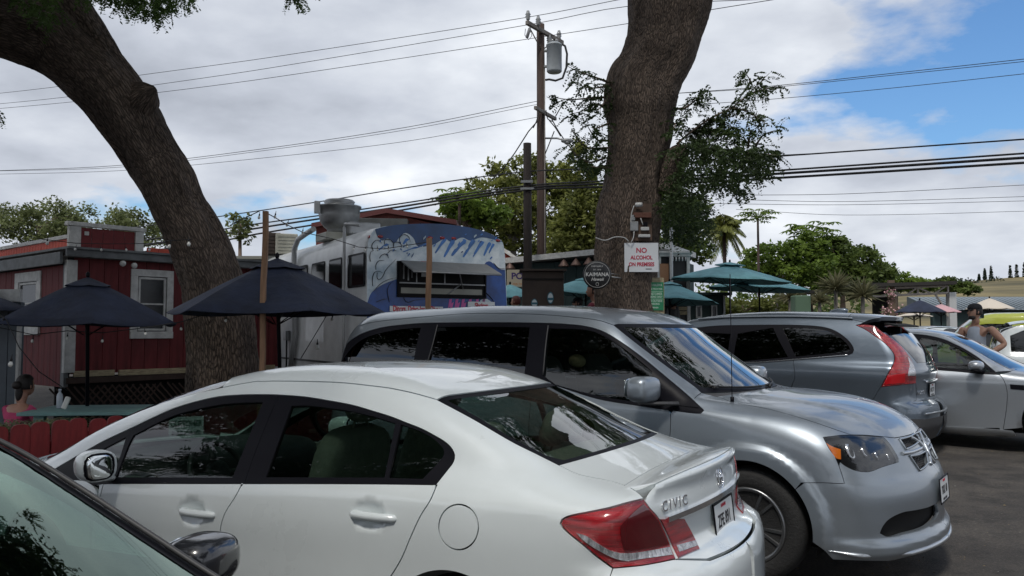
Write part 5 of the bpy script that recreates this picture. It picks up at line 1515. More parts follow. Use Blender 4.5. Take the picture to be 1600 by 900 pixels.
 arch_liners(root,(0,-2.8),.32,.37,.86,.55)
 b=MB();b.box((-1.5,0,.24),(4.0,1.3,.12));b.build('underbody',m_gapdark,root)
 # wipers
 for y0,y1 in((.60,.0),(-.05,-.6)):
  P=c.topp([(-.12-.36*(y/.7)**2,y)for y in np.linspace(y0,y1,8)]);b=MB();b.tube(P+np.array([0,0,.012]),.008,6);b.build('wiper',m_rubber,root)
 return c
build_suv()
build_saloon2()
DARK_LOC=(-.60,1.25,0);DARK_YAW=rad(-22)
build_dark_car()
# materials of the place
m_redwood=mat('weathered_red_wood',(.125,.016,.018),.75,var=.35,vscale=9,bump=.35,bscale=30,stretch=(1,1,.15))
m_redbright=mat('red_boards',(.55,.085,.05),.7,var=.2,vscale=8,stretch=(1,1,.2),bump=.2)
m_fence=mat('fence_red',(.21,.017,.017),.62,var=.25,vscale=14,bump=.3,bscale=45,stretch=(1,1,.2))
m_trim=mat('old_white_paint',(.56,.56,.54),.7,var=.15,vscale=10,bump=.2)
m_greytrim=mat('grey_fascia',(.15,.16,.165),.7,var=.2,vscale=8)
m_bare=mat('bare_timber',(.36,.30,.19),.8,var=.3,vscale=12,stretch=(1,1,6),bump=.3)
m_post=mat('post_timber',(.26,.15,.085),.75,var=.25,vscale=10,stretch=(3,3,.3),bump=.3)
m_lattice=mat('lattice_brown',(.055,.035,.028),.85,var=.2)
m_win=mat('window_glass',(.016,.018,.020),.16,spec=.35,var=.4,vscale=3)
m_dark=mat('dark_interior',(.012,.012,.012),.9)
m_navy=mat('navy_canvas',(.014,.021,.046),.85,var=.35,vscale=3,bump=.6,bscale=9)
m_teal=mat('teal_canvas',(.16,.37,.40),.8,var=.18,vscale=3,bump=.5,bscale=7)
m_teal_table=mat('teal_table',(.16,.30,.29),.55,var=.12,vscale=6)
m_shed=mat('grey_shed',(.10,.12,.14),.6,var=.12,vscale=5)
m_bulb=mat('bulb_glass',(.75,.75,.70),.25,coat=.6)
m_wire=mat('wire_black',(.012,.012,.013),.6)
m_skin=mat('skin',(.36,.19,.13),.5,var=.1,vscale=8)
m_hair=mat('dark_hair',(.012,.009,.008),.55,bump=.3,bscale=120,stretch=(1,1,.2))
def wall_frame(x0,y0,dx,dy):
 """matrix: local x along the wall (to the right seen from the front), y into the building, z up"""
 L_=math.hypot(dx,dy);dx/=L_;dy/=L_
 M=Matrix(((dx,-dy,0,x0),(dy,dx,0,y0),(0,0,1,0),(0,0,0,1)))
 return M
def boards(parent,M,x0,x1,z0,z1,w,m,name='board',d=.02,y=0.0,gap=.006,top=None,jit=.0):
 """vertical boards side by side, each its own object sharing mesh data where alike"""
 n=max(1,int(round((x1-x0)/w)));w=(x1-x0)/n
 out=[]
 me0=None
 for i in range(n):
  xa=x0+i*w
  zt=z1 if top is None else None
  if top is None and me0 is not None:
   o=bpy.data.objects.new(name,me0);C.objects.link(o);o.parent=parent
   o.matrix_local=M@Matrix.Translation((xa+w/2,y+random.uniform(-jit,jit),(z0+z1)/2))
  else:
   b=MB()
   if top is None:
    b.box((0,0,0),(w-gap,d,z1-z0),ch=.003)
    o=b.build(name,m,parent);o.matrix_local=M@Matrix.Translation((xa+w/2,y,(z0+z1)/2));me0=o.data
   else:
    g=gap/2
    b.prism([(xa+g,z0),(xa+w-g,z0),(xa+w-g,top(xa+w)),(xa+g,top(xa))],(0,y-d/2,0),(1,0,0),(0,0,1),(0,1,0),d)
    o=b.build(name,m,parent);o.matrix_local=M
  out.append(o)
 return out
def beam(b,M,x0,x1,z0,z1,y0,y1,ch=.004):
 b.box(((x0+x1)/2,(y0+y1)/2,(z0+z1)/2),(x1-x0,y1-y0,z1-z0),M=M,ch=ch)
def beams(parent,name,m,M,lst,ch=.004):
 """every piece its own object"""
 r=[]
 for q in lst:
  b=MB();beam(b,M,*q,ch=ch);r.append(b.build(name,m,parent))
 return r
def window(parent,M,x0,x1,z0,z1,tw=.09,m=None,inner=.03,y=-.03,sash=True):
 m=m or m_trim
 b=MB()
 beam(b,M,x0,x1,z1-tw,z1,y,0);beam(b,M,x0,x1,z0,z0+tw,y-.015,0)
 beam(b,M,x0,x0+tw,z0+tw,z1-tw,y,0);beam(b,M,x1-tw,x1,z0+tw,z1-tw,y,0)
 w=b.build('window',m,parent)
 if sash:
  b=MB();a,c_,e,f=x0+tw+.012,x1-tw-.012,z0+tw+.012,z1-tw-.012
  beam(b,M,a,c_,f-inner,f,y+.01,.01);beam(b,M,a,c_,e,e+inner,y+.01,.01);beam(b,M,a,a+inner,e,f,y+.01,.01);beam(b,M,c_-inner,c_,e,f,y+.01,.01)
  beam(b,M,a,c_,(e+f)/2-.012,(e+f)/2+.012,y+.015,.005)
  b.build('sash',m,w)
 b=MB();beam(b,M,x0+tw,x1-tw,z0+tw,z1-tw,.002,.006,ch=0);b.build('pane',m_win,w)
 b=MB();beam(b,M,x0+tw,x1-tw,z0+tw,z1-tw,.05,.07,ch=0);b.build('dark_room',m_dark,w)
 return w
 # red timber building on the left
def build_red_building():
 th=math.atan2(.764,.645)
 cx,cy=-5.95,11.15
 g=0.0
 root=empty('red_building',(0,0,0),0,'old dark red timber building with white window frames behind the navy umbrellas','building')
 M1=wall_frame(cx,cy,.645,.764)
 M2=wall_frame(cx-.76*3.2,cy+.65*3.2,.76,-.65)
 zf,ze=1.03,2.60
 # right wall of boards, window cut out
 wx0,wx1,wz0,wz1=.83,1.46,1.50,2.49
 for a,b_,c_,d in((.06,wx0+.03,zf,ze),(wx1-.03,3.3,zf,ze),(wx0+.03,wx1-.03,zf,wz0+.03),(wx0+.03,wx1-.03,wz1-.03,ze)):
  boards(root,M1,a,b_,c_,d,.20,m_redwood,jit=.002)
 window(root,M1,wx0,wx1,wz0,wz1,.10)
 b=MB();beam(b,M1,.0,3.3,zf,ze,.03,.06,0);b.build('wall',m_dark,root)
 beams(root,'corner_post',m_trim,M1,[(-.05,.09,1.05,2.56,-.05,.03)])
 beams(root,'corner_post',m_greytrim,M2,[(3.08,3.19,.85,2.56,-.03,.03)])
 beams(root,'fascia',m_greytrim,M1,[(-.10,3.4,2.60,2.70,-.16,-.12)])
 beams(root,'sill_board',m_bare,M1,[(.08,.62,.99,1.07,-.05,-.01),(.68,1.9,.985,1.065,-.05,-.01),(1.93,3.2,.99,1.06,-.05,-.01)])
 b=MB();beam(b,M1,-.1,3.4,2.70,2.73,-.2,3.0,0);b.build('roof',m_greytrim,root)
 # lattice under the floor
 lat=[]
 rnd=random.Random(4)
 for s_ in(1,-1):
  for k in range(34):
   x=.1+k*.10
   if s_==1 and 9<k<14:continue
   b=MB()
   pts=[(x-.32*s_*0,0)]
   b.box((0,0,0),(.022,.008,.95),M=M1@Matrix.Translation((x,-.02+.009*s_,.50))@Matrix.Rotation(rad(42)*s_+rnd.uniform(-.04,.04),4,'Y'))
   b.build('lattice_strip',m_lattice,root)
 beams(root,'skirt_beam',m_lattice,M1,[(0,3.3,.90,.98,-.03,.02),(0,3.3,.0,.08,-.03,.02)])
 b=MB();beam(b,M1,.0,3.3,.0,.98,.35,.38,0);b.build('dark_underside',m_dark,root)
 # left wall
 lx0,lx1=.98,1.98
 for a,b_,c_,d in((-.6,1.35,.85,2.50),(2.25,3.10,.85,2.50),(1.35,2.25,.85,1.62),(1.35,2.25,2.40,2.50)):
  boards(root,M2,a,b_,c_,d,.22,m_redwood,jit=.002)
 window(root,M2,1.32,2.30,1.55,2.46,.14)
 b=MB();beam(b,M2,-.6,3.15,.85,2.55,.03,.06,0);b.build('wall',m_dark,root)
 beams(root,'fascia',m_greytrim,M2,[(-.8,3.25,2.50,2.66,-.14,-.10)])
 # parapets on the roof: a low band on the left flank and the raised false front
 Mp=M2@Matrix.Translation((0,.30,0));Mq=M1@Matrix.Translation((.12,.22,0))
 boards(root,Mp,-.8,2.95,2.74,2.93,.11,m_redbright,d=.02)
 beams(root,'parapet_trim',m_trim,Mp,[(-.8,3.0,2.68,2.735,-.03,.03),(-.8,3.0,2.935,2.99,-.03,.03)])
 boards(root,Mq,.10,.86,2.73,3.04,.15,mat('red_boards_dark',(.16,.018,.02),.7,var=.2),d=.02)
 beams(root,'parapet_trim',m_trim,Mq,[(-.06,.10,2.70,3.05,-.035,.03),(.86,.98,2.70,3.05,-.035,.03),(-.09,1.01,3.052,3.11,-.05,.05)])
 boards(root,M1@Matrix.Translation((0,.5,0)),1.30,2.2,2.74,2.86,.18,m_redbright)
 # flood lamps under the eave
 b=MB()
 for x in(.62,):
  b.lathe((0,0,0),[(.02,.0),(.036,.03),(.042,.06),(.035,.075),(.001,.08)],14,M1@Matrix.Translation((x,-.16,2.55))@Matrix.Rotation(rad(100),4,'X'))
 o=b.build('flood_lamp',m_trim,root)
 o2=o.copy();C.objects.link(o2);o2.location=M1.to_3x3()@Vector((.16,0,-.02))
build_red_building()
def build_left_bits():
# grey shed at the very left
 p=at(33,540,9.9)
 root=empty('grey_shed',(p.x,p.y,0),0,'small grey panelled shed with a white corner strip at the left edge','shed')
 M=Matrix.Identity(4)
 boards(root,M,-1.2,-.05,0.0,1.95,.10,m_shed)
 beams(root,'corner_strip',m_trim,M,[(-.05,-.01,0.0,1.72,-.02,.03)])
 b=MB();beam(b,M,-1.2,-.03,0,1.95,.02,.10,0);b.build('wall',m_shed,root)
 beams(root,'roof_edge',m_trim,M,[(-1.3,.0,1.95,2.10,-.06,.0)])
 # fence of round-topped pickets
 d=Vector((.59,.81,0)).normalized()
 P0=Vector((-3.76,6.40,0));pitch=.152
 root=empty('picket_fence',(P0.x,P0.y,0),0,'low red picket fence with rounded tops in front of the teal table','fence')
 ang=math.atan2(d.y,d.x)
 poly=[(-.071,0)]+[(-.071,.835),(-.066,.866),(-.048,.885),(-.02,.892),(.02,.892),(.048,.885),(.066,.866),(.071,.835)]+[(.071,0)]
 b=MB();b.prism(poly,(0,0,0),(1,0,0),(0,0,1),(0,1,0),.018)
 pk=b.build('picket',m_fence,root)
 rnd=random.Random(3)
 for k in range(-9,27):
  o=pk if k==-9 else pk.copy()
  if k!=-9:C.objects.link(o);o.parent=root
  q=d*(pitch*k)
  o.location=(q.x,q.y,rnd.uniform(-.012,.012));o.rotation_euler=(rnd.uniform(-.01,.01),rnd.uniform(-.012,.012),ang)
 Mf=Matrix.Rotation(ang,4,'Z')
 beams(root,'rail',m_fence,Mf,[(-1.6,4.2,.25,.33,.02,.055),(-1.6,4.2,.66,.74,.02,.055)])
 # planter greenery behind the fence
 rnd=random.Random(8)
 v=[];f=[]
 for k in range(430):
  px=rnd.choice([rnd.uniform(-20,92),rnd.uniform(-10,70),rnd.uniform(60,125)])
  base=at(px,672,6.95+rnd.uniform(-.12,.25)+max(0,px)*.002)
  base.z=.74
  L_=rnd.uniform(.12,.30);a=rnd.uniform(0,2*PI);w=rnd.uniform(.004,.010)
  dx=Vector((math.cos(a),math.sin(a),0));sd_=Vector((-dx.y,dx.x,0))*w
  pts=[base+dx*(L_*t*.8)+Vector((0,0,L_*(t*1.15-.75*t*t*1.2)))for t in(0,.4,.75,1)]
  n=len(v)
  for i,p in enumerate(pts):
   ww=(1,.9,.6,.05)[i]
   v+=[p-sd_*ww,p+sd_*ww]
  f+=[(n,n+1,n+3,n+2),(n+2,n+3,n+5,n+4),(n+4,n+5,n+7,n+6)]
 me=mesh_np('planter_grass',[tuple(p)for p in v],f,False)
 o=link('planter_grass',me,None,mat('grass_leaf',(.10,.15,.045),.55,var=.5,vscale=12,color2=(.20,.20,.09)))
 tag(o,'tuft of long green grass growing behind the red picket fence','grass',kind='stuff')
 # the planter box it grows in
 b=MB();b.box((0,0,.36),(1.9,.30,.72),rz=ang);o=b.build('planter',m_fence,None);o.location=at(45,660,7.15)*1.0;o.location.z=0
 tag(o,'long red wooden planter holding the grass behind the fence','planter')
 # table
 tb=at(190,640,8.75)
 root=empty('picnic_table',(tb.x,tb.y,0),0,'pale teal picnic table under the smaller navy umbrella','table')
 M=Matrix.Rotation(.10,4,'Z')
 for i in range(5):
  beams(root,'table_board',m_teal_table,M,[(-.85,.95,.765,.80,-.42+i*.172,-.42+i*.172+.164)])
 beams(root,'leg',m_teal_table,M,[(-.72,-.62,0,.765,-.35,-.27),(-.72,-.62,0,.765,.30,.38),(.72,.82,0,.765,-.35,-.27),(.72,.82,0,.765,.30,.38)])
 for yy in(-.75,.70):beams(root,'bench',m_teal_table,M,[(-.85,.95,.43,.465,yy,yy+.26)])
 # bottle and napkin holder on the table
 bt=at(93,632,8.75)
 b=MB();b.lathe((0,0,0),[(.028,0),(.032,.01),(.032,.12),(.026,.145),(.012,.165),(.012,.18),(.015,.182),(.015,.20),(.001,.201)],14);o=b.build('water_bottle',mat('bottle_plastic',(.55,.60,.66),.2,coat=.5),None)
 o.location=(bt.x,bt.y,.80);tag(o,'clear plastic water bottle standing on the teal table','bottle')
 b=MB();b.box((0,0,.0),(.05,.04,.13),ch=.008);o=b.build('salt_shaker',m_bulb,None);q=at(103,637,8.6);o.location=(q.x,q.y,.868);o.rotation_euler=(0,.35,.3)
 tag(o,'small white bottle leaning beside the water bottle','bottle')
 # customer parking sign behind the white saloon
 p=at(291,669,6.6)
 root=empty('parking_sign',(p.x,p.y,0),0,'white CUSTOMER PARKING sign seen through the white saloon front window','sign')
 M=Matrix.Rotation(.35,4,'Z')
 b=MB();b.box((0,0,p.z),(.255,.006,.18),M=M,ch=.002);o=b.build('panel',m_plate,root)
 Mt=M@Matrix.Translation((0,-.005,0))@Matrix.Rotation(PI/2,4,'X')
 mg=mat('ink_green',(.01,.08,.04),.5)
 text('CUSTOMER',.062,mg,root,'sign_lettering',Mt@Matrix.Translation((0,p.z+.035,0)),bold=.002,sx=.72)
 text('PARKING',.062,mg,root,'sign_lettering',Mt@Matrix.Translation((0,p.z-.045,0)),bold=.002,sx=.80)
 b=MB();b.box((0,.02,p.z/2),(.04,.03,p.z),M=M);b.build('post',m_fence,root)
build_left_bits()
# parasols
def parasol(name,px,py_apex,Y,r,drop,base_z,m,label,cat,group=None,ribs=8,tilt=(0,0),rot=.2,pole_m=None,lean=(0,0),vent=True,sides=None,sag=.03):
 apex=at(px,py_apex,Y)
 root=empty(name,(apex.x,apex.y,base_z),0,label,cat,group)
 H=apex.z-base_z
 M=Matrix.Translation((0,0,H))@Matrix.Rotation(tilt[0],4,'X')@Matrix.Rotation(tilt[1],4,'Y')
 v=[];f=[]
 n=ribs;sub=4;rings=7
 r0=.10 if vent else 0.02
 for i in range(rings+1):
  t=i/rings
  rr=r0+(r-r0)*t
  for k in range(n*sub):
   a=rot+2*PI*k/(n*sub)
   u=(k%sub)/sub
   cr=math.cos(PI/n)/math.cos((u-.5)*2*PI/n)
   cu=4*u*(1-u)
   z=-drop*(t**1.12)-sag*cu*t*.6-(.06*(t>.99)if False else 0)
   v.append((rr*cr*math.cos(a),rr*cr*math.sin(a),z))
 N_=n*sub
 for i in range(rings):
  for k in range(N_):f.append((i*N_+k,i*N_+(k+1)%N_,(i+1)*N_+(k+1)%N_,(i+1)*N_+k))
 b=MB();b.add([M@Vector(q)for q in v],f,True);cn=b.build('canopy',m,root)
 so=cn.modifiers.new('thick','SOLIDIFY');so.thickness=.006
 if vent:
  v=[];f=[]
  for i in range(4):
   t=i/3
   for k in range(N_):
    a=rot+2*PI*k/N_;u=(k%sub)/sub
    cr=math.cos(PI/n)/math.cos((u-.5)*2*PI/n)
    v.append((r*.26*t*cr*math.cos(a)+.001,r*.26*t*cr*math.sin(a),.06*r-drop*.22*t-.01*(4*u*(1-u))*t))
  for i in range(3):
   for k in range(N_):f.append((i*N_+k,i*N_+(k+1)%N_,(i+1)*N_+(k+1)%N_,(i+1)*N_+k))
  b=MB();b.add([M@Vector(q)for q in v],f,True);b.build('vent_cap',m,root)
 pm=pole_m or m_blacktrim
 b=MB();b.lathe((0,0,0),[(.012,0),(.022,.02),(.02,.05),(.001,.07)],10,M@Matrix.Translation((0,0,.05*r)));b.build('finial',pm,root)
 b=MB();b.tube([(lean[0],lean[1],0),(lean[0]*.1,lean[1]*.1,H*.9),(0,0,H)],.02,10);b.build('pole',pm,root)
 for k in range(n):
  a=rot+2*PI*k/n
  b=MB();b.tube([M@Vector((.03*math.cos(a),.03*math.sin(a),-.02)),M@Vector((r*.98*math.cos(a),r*.98*math.sin(a),-drop-.012))],.006,4)
  b.tube([M@Vector((.03*math.cos(a),.03*math.sin(a),-drop-.12)),M@Vector((r*.55*math.cos(a),r*.55*math.sin(a),-drop*.55-.02))],.006,4)
  b.build('rib',pm,root)
 b=MB();b.lathe((lean[0],lean[1],0),[(.22,0),(.22,.03),(.06,.06),(.035,.25)],16);b.build('base',pm,root)
 return root
parasol('umbrella',137,441,9.0,.98,.45,0.0,m_navy,'navy umbrella before the red building, smaller than its navy neighbour','umbrella',ribs=6,rot=.0,lean=(.05,0),sag=.05)
parasol('umbrella',433,413,8.6,1.13,.50,0.0,m_navy,'large navy umbrella in front of the left tree and food truck','umbrella',ribs=6,rot=.03,lean=(.09,0),sag=.05)
parasol('umbrella',-75,445,9.6,.88,.28,0.0,m_navy,'navy umbrella cut off by the left edge of the picture','umbrella',ribs=6,rot=.1,sag=.04)
# timber posts and strings of bulbs
def timber_post(px_t,py_t,px_b,py_b,Y,w,label):
 a=at(px_t,py_t,Y);b0=at(px_b,py_b,Y)
 t=(a.z-b0.z);sx=(b0.x-a.x)/t
 foot=Vector((a.x+sx*a.z,Y,0))
 b=MB()
 n=12
 for i in range(4):
  pass
 h=a.z
 vv=[];ff=[]
 for i in range(n+1):
  z=h*i/n
  x=(a.x-foot.x)*i/n+.006*math.sin(i*1.3)
  for sx_,sy_ in((-1,-1),(1,-1),(1,1),(-1,1)):vv.append((x+sx_*w/2,sy_*w/2,z))
 for i in range(n):
  for k in range(4):ff.append((i*4+k,i*4+(k+1)%4,i*4+4+(k+1)%4,i*4+4+k))
 ff+=[(0,1,2,3),(n*4+3,n*4+2,n*4+1,n*4)]
 b.add(vv,ff);o=b.build('timber_post',m_post,None);o.location=foot
 tag(o,label,'post')
 return a
PA=timber_post(415,330,409,588,7.8,.046,'thin tan timber post standing in front of the large navy umbrella')
PB=timber_post(670.5,372,669.5,488,9.9,.062,'tan timber post standing before the food truck serving window')
def string_lights(pts,bulbs,label,sz=.03,hang=.06):
 """pts: (px, py, Y); bulbs: (px, py, Y, size factor)"""
 W_=[at(*p)for p in pts]
 root=empty('string_lights',W_[0],0,label,'lights')
 b=MB();b.tube([p-W_[0]for p in W_],.005,5);b.build('cable',m_wire,root)
 first=None
 for q in bulbs:
  p=at(q[0],q[1],q[2])-W_[0]
  s_=(q[3]if len(q)>3 else 1.0)*.52
  if first is None:
   k=MB();k.lathe((0,0,0),[(.001,-.062),(.018,-.056),(.028,-.035),(.027,-.018),(.016,.006),(.014,.012)],12);first=k.build('bulb',m_bulb,root)
   k=MB();k.lathe((0,0,0),[(.015,.008),(.016,.04),(.008,.05),(.004,.10)],8);so=k.build('socket',m_wire,first)
   o=first
  else:
   o=first.copy();C.objects.link(o);o.parent=root
   s2=so.copy();C.objects.link(s2);s2.parent=o
  o.location=p;o.scale=(s_,)*3
  o.rotation_euler=(random.uniform(-.2,.2),random.uniform(-.2,.3),0)
random.seed(5)
string_lights([(-30,470,8.3),(10,500,8.2),(30,543,7.9),(60,580,8.0),(105,610,8.6)],[(17,566,7.3,1.35),(5,502,8.2,1.1)],'black cable with a large bare bulb hanging at the left edge')
string_lights([(0,512,8.5),(52,523,8.5),(105,517,8.5),(160,520,8.5),(227,512,8.5),(283,503,8.5),(350,482,8.0),(388,488,7.8),(440,478,8.0)],[(51,531,8.5),(105,527,8.5),(160,531,8.5,.9),(227,520,8.5),(283,512,8.5,.9),(353,499,8.1,.9)],'string of bare bulbs hung below the smaller navy umbrella')
string_lights([(0,356,10.5),(60,373,10.5),(118,380,10.7),(160,381,11),(200,381,11.2),(240,380,11),(265,376,9.0),(300,374,8.9)],[(74,378,10.5,1.3),(118,388,10.7),(158,389,11),(197,389,11.2),(233,389,11),(265,383,9.0,1.3),(295,379,8.9,1.3)],'string of bulbs along the eave of the red building')
string_lights([(415,332,7.8),(428,339,8),(450,352,8.6),(473,363,9.3),(520,373,10.3),(560,386,10.8),(600,389,10.9),(670,378,9.9)],[(430,337,8,.9),(449,350,8.6,.9),(473,362,9.3,.9),(553,388,10.7,.9),(571,389,10.8,.9),(590,389,10.9,.9),(607,388,10.9,.9),(636,384,10.4,.9)],'string of bulbs running from the thin post to the food truck')
string_lights([(405,330,7.8),(390,337,8),(360,352,8.6)],[(405,338,7.9,.9)],'short string of bulbs left of the thin timber post')
string_lights([(523,478,9.6),(518,480,9.6),(490,527,9.3),(470,560,9.0)],[(519,497,9.5,1.1),(496,540,9.2,1.4)],'slanting cable with bulbs against the white side of the truck')
# food truck (old bus with a painted rear)
m_bus=mat('bus_white',(.56,.58,.58),.45,var=.12,vscale=2.5,coat=.3)
m_mural_l=mat('mural_pale',(.42,.55,.64),.5,var=.22,vscale=3.5,color2=(.72,.78,.80),coat=.2)
m_mural_b=mat('mural_blue',(.006,.052,.23),.45,var=.3,vscale=4,coat=.3)
m_mural_n=mat('mural_navy',(.008,.052,.16),.45,var=.25,vscale=3,coat=.3)
m_mural_m=mat('mural_mid_blue',(.05,.16,.42),.45,var=.25,vscale=6)
m_magenta=mat('mural_magenta',(.60,.12,.38),.5)
m_awn=mat('awning_grey',(.17,.175,.175),.55,var=.1)
m_galv=mat('galvanised',(.34,.35,.355),.42,metal=.6,var=.15,vscale=5)
m_pipe=mat('pvc_white',(.48,.49,.49),.45)
m_cream=mat('cream_metal',(.36,.36,.31),.5,var=.15,vscale=3)
m_brownmetal=mat('brown_metal',(.045,.032,.026),.6,var=.2)
def plane_hit(M,px,py,axis=1,val=0.0):
 """pixel -> local point on the plane local[axis] = val of frame M"""
 Mi=M.inverted()
 d=Vector(ray(px,py));o=Vector((0,0,CAMZ))
 lo=Mi@o;ld=Mi.to_3x3()@d
 t=(val-lo[axis])/ld[axis]
 return lo+ld*t
def build_truck():
 M=wall_frame(-1.98,11.3,.86,.51)
 root=empty('food_truck',(0,0,0),0,'old white bus food truck with a blue wave mural and roof exhaust hood','food truck')
 Wd,L_=2.2,7.0
 prof=[(0.0,.55),(0,2.72),(.012,2.84),(.05,2.94),(.15,3.03),(.32,3.08),(.6,3.12),(1.1,3.145),(1.6,3.11),(1.9,3.06),(2.06,3.0),(2.15,2.91),(2.19,2.80),(2.2,2.70),(2.2,.55)]
 v=[];f=[]
 ys=[0.0,.05,.14,.30]+list(np.linspace(.6,L_,12))
 ins=[.06,.02,.006,0]+[0]*12
 n=len(prof)
 for y,i_ in zip(ys,ins):
  for x,z in prof:
   cx=1.1
   v.append(M@Vector((cx+(x-cx)*(1-i_/1.1),y,z-(i_*1.6 if z>2.6 else 0))))
 for j in range(len(ys)-1):
  for k in range(n-1):f.append((j*n+k,j*n+k+1,(j+1)*n+k+1,(j+1)*n+k))
  f.append((j*n+n-1,j*n,(j+1)*n,(j+1)*n+n-1))
 f+=[tuple(range(n)),tuple((len(ys)-1)*n+k for k in reversed(range(n)))]
 b=MB();b.add(v,f,True);o=b.build('body',m_bus,root)
 md=o.modifiers.new('e','EDGE_SPLIT');md.split_angle=rad(35)
 # mural: flat painted shapes on the rear
 def shape(name,pts,m,lev,closed=True,step=3):
  q=smooth_line(pts,True,step)
  P=[plane_hit(M,x,y,1,-.002*lev)for x,y in q]
  b=MB();poly=[(p.x,p.z)for p in P]
  vs=[Vector((p.x,p.z))for p in P]
  V2,E2,F2,*_=delaunay_2d_cdt(vs,[(i,(i+1)%len(vs))for i in range(len(vs))],[],1,1e-6)
  b.add([M@Vector((p.x,-.002*lev,p.y))for p in V2],[tuple(q)for q in F2])
  return b.build(name,m,root)
 shape('mural_base',[(573.5,500,1),(573.5,392,1),(577,372),(590,356),(640,352.5),(680,351.5),(740,358),(775,371),(785,378),(789,400,1),(793,500,1)],m_mural_l,1)
 shape('mural_sky',[(586,358,1),(610,352.5),(640,350),(680,349.5),(715,352.5),(745,358),(770,367),(785,378,1),(770,374),(752,371),(735,376),(722,371),(705,378),(695,373),(680,381),(666,385),(652,384),(646,372),(634,364),(624,371),(616,380),(606,372),(598,376),(589,368)],m_mural_n,2)
 shape('mural_wave',[(573.5,500,1),(573.5,474,1),(580,458),(592,448),(606,441),(620,436,1),(757,436,1),(757,413),(764,408),(772,413),(780,420),(789,422,1),(793,500,1)],m_mural_b,2)
 for k,(x0,y0,x1,y1,w)in enumerate([(694,372,680,396,4),(706,375,694,402,5),(722,374,706,400,7),(738,374,724,402,5),(752,376,741,398,5),(764,378,756,400,4),(670,378,650,388,5),(650,385,630,394,4),(770,380,764,396,3),(635,372,630,382,5),(604,380,590,392,4)]):
  shape('mural_stroke',[(x0,y0),(x0+w,y0+2),((x0+x1)/2+w*.7,(y0+y1)/2),(x1+w*.2,y1),(x1-w*.2,y1-1),((x0+x1)/2-w*.3,(y0+y1)/2)],m_mural_m,3)
 Z5=lambda q:(q[0]/4.736+560,q[1]/4.736+320)
 for ln in[[(90,420),(85,380),(95,345),(110,340)],[(110,340),(100,300),(125,265),(150,262),(175,285)],[(195,290),(195,262),(225,255),(255,275),(265,300)],[(260,320),(262,285),(290,275),(320,300),(310,330)],[(305,270),(310,235),(345,220),(375,240),(385,275)],[(215,360),(240,335),(280,340)],[(155,395),(175,370),(205,365),(225,395)],[(130,480),(130,445),(150,415),(190,410)],[(105,600),(105,540),(120,500),(155,490),(180,505)],[(140,500),(140,545),(160,550),(180,530),(205,480),(280,400)],[(110,640),(170,580),(230,550),(285,540)],[(230,720),(215,640),(225,600),(260,560)],[(130,720),(180,700),(215,695)],[(935,640),(990,700),(1020,760)],[(330,680),(360,720),(420,705),(500,700)],[(1000,430),(1040,470),(1085,470)]]:
  q=smooth_line([Z5(p)for p in ln],False,2)
  P=[M@plane_hit(M,x,y,1,-.008)for x,y in q]
  b=MB();b.tube(P,[.004+.008*math.sin(PI*min(1,.15+i/len(P)))for i in range(len(P))],5,flat=.35);b.build('mural_line',m_ink,root)
 rg=random.Random(6)
 for k in range(46):
  x=rg.uniform(588,782);y=rg.uniform(362,404)if x>650 else rg.uniform(372,400);l_=rg.uniform(3,10);w_=rg.uniform(.8,2.2)
  dx,dy=(-.5*l_,.86*l_)if x>640 else(rg.uniform(-1,1)*l_*.6,l_*.5)
  shape('mural_stroke',[(x,y),(x+w_+dx*.4,y+dy*.4),(x+dx,y+dy),(x-w_+dx*.5,y+dy*.5)],rg.choice([m_mural_m,m_mural_l,m_mural_n,m_mural_l]),4+k%3)
  # white crest and lettering low on the rear
 shape('mural_foam',[(758,466,1),(766,470),(775,480),(780,492),(780,500,1),(764,500,1),(756,480),(750,470)],m_mural_l,4)
 for x in(702,712,722,733,744,754):
  shape('mural_letter',[(x,468,1),(x+4,467,1),(x+3.4,474,1),(x+7,472,1),(x+5,480,1),(x+6,488,1),(x+2,488,1),(x+1,479,1),(x-2,482,1)],m_magenta,4)
 def banner(x0,y0,x1,y1,s,size,sx,mi):
  a=plane_hit(M,x0,y0,1,-.02);c_=plane_hit(M,x1,y1,1,-.02)
  b=MB();b.box(((a.x+c_.x)/2,-.02,(a.z+c_.z)/2),(abs(c_.x-a.x),.008,abs(a.z-c_.z)),M=M,ch=.002);o=b.build('banner',m_plate,root)
  Mt=M@Matrix.Translation(((a.x+c_.x)/2,-.027,(a.z+c_.z)/2))@Matrix.Rotation(PI/2,4,'X')
  text(s,size,mi,o,'banner_lettering',Mt,bold=.003,sx=sx)
 banner(609,478,692,487.5,"Diners, Drive-Ins & Dives",.105,.66,m_redink)
 banner(731,471,773,484,"Shrimp",.10,.8,m_redink)
 # serving window
 a=plane_hit(M,623,411,1);c_=plane_hit(M,756,463.5,1)
 x0,x1,z1,z0=a.x,c_.x,a.z,c_.z
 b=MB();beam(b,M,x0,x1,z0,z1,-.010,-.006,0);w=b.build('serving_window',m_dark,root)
 b=MB()
 for q in((x0-.03,x1+.03,z0-.035,z0,-.03,0),(x0-.03,x1+.03,z1,z1+.03,-.03,0),(x0-.03,x0,z0,z1,-.03,0),(x1,x1+.03,z0,z1,-.03,0)):beam(b,M,*q,ch=.004)
 b.build('window_frame',m_blacktrim,w)
 beams(w,'counter',m_cream,M,[(x0+.03,x1-.04,z0+.02,z0+.10,-.018,-.012)],ch=0)
 beams(w,'counter_edge',m_galv,M,[(x0,x1,z0+.155,z0+.175,-.04,-.010)],ch=.003)
 beams(w,'mullion',m_galv,M,[((x0+x1)/2+.02,(x0+x1)/2+.04,z0+.17,z1,-.02,-.010),(x0+.26,x0+.275,z0+.17,z1,-.02,-.010)],ch=.002)
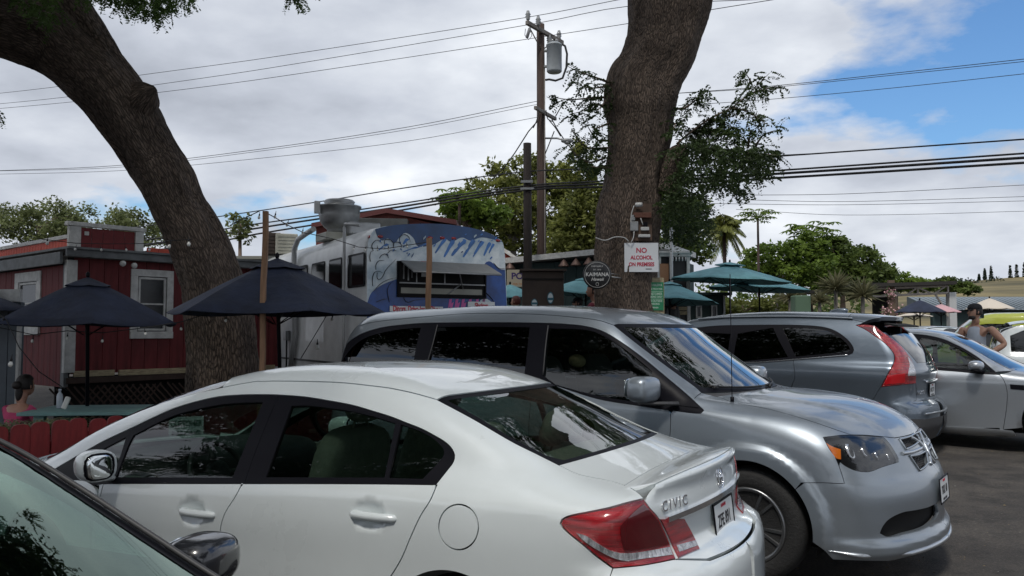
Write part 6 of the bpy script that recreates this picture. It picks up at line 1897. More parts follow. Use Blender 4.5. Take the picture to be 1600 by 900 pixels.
 beams(w,'notice',m_redink,M,[(x0+.33,x0+.42,z0+.40,z0+.48,-.016,-.012)],ch=0)
 beams(w,'notice',m_plate,M,[(x0+.34,x0+.43,z0+.26,z0+.38,-.016,-.012)],ch=0)
 beams(w,'tool',m_galv,M,[(x0+.06,x0+.08,z0+.22,z0+.42,-.016,-.012),(x0+.13,x0+.15,z0+.2,z0+.38,-.016,-.012),(x0+.19,x0+.20,z0+.24,z0+.45,-.016,-.012)],ch=0)
 b=MB()
 ax0,ax1=x0+.02,x1+.03
 T=[(ax0,-.02,z1+.02),(ax1,-.02,z1+.02),(ax1-.02,-.50,z1-.15),(ax0-.02,-.50,z1-.15)]
 vv=[M@Vector(p)for p in T]+[M@(Vector(p)+Vector((0,0,.018)))for p in T]
 b.add(vv,[(3,2,1,0),(4,5,6,7),(0,1,5,4),(1,2,6,5),(2,3,7,6),(3,0,4,7)]);b.build('awning_flap',m_awn,root)
 b=MB();b.tube([M@Vector(p)for p in(T[3],T[2])],.012,6);b.build('flap_edge',m_galv,root)
 b=MB();b.tube([M@Vector((x0+1.0,-.01,z0+.1)),M@Vector((x0+.78,-.30,z1-.06))],.010,6);b.tube([M@Vector((x0+.75,-.01,z0+.02)),M@Vector((x0+.95,-.02,z0+.16))],.012,6);b.build('flap_strut',m_galv,root)
 for(x,y)in((594,369.5),(672,371.5),(691,372),(709,372.5),(778,376)):
  p=plane_hit(M,x,y,1);b=MB();b.add(*blob(.045,.03,.022,2.5,12,8,M=M@Matrix.Translation((p.x,.01,p.z))),smooth=True);b.build('marker_lamp',m_red_lens,root)
 p=plane_hit(M,592.5,490.5,1);b=MB();b.lathe((0,0,0),[(.055,0),(.055,.02),(.045,.035),(.001,.04)],16,M@Matrix.Translation((p.x,-.004,p.z))@Matrix.Rotation(PI/2,4,'X'));b.build('brake_lamp',m_red_lens,root)
 p=plane_hit(M,576,370,0);b=MB();b.add(*blob(.012,.05,.025,2.5,12,8,M=M@Matrix.Translation((0,p.y,p.z))),smooth=True);b.build('marker_lamp',m_red_lens,root)
 # side windows
 for(xa,ya,xb,yb)in((543.5,396.5,570.5,451),(514.5,404,535,441),(487.5,410,508.5,436),(464.5,415,481.5,433),(446,419,460,432)):
  p=plane_hit(M,xb,(ya),0);q=plane_hit(M,xa,yb,0);zt=plane_hit(M,(xa+xb)/2,ya,0).z
  zb_=plane_hit(M,557,449,0).z
  b=MB()
  poly=[]
  ya_,yb_,r=p.y,q.y,.05
  for cx,cz,a0 in((yb_-r,zt-r,0),(ya_+r,zt-r,90),(ya_+r,zb_+r,180),(yb_-r,zb_+r,270)):
   for k in range(4):a=rad(a0+k*30);poly.append((cx+r*math.cos(a),cz+r*math.sin(a)))
  b.prism(poly,M@Vector((.004,0,0)),M.to_3x3()@Vector((0,1,0)),(0,0,1),M.to_3x3()@Vector((-1,0,0)),.014);wf=b.build('side_window',m_blacktrim,root)
  b=MB();b.prism([(x*.999+(ya_+yb_)/2*.001,z)for x,z in[(ya_+.03,zb_+.03),(yb_-.03,zb_+.03),(yb_-.03,zt-.03),(ya_+.03,zt-.03)]],M@Vector((-.011,0,0)),M.to_3x3()@Vector((0,1,0)),(0,0,1),M.to_3x3()@Vector((-1,0,0)),.003);b.build('pane',mat('bus_pane',(.008,.009,.010),.12,spec=.25),wf)
  # skirt line, wheel arch and wheel
 beams(root,'skirt_trim',m_rubber,M,[(-.02,-.004,1.12,1.15,.1,L_-.1)],ch=.003)
 p=plane_hit(M,497,565,0)
 b=MB();b.tube([M@Vector((-.01,p.y+.50*math.cos(a),.52+.50*math.sin(a)))for a in np.linspace(0,PI,18)],.035,8,flat=.5);b.build('wheel_arch_trim',m_cream,root)
 b=MB();b.prism([(p.y+.47*math.cos(a),.52+.47*math.sin(a))for a in np.linspace(0,2*PI,26)[:-1]],M@Vector((-.004,0,0)),M.to_3x3()@Vector((0,1,0)),(0,0,1),M.to_3x3()@Vector((-1,0,0)),.003);b.build('wheel_well',m_gapdark,root)
 for y in(p.y,L_-1.0):
  for x,s_ in((.12,-1),(2.08,1)):
   b=MB();b.lathe((0,0,0),[(.18,-.12),(.26,-.13),(.42,-.13),(.45,-.10),(.45,.10),(.42,.13),(.26,.13),(.22,.08),(.001,.06)],28,M@Matrix.Translation((x,y,.45))@Matrix.Rotation(PI/2*s_,4,'Y'));b.build('wheel',m_tyre,root)
   # conduit, pipes, boxes on the flank
 q=[plane_hit(M,x,y,0,-.05)for x,y in((490,358),(480,364),(466,374),(459.5,390),(459.5,420),(460,480),(460.5,520),(457,545),(454,575))]
 b=MB();b.tube([M@v_ for v_ in q],.045,10);b.build('vent_pipe',m_pipe,root)
 q=[plane_hit(M,x,y,0,-.06)for x,y in((563,352),(539,350),(538,356),(537.5,420),(537,505),(536,560))]
 b=MB();b.tube([M@v_ for v_ in q],.022,8);b.build('conduit',m_pipe,root)
 for x in(427,448):
  q=plane_hit(M,x,524,0,-.04);b=MB();b.box(tuple(q),(.08,.16,.17),M=M,ch=.01);b.build('meter_box',m_galv,root)
  b=MB();b.tube([M@q,M@Vector((q.x,q.y,.5))],.015,6);b.build('cable_drop',m_wire,root)
  # exhaust hood and roof gear
 c0=at(530,345,13.3)
 b=MB();b.lathe((c0.x,c0.y,3.08),[(.19,0),(.19,.14),(.20,.16),(.24,.19),(.30,.27),(.325,.38),(.33,.50),(.35,.505),(.35,.53),(.24,.54),(.23,.57),(.25,.60),(.22,.63),(.001,.63)],32);b.build('exhaust_hood',m_galv,root)
 b=MB();b.box((c0.x,c0.y,3.10),(.60,.55,.12),rz=.53,ch=.01);b.build('hood_curb',m_cream,root)
 b=MB();b.box((c0.x-.30,c0.y-.24,3.56),(.09,.05,.20),rz=.5,ch=.006);b.build('switch_box',m_pipe,root)
 q=at(600,343,14.2);b=MB();b.box((q.x-.08,q.y,3.36),(.95,.5,.30),rz=.15,ch=.01);b.build('roof_duct',mat('duct_metal',(.20,.20,.185),.5,metal=.4,var=.2,vscale=4),root)
 q=at(560,352,13.2);b=MB();b.box((q.x+.05,q.y,3.22),(.5,.4,.2),rz=.5,ch=.02);b.build('roof_box',m_galv,root)
build_truck()
# huts behind the truck
def build_behind():
# red hut with boxes on its roof, seen between the tree and the truck
 p=at(395,420,16.5)
 root=empty('red_hut',(p.x,p.y,0.5),0,'small dark red hut with a cream roof edge behind the left tree','hut')
 boards(root,Matrix.Identity(4),-1.3,1.4,0,2.72-.3,.22,m_redwood)
 b=MB();b.box((.0,1.0,1.2),(2.7,1.9,2.4));b.build('wall',m_redwood,root)
 beams(root,'fascia',m_cream,Matrix.Identity(4),[(-1.45,1.55,2.42,2.52,-.12,-.06)])
 b=MB();b.box((.0,.9,2.55),(3.1,2.3,.06));b.build('roof',m_cream,root)
 for x,w,h,m,nm in((426,.30,.42,m_brownmetal,'dark brown air unit on the red hut roof'),(447,.42,.40,m_cream,'cream air conditioning box on the red hut roof')):
  q=at(x,397,16.4);r=empty('roof_unit',(q.x,q.y,q.z-.02),.3,nm,'air conditioner')
  b=MB();b.box((0,0,h/2),(w,.5,h),ch=.015);b.build('casing',m,r)
  for k in range(5):
   b=MB();b.box((0,-.255,.08+k*h/6),(w*.8,.012,.02));b.build('louvre',m,r)
   # red gable far behind the truck
 a=at(605,326,21);c_=at(692,346,21.6)
 root=empty('red_gable_roof',(a.x,a.y,0),0,'dark red gabled roof end rising behind the food truck','building')
 b=MB();b.prism([(-1.8,.8),(c_.x-a.x+.3,.8),(c_.x-a.x+.3,c_.z-.25),(0,a.z-.1),(-1.8,a.z-.45)],(0,0,0),(1,0,0),(0,0,1),(0,1,0),3.0);b.build('wall',mat('red_shade',(.13,.03,.025),.75,var=.3),root)
 b=MB();b.prism([(0,a.z),(c_.x-a.x+.4,c_.z-.05),(c_.x-a.x+.4,c_.z-.17),(0,a.z-.12),(-1.9,a.z-.50),(-1.9,a.z-.38)],(0,-.1,0),(1,0,0),(0,0,1),(0,1,0),3.3);b.build('roof',mat('roof_maroon',(.10,.025,.025),.6),root)
 for k in range(6):
  b=MB();b.box((.25+k*.30,-.04,a.z-.42-k*.06),(.03,.03,.35));b.build('batten',m_dark,root)
  # orange-red gable right of the truck
 a=at(786,390,23);root=empty('orange_gable',(a.x,a.y,0),0,'bright orange red gable with white edging just right of the truck','building')
 z=at(786,391,23).z;z2=at(813,412,23).z;dx=at(813,410,23).x-a.x
 b=MB();b.prism([(-1.2,0),(dx,0),(dx,z2),(0,z-.05),(-1.2,z-.9)],(0,0,0),(1,0,0),(0,0,1),(0,1,0),2.5);b.build('wall',mat('orange_red',(.42,.07,.035),.7,var=.15),root)
 b=MB();b.prism([(0,z+.07),(dx+.12,z2+.03),(dx+.12,z2-.07),(0,z-.04),(-1.3,z-1.02),(-1.3,z-.92)],(0,-.08,0),(1,0,0),(0,0,1),(0,1,0),2.7);b.build('roof',m_trim,root)
build_behind()
# poles and wires
m_pole=mat('pole_timber',(.048,.030,.024),.85,var=.35,vscale=6,stretch=(4,4,.25),bump=.4)
m_polek=mat('pole_creosote',(.020,.014,.012),.85,var=.3,vscale=6,stretch=(4,4,.25),bump=.4)
m_arm=mat('arm_timber',(.17,.155,.14),.8,var=.25,vscale=8)
m_insul=mat('insulator',(.20,.21,.215),.35,coat=.4)
m_trafo=mat('transformer_grey',(.34,.37,.39),.45,coat=.3,var=.05)
def build_pole():
 Y=26.0
 p=at(846,300,Y);zt=at(845,38,Y).z
 root=empty('utility_pole',(p.x,p.y,float(ground_z(p.x,p.y))),0,'tall brown utility pole carrying a grey transformer and crossarms','utility pole')
 gz=root.location.z
 T=lambda x,y,Yd:at(x,y,Yd)-root.location
 b=MB();b.tube([(0,0,-.5),(0,0,5),(-.02,0,zt-gz)],[.155,.145,.125],14);b.build('shaft',m_pole,root)
 b=MB();b.tube([(.10,-.13,0),(.10,-.12,9)],.022,6);b.build('ground_conduit',m_arm,root)
 def arm(a,c_,w,nm='crossarm'):
  a,c_=Vector(a),Vector(c_);d=(c_-a);L_=d.length;d.normalize()
  M=basis((a+c_)/2,d,(0,0,1));b=MB();b.box((0,0,0),(L_,w*1.2,w),M=M,ch=.01);return b.build(nm,m_arm,root)
 arm(T(823,35,25.2),T(879,67,26.9),.11)
 arm(T(836,168,25.3),T(868,186,26.7),.09)
 b=MB();b.tube([T(829,46,25.4),T(846,78,25.9)],.02,5);b.tube([T(868,62,26.6),T(848,78,26.0)],.02,5);b.build('brace',m_arm,root)
 first=None
 for(x,y,Yd)in((825,33,25.25),(841,41,25.6),(873.5,63,26.7),(858,70,26.2)):
  q=T(x,y,Yd)
  if first is None:
   b=MB();b.lathe((0,0,0),[(.02,-.12),(.07,-.05),(.05,-.03),(.09,.02),(.06,.05),(.09,.09),(.06,.13),(.045,.20),(.001,.22)],12);first=b.build('insulator',m_insul,root);o=first
  else:
   o=first.copy();C.objects.link(o);o.parent=root
  o.location=q+Vector((0,0,.12))
 q=T(866,91,25.75)
 b=MB();b.lathe((q.x,q.y,q.z-.46),[(.20,0),(.235,.03),(.24,.05),(.24,.84),(.255,.85),(.255,.89),(.20,.93),(.001,.95)],24);b.build('transformer',m_trafo,root)
 b=MB();b.box((q.x-.22,q.y+.05,q.z+.25),(.20,.10,.06));b.box((q.x-.22,q.y+.05,q.z-.25),(.20,.10,.06));b.build('bracket',m_galv,root)
 for k in(0,1):
  b=MB();b.lathe((q.x-.06+k*.13,q.y,q.z+.46),[(.03,0),(.06,.03),(.04,.06),(.06,.09),(.035,.15),(.001,.17)],10);b.build('bushing',m_insul,root)
 b=MB();b.lathe((0,0,0),[(.03,-.2),(.05,-.18),(.05,.1),(.03,.14)],10,Matrix.Translation(T(826,50,25.3))@Matrix.Rotation(.3,4,'Y'));b.tube([T(x,y,25.3)for x,y in((821,45),(820,55),(826,62),(831,56),(828,45))],.012,5);b.build('fuse_cutout',m_insul,root)
 b=MB();b.tube([T(x,y,25.7)for x,y in((877,68),(883,72),(886,84),(885,105),(879,122),(868,126),(858,124),(852,125))],.035,7);b.build('riser_cable',m_wire,root)
 for pts in([(843,172),(838,190),(833,200)],[(858,188),(868,200),(876,213)],[(862,186),(872,204),(880,216)],[(853,172),(856,186),(864,190)],[(852,240),(858,225),(866,205)],[(868,182),(876,168),(882,160)],[(880,216),(892,232),(905,250)]):
  b=MB();b.tube([T(x,y,25.8)for x,y in smooth_line(pts,False,4)],.018,5);b.build('jumper_cable',m_wire,root)
 b=MB();b.tube([T(852,216,25.9),T(870,216,25.6),T(880,218,25.4)],.03,8);b.build('lamp_arm',m_galv,root)
 q=T(886,220,25.3);b=MB();b.add(*blob(.19,.11,.07,2.4,18,10,M=Matrix.Translation(q)),smooth=True);b.lathe((q.x,q.y,q.z-.12),[(.03,0),(.08,.03),(.10,.08)],14);b.build('lamp_head',m_insul,root)
 # black stub pole
 p=at(824.5,300,20.5);root2=empty('stub_pole',(p.x,p.y,float(ground_z(p.x,p.y))),0,'short thick black pole standing just left of the utility pole','pole')
 h=at(824,224,20.5).z-root2.location.z
 b=MB();b.tube([(0,0,-.4),(0,0,h*.5),(-.01,0,h)],[.115,.108,.10],14);b.build('shaft',m_polek,root2)
 b=MB();b.box((-.02,-.12,at(824,285,20.5).z-root2.location.z),(.30,.05,.06));b.box((.0,-.12,at(824,296,20.5).z-root2.location.z),(.36,.05,.05));b.build('cable_clamp',m_galv,root2)
build_pole()
def wire(pts,r,name,label,group='overhead wires',cat='wire'):
 """pts: (px, py, Y)"""
 q=smooth_line([(p[0],p[1])for p in pts],False,30)
 Y=np.interp(q[:,0],[p[0]for p in pts],[p[2]for p in pts])
 P=[at(x,y,yy)for(x,y),yy in zip(q,Y)]
 b=MB();b.tube([p-P[0]for p in P],r,5,cap=False);o=b.build(name,m_wire,None);o.location=P[0]
 tag(o,label,cat,group)
wire([(-40,150,38),(77,137,35),(222,117,32),(420,90,29),(824,27,25.3),(980,-3,23)],.010,'overhead_wire','highest thin power wire across the sky, left of the utility pole')
wire([(-40,166,38),(100,152,35),(247,132,32),(420,106.5,29),(841,36,25.6),(980,10,23),(1215,-2,20)],.010,'overhead_wire','second thin power wire from the top, ending at the crossarm')
wire([(-40,173,38),(105,160,35),(252,144,32),(420,122,29),(858,56,26.3),(980,37,24),(1100,17,22),(1230,-4,20)],.010,'overhead_wire','third thin power wire from the top, passing the transformer')
wire([(-40,268,34),(185,258.5,31),(400,234,28),(640,198,26.5),(840,158,26)],.010,'overhead_wire','upper one of the low thin wires meeting the pole below the transformer')
wire([(-40,268,34),(190,261,31),(400,237,28),(640,202,26.5),(840,163,26)],.008,'overhead_wire','middle one of the low thin wires meeting the pole below the transformer')
wire([(-40,273,34),(190,266.5,31),(400,248,28),(640,220,26.5),(840,183,26)],.008,'overhead_wire','lowest one of the thin wires meeting the pole below the transformer')
wire([(160,362,27),(345,338,25),(400,330,24),(500,315,23),(660,289.5,21.5),(824,268,20.5),(945,263,19),(1190,246,17),(1640,215,15)],.016,'telephone_cable','thin black cable running above the three thick ones')
wire([(160,384,27),(350,358,25),(400,350,24),(505,336,23),(600,322,22),(824,290,20.5),(945,283,19),(1200,267.5,17),(1640,237,15)],.020,'telephone_cable','uppermost of the three thick black cables above the street')
wire([(160,392,27),(350,366,25),(400,357,24),(505,341,23),(600,327,22),(824,293.5,20.5),(945,287,19),(1200,272.5,17),(1640,244,15)],.028,'telephone_cable','middle one of the three thick black cables above the street')
wire([(160,402,27),(350,376,25),(400,366,24),(505,349,23),(600,333,22),(824,297,20.5),(945,292,19),(1200,279,17),(1640,252,15)],.026,'telephone_cable','lowest of the three thick black cables above the street')
wire([(1040,147,24),(1200,135,22),(1400,114,20),(1640,88,18)],.009,'overhead_wire','upper thin wire right of the middle trunk before the blue sky')
wire([(1040,147,24),(1200,137,22),(1400,117,20),(1640,92,18)],.008,'overhead_wire','thin wire close under the upper one right of the middle trunk')
wire([(1060,165,24),(1200,155.5,22),(1400,137,20),(1640,111,18)],.008,'overhead_wire','lower thin wire right of the middle trunk before the blue sky')
wire([(1150,305,60),(1320,303,60),(1640,287,60)],.020,'overhead_wire','far thin wire highest of the distant ones at right')
wire([(1150,312,60),(1320,315,60),(1640,306,60)],.018,'overhead_wire','far wire second of the distant ones at right')
wire([(1110,318,60),(1320,320,60),(1640,313,60)],.018,'overhead_wire','far wire third of the distant ones at right')
wire([(1150,327,60),(1320,336,60),(1640,329,60)],.016,'overhead_wire','far wire lowest of the distant ones at right')
wire([(840,189,26),(826,205,25),(805,238,23),(788,262,22),(764,285,21)],.016,'service_drop','cable dropping left from the utility pole into the trees')
wire([(1060,236,15.5),(1200,243,16.4),(1640,214,15)],.006,'overhead_wire','fine wire just above the thin black cable at right')
# signs and stands round the middle trunk
def build_signs():
 Y=15.0
 # brown stand below the poles
 a=at(816,430,Y);c_=at(881,430,Y)
 gz=float(ground_z(a.x,Y));root=empty('brown_stand',((a.x+c_.x)/2,Y,gz),0,'brown boxy stand with small painted surfboards, below the two poles','stand')
 w=(c_.x-a.x);zt=at(816,424,Y).z-gz
 mb=mat('stand_brown',(.050,.033,.024),.65,var=.15,vscale=4)
 b=MB();b.box((0,.25,zt/2+.15),(w,.5,zt-.3),ch=.01);b.build('cabinet',mb,root)
 b=MB();b.box((0,.22,zt+.02),(w+.10,.62,.04),ch=.006);b.build('lid',mb,root)
 b=MB();b.box((0,-.02,zt-.14),(w-.02,.02,.02));b.build('ledge',m_dark,root)
 mw=mat('surf_white',(.62,.70,.72),.5);mt=mat('surf_teal',(.03,.14,.19),.5)
 for x,y,h in((835,474,15),(860,465.5,19)):
  q=at(x,y,Y);hh=h*Y/FPX;ww=10*Y/FPX
  for s_,m,dy,col in((1.0,mt,-.010,0),(.80,mw,-.014,1)):
   b=MB();b.prism([(ww/2*s_*math.copysign(abs(math.cos(t))**1.1,math.cos(t)),hh/2*s_*math.sin(t))for t in np.linspace(0,2*PI,25)[:-1]],(q.x-root.location.x,dy,q.z-gz),(1,0,0),(0,0,1),(0,-1,0),.004);b.build('surfboard_mark',m,root)
  b=MB();b.box((q.x-root.location.x,-.0195,q.z-gz-.02*(h>16)),(ww*.9,.004,hh*.20));b.build('surfboard_band',mt,root)
 for x in(-.3,.3):
  b=MB();b.box((x,.25,.08),(.06,.4,.16));b.build('foot',m_dark,root)
  # round black sign on a bracket from the trunk
 Yk=13.75;q=at(933,429.5,Yk);r=22.5*Yk/FPX
 root=empty('round_sign',q,0,'round black sign reading KAIMANA Hawaii beside the middle trunk','sign')
 Mf=Matrix.Rotation(PI/2,4,'X')
 b=MB();b.lathe((0,0,0),[(r-.01,-.015),(r,-.008),(r,.008),(r-.012,.015),(.001,.015)],40,Mf);b.build('disc',mat('sign_black',(.008,.008,.009),.4,coat=.3),root)
 mw=mat('sign_white_ink',(.62,.62,.60),.5)
 b=MB();b.tube([Mf@Vector(((r-.03)*math.cos(t),(r-.03)*math.sin(t),.016))for t in np.linspace(0,2*PI,41)],.003,4,cap=False);b.build('sign_ring',mw,root)
 text('KAIMANA',.088,mw,root,'sign_lettering',Mf@Matrix.Translation((0,.005,.0175)),bold=.0015,sx=.98)
 text('Hawaii',.075,mw,root,'sign_lettering',Mf@Matrix.Translation((0,-.075,.0175)),shear=.3,bold=.001)
 text('EST. 2016',.032,mw,root,'sign_lettering',Mf@Matrix.Translation((0,.085,.0175)))
 text('SURF SUPPLY',.034,mw,root,'sign_lettering',Mf@Matrix.Translation((0,.140,.0175)))
 b=MB();b.tube([Mf@Vector((.025*math.cos(t),-.155+.03*math.sin(t),.0175))for t in np.linspace(0,2*PI,7)],.003,4,cap=False);b.build('sign_emblem',mw,root)
 b=MB();b.tube([(r*.9,.02,-.03),(r+.10,.05,-.04),(r+.22,.30,-.04)],.012,6);b.tube([(r*.8,.02,.03),(r+.18,.30,.02)],.008,6);b.build('bracket',m_galv,root)
 # NO ALCOHOL sign
 Yn=13.95
 a=at(975.5,379.5,Yn);c_=at(1029,425,Yn)
 root=empty('no_alcohol_sign',((a.x+c_.x)/2,Yn,(a.z+c_.z)/2),0,'white NO ALCOHOL ON PREMISES sign in red letters on the middle trunk','sign')
 W_,H_=c_.x-a.x,a.z-c_.z
 b=MB();b.box((0,0,0),(W_,.012,H_),ch=.002);b.build('panel',mat('sign_white',(.66,.69,.72),.45),root)
 mr=mat('sign_red',(.45,.02,.06),.5)
 text('NO',.115,mr,root,'sign_lettering',Matrix.Translation((0,-.008,.115))@Mf,bold=.003)
 text('ALCOHOL',.090,mr,root,'sign_lettering',Matrix.Translation((0,-.008,-.005))@Mf,bold=.003,sx=.86)
 text('ON PREMISES',.090,mr,root,'sign_lettering',Matrix.Translation((0,-.008,-.12))@Mf,bold=.003,sx=.80)
 b=MB();b.box((.12,-.008,-.195),(.10,.003,.012));b.build('small_print',m_ink,root)
 # green sign
 Yg=14.1;a=at(1010,441,Yg);c_=at(1037,485,Yg)
 root=empty('green_sign',((a.x+c_.x)/2,Yg,(a.z+c_.z)/2),0,'narrow green sign with white lines of print below the NO ALCOHOL sign','sign')
 W_,H_=c_.x-a.x,a.z-c_.z
 b=MB();b.box((0,0,0),(W_,.010,H_),ch=.002);b.build('panel',mat('sign_green',(.015,.20,.085),.45),root)
 b=MB();b.box((0,.03,-.02),(W_+.03,.03,H_+.20));b.build('backing_board',m_bare,root)
 mg=mat('sign_pale',(.45,.60,.50),.5)
 z=H_/2
 for s,sz,dz,sx in(('OLD HALEIWA',.055,.05,.66),('FOOD TRUCK PARK',.042,.115,.64),('CUSTOMER',.06,.20,.78),('PARKING ONLY',.045,.25,.76),('NO OUTSIDE',.052,.32,.78),('PARKING',.045,.37,.80),('Mahalo',.038,.43,1)):
  text(s,sz,mg,root,'sign_lettering',Matrix.Translation((0,-.007,z-dz))@Mf,bold=.0012,sx=sx)
 b=MB();b.box((0,-.0065,z-.155),(W_*.9,.002,.006));b.box((0,-.0065,z-.285),(W_*.9,.002,.006));b.build('sign_rule',mg,root)
 # meter board and boxes on the trunk
 Yb=13.95
 a=at(985,318,Yb);c_=at(1019,376,Yb)
 root=empty('meter_board',((a.x+c_.x)/2,Yb,(a.z+c_.z)/2),0,'brown board with grey electric boxes fixed to the middle trunk','electric board')
 b=MB();b.box((0,.02,0),(c_.x-a.x,.03,a.z-c_.z));b.build('board',mat('board_brown',(.085,.055,.040),.8,var=.3,stretch=(1,1,.3)),root)
 T=lambda x,y,d=0:Vector((at(x,y,Yb).x-root.location.x,d,at(x,y,Yb).z-root.location.z))
 for x,y,w,h,m,nm in((990.5,354,.13,.16,m_galv,'switch_box'),(1007,358,.14,.06,m_pipe,'outlet_cover'),(1006,369,.20,.05,m_pipe,'outlet_cover'),(1003,337,.30,.09,mat('board_red',(.12,.05,.035),.8),'cover_board'),(1008,351,.07,.07,m_blacktrim,'photocell'),(989,341,.06,.10,m_galv,'junction_box')):
  q=T(x,y);b=MB();b.box((q.x,-.03,q.z),(w,.07,h),ch=.008);b.build(nm,m,root)
 q=T(997,321);b=MB();b.lathe((0,0,0),[(.03,-.06),(.04,-.04),(.04,.04),(.03,.06)],12,Matrix.Translation((q.x,-.08,q.z))@Matrix.Rotation(PI/2,4,'Y')@Matrix.Rotation(.3,4,'X'));b.build('camera',m_pipe,root)
 for pts in([(990,322),(986,335),(985,350)],[(1000,341),(1004,352)],[(990,362),(989,372),(985,380)],[(930,372),(945,376),(960,371),(975,372),(982,378)]):
  b=MB();b.tube([T(x,y,-.05)for x,y in smooth_line(pts,False,3)],.009,6);b.build('conduit',m_pipe,root)
build_signs()
# buildings behind the trunk
m_dkgreen=mat('dark_green_wall',(.018,.040,.040),.7,var=.15,vscale=3,stretch=(1,1,.3))
m_steel=mat('painted_steel',(.48,.44,.40),.5,var=.15)
def build_back():
# long dark green stall building with a white eave
 a=at(786,410,22);c_=at(1045,397,20)
 d=Vector((c_.x-a.x,c_.y-a.y,0));L_=d.length
 M=wall_frame(a.x,a.y,d.x,d.y);gz=.9
 root=empty('green_stall_building',(0,0,0),0,'long dark green stall building with a white eave behind the trunk','building')
 z1=a.z-.05
 boards(root,M,0,L_,gz,z1,.30,m_dkgreen,d=.03)
 b=MB();beam(b,M,0,L_,gz,z1,.02,2.4,0);b.build('wall',m_dkgreen,root)
 b=MB();M2=M;
 zr=at(931,399,21).z
 b.prism([(0,z1-.02),(L_,z1+.20),(L_,z1+.34),(0,z1+.12)],M@Vector((0,-.35,0)),M.to_3x3()@Vector((1,0,0)),(0,0,1),M.to_3x3()@Vector((0,1,0)),3.0);b.build('roof',m_trim,root)
 first=None
 for x,y in((797,419),(881,415),(900,413.5),(920,412)):
  q=plane_hit(M,x,y,1,-.30)
  b=MB();b.lathe((0,0,0),[(.02,.16),(.05,.12),(.13,.0),(.14,-.03),(.001,-.02)],14,M@Matrix.Translation(q));b.tube([M@(q+Vector((0,0,.14))),M@(q+Vector((0,.06,.30))),M@(q+Vector((0,.25,.30)))],.012,5);b.build('gooseneck_lamp',mat('copper_lamp',(.16,.10,.08),.5,metal=.4),root)
  # sign board with POKE
 Ys=20.3;p=at(815,435,Ys)
 root=empty('poke_sign',p,0,'cream POKE menu sign half hidden behind the brown stand','sign')
 b=MB();b.box((0,0,0),(.72,.03,.42),ch=.01);b.build('panel',mat('sign_cream',(.58,.50,.36),.5),root)
 mp=mat('ink_purple',(.05,.02,.16),.5)
 text('POKE',.22,mp,root,'sign_lettering',Matrix.Translation((.02,-.017,.05))@Matrix.Rotation(PI/2,4,'X'),bold=.006,sx=1.0)
 text('FOR THE SOUL',.07,mat('ink_orange',(.60,.20,.04),.5),root,'sign_lettering',Matrix.Translation((0,-.017,-.14))@Matrix.Rotation(PI/2,4,'X'),sx=.9)
 # white framed trailer right of the trunk
 Yt=19.0
 a=at(1030,398,Yt);c_=at(1081,401,18.6);gz=.85
 root=empty('white_trailer',(a.x,a.y,gz),0,'white framed snack trailer with dark panels right of the middle trunk','trailer')
 w=c_.x-a.x;h=a.z-gz
 bx=lambda n,c,s,m:(lambda b:(b.box(c,s,ch=.006),b.build(n,m,root)))(MB())
 bx('wall',(w/2,.9,h/2+.1),(w-.04,1.7,h-.3),mat('trailer_black',(.02,.021,.023),.5))
 for x in(0.0,w*.40,w):bx('corner_post',(x,0,h/2+.02),(.07,.07,h-.06),m_trim)
 bx('top_rail',(w/2,0,h),(w+.12,.12,.09),m_trim);bx('roof',(w/2,.95,h+.05),(w+.2,2.1,.05),m_trim)
 for k in range(4):bx('wood_slat',(w*.70,-.01,h*.42+.12+k*.10),(w*.5,.02,.08),m_bare)
 bx('menu_board',(w*.16,-.04,h-.42),(.20,.02,.42),mat('menu_orange',(.40,.20,.10),.5))
 b=MB();b.tube([(w*.38,-.15,0),(w*.38,-.15,h+1.1)],.035,8);b.build('flag_pole',m_pipe,root)
 for k in range(5):
  b=MB();b.tube([(w*.45+k*w*.11,-.08,h-.06),(w*.45+k*w*.11,-.08,h-.15)],.018,6);b.build('hook',m_pipe,root)
  # dark teal wall with small white windows
 Yw=21.0
 a=at(1045,472,Yw);c_=at(1131,472,Yw)
 root=empty('teal_cottage',(a.x,a.y,.85),0,'low dark teal building with small white framed windows under teal parasols','building')
 w=c_.x-a.x;h=at(1060,462,Yw).z-.85+.0
 b=MB();b.box((w/2,1.0,h/2),(w,2.0,h));b.build('wall',m_dkgreen,root)
 for x in(1068,1092,1116):
  q=at(x,487,Yw-.03);M=Matrix.Translation((q.x-a.x,-.01,q.z-.85))
  window(root,M,-.075,.075,-.16,.16,.035,m_pipe,.012,-.03,sash=False)
 b=MB();b.box((w,-.02,h/2),(.05,.05,h));b.build('corner_post',m_pipe,root)
 b=MB();b.box((w/2,.95,h+.04),(w+.3,2.4,.07));b.build('roof',m_dkgreen,root)
 # truss canopy at right
 Yc=30;a=at(1338,452,Yc);c_=at(1487,448,Yc);gz=1.05
 root=empty('steel_canopy',(a.x,a.y,gz),0,'open steel truss canopy with a dark roof over the far stalls','canopy')
 T=lambda x,y,Yd=Yc:at(x,y,Yd)-root.location
 def rod(n,p,q,r=.035,m=m_steel):
  b=MB();b.tube([p,q],r,6,smooth=False);return b.build(n,m,root)
 rod('top_chord',T(1338,451.5),T(1480,446.5),.05);rod('bottom_chord',T(1338,464),T(1480,458),.05)
 tops=[1352,1366,1388,1411,1433,1456,1480]
 for p,q in(((1352,463),(1366,452)),((1388,451),(1388,462)),((1388,451),(1408,461)),((1416,461),(1432,450)),((1434,450),(1434,460)),((1436,450),(1456,459)),((1460,459),(1476,448)),((1481,447),(1481,458))):
  rod('web_member',T(*p),T(*q),.032)
 rod('knee_brace',T(1461,459),T(1468,470),.04);rod('knee_brace',T(1468,470),T(1482,495),.04)
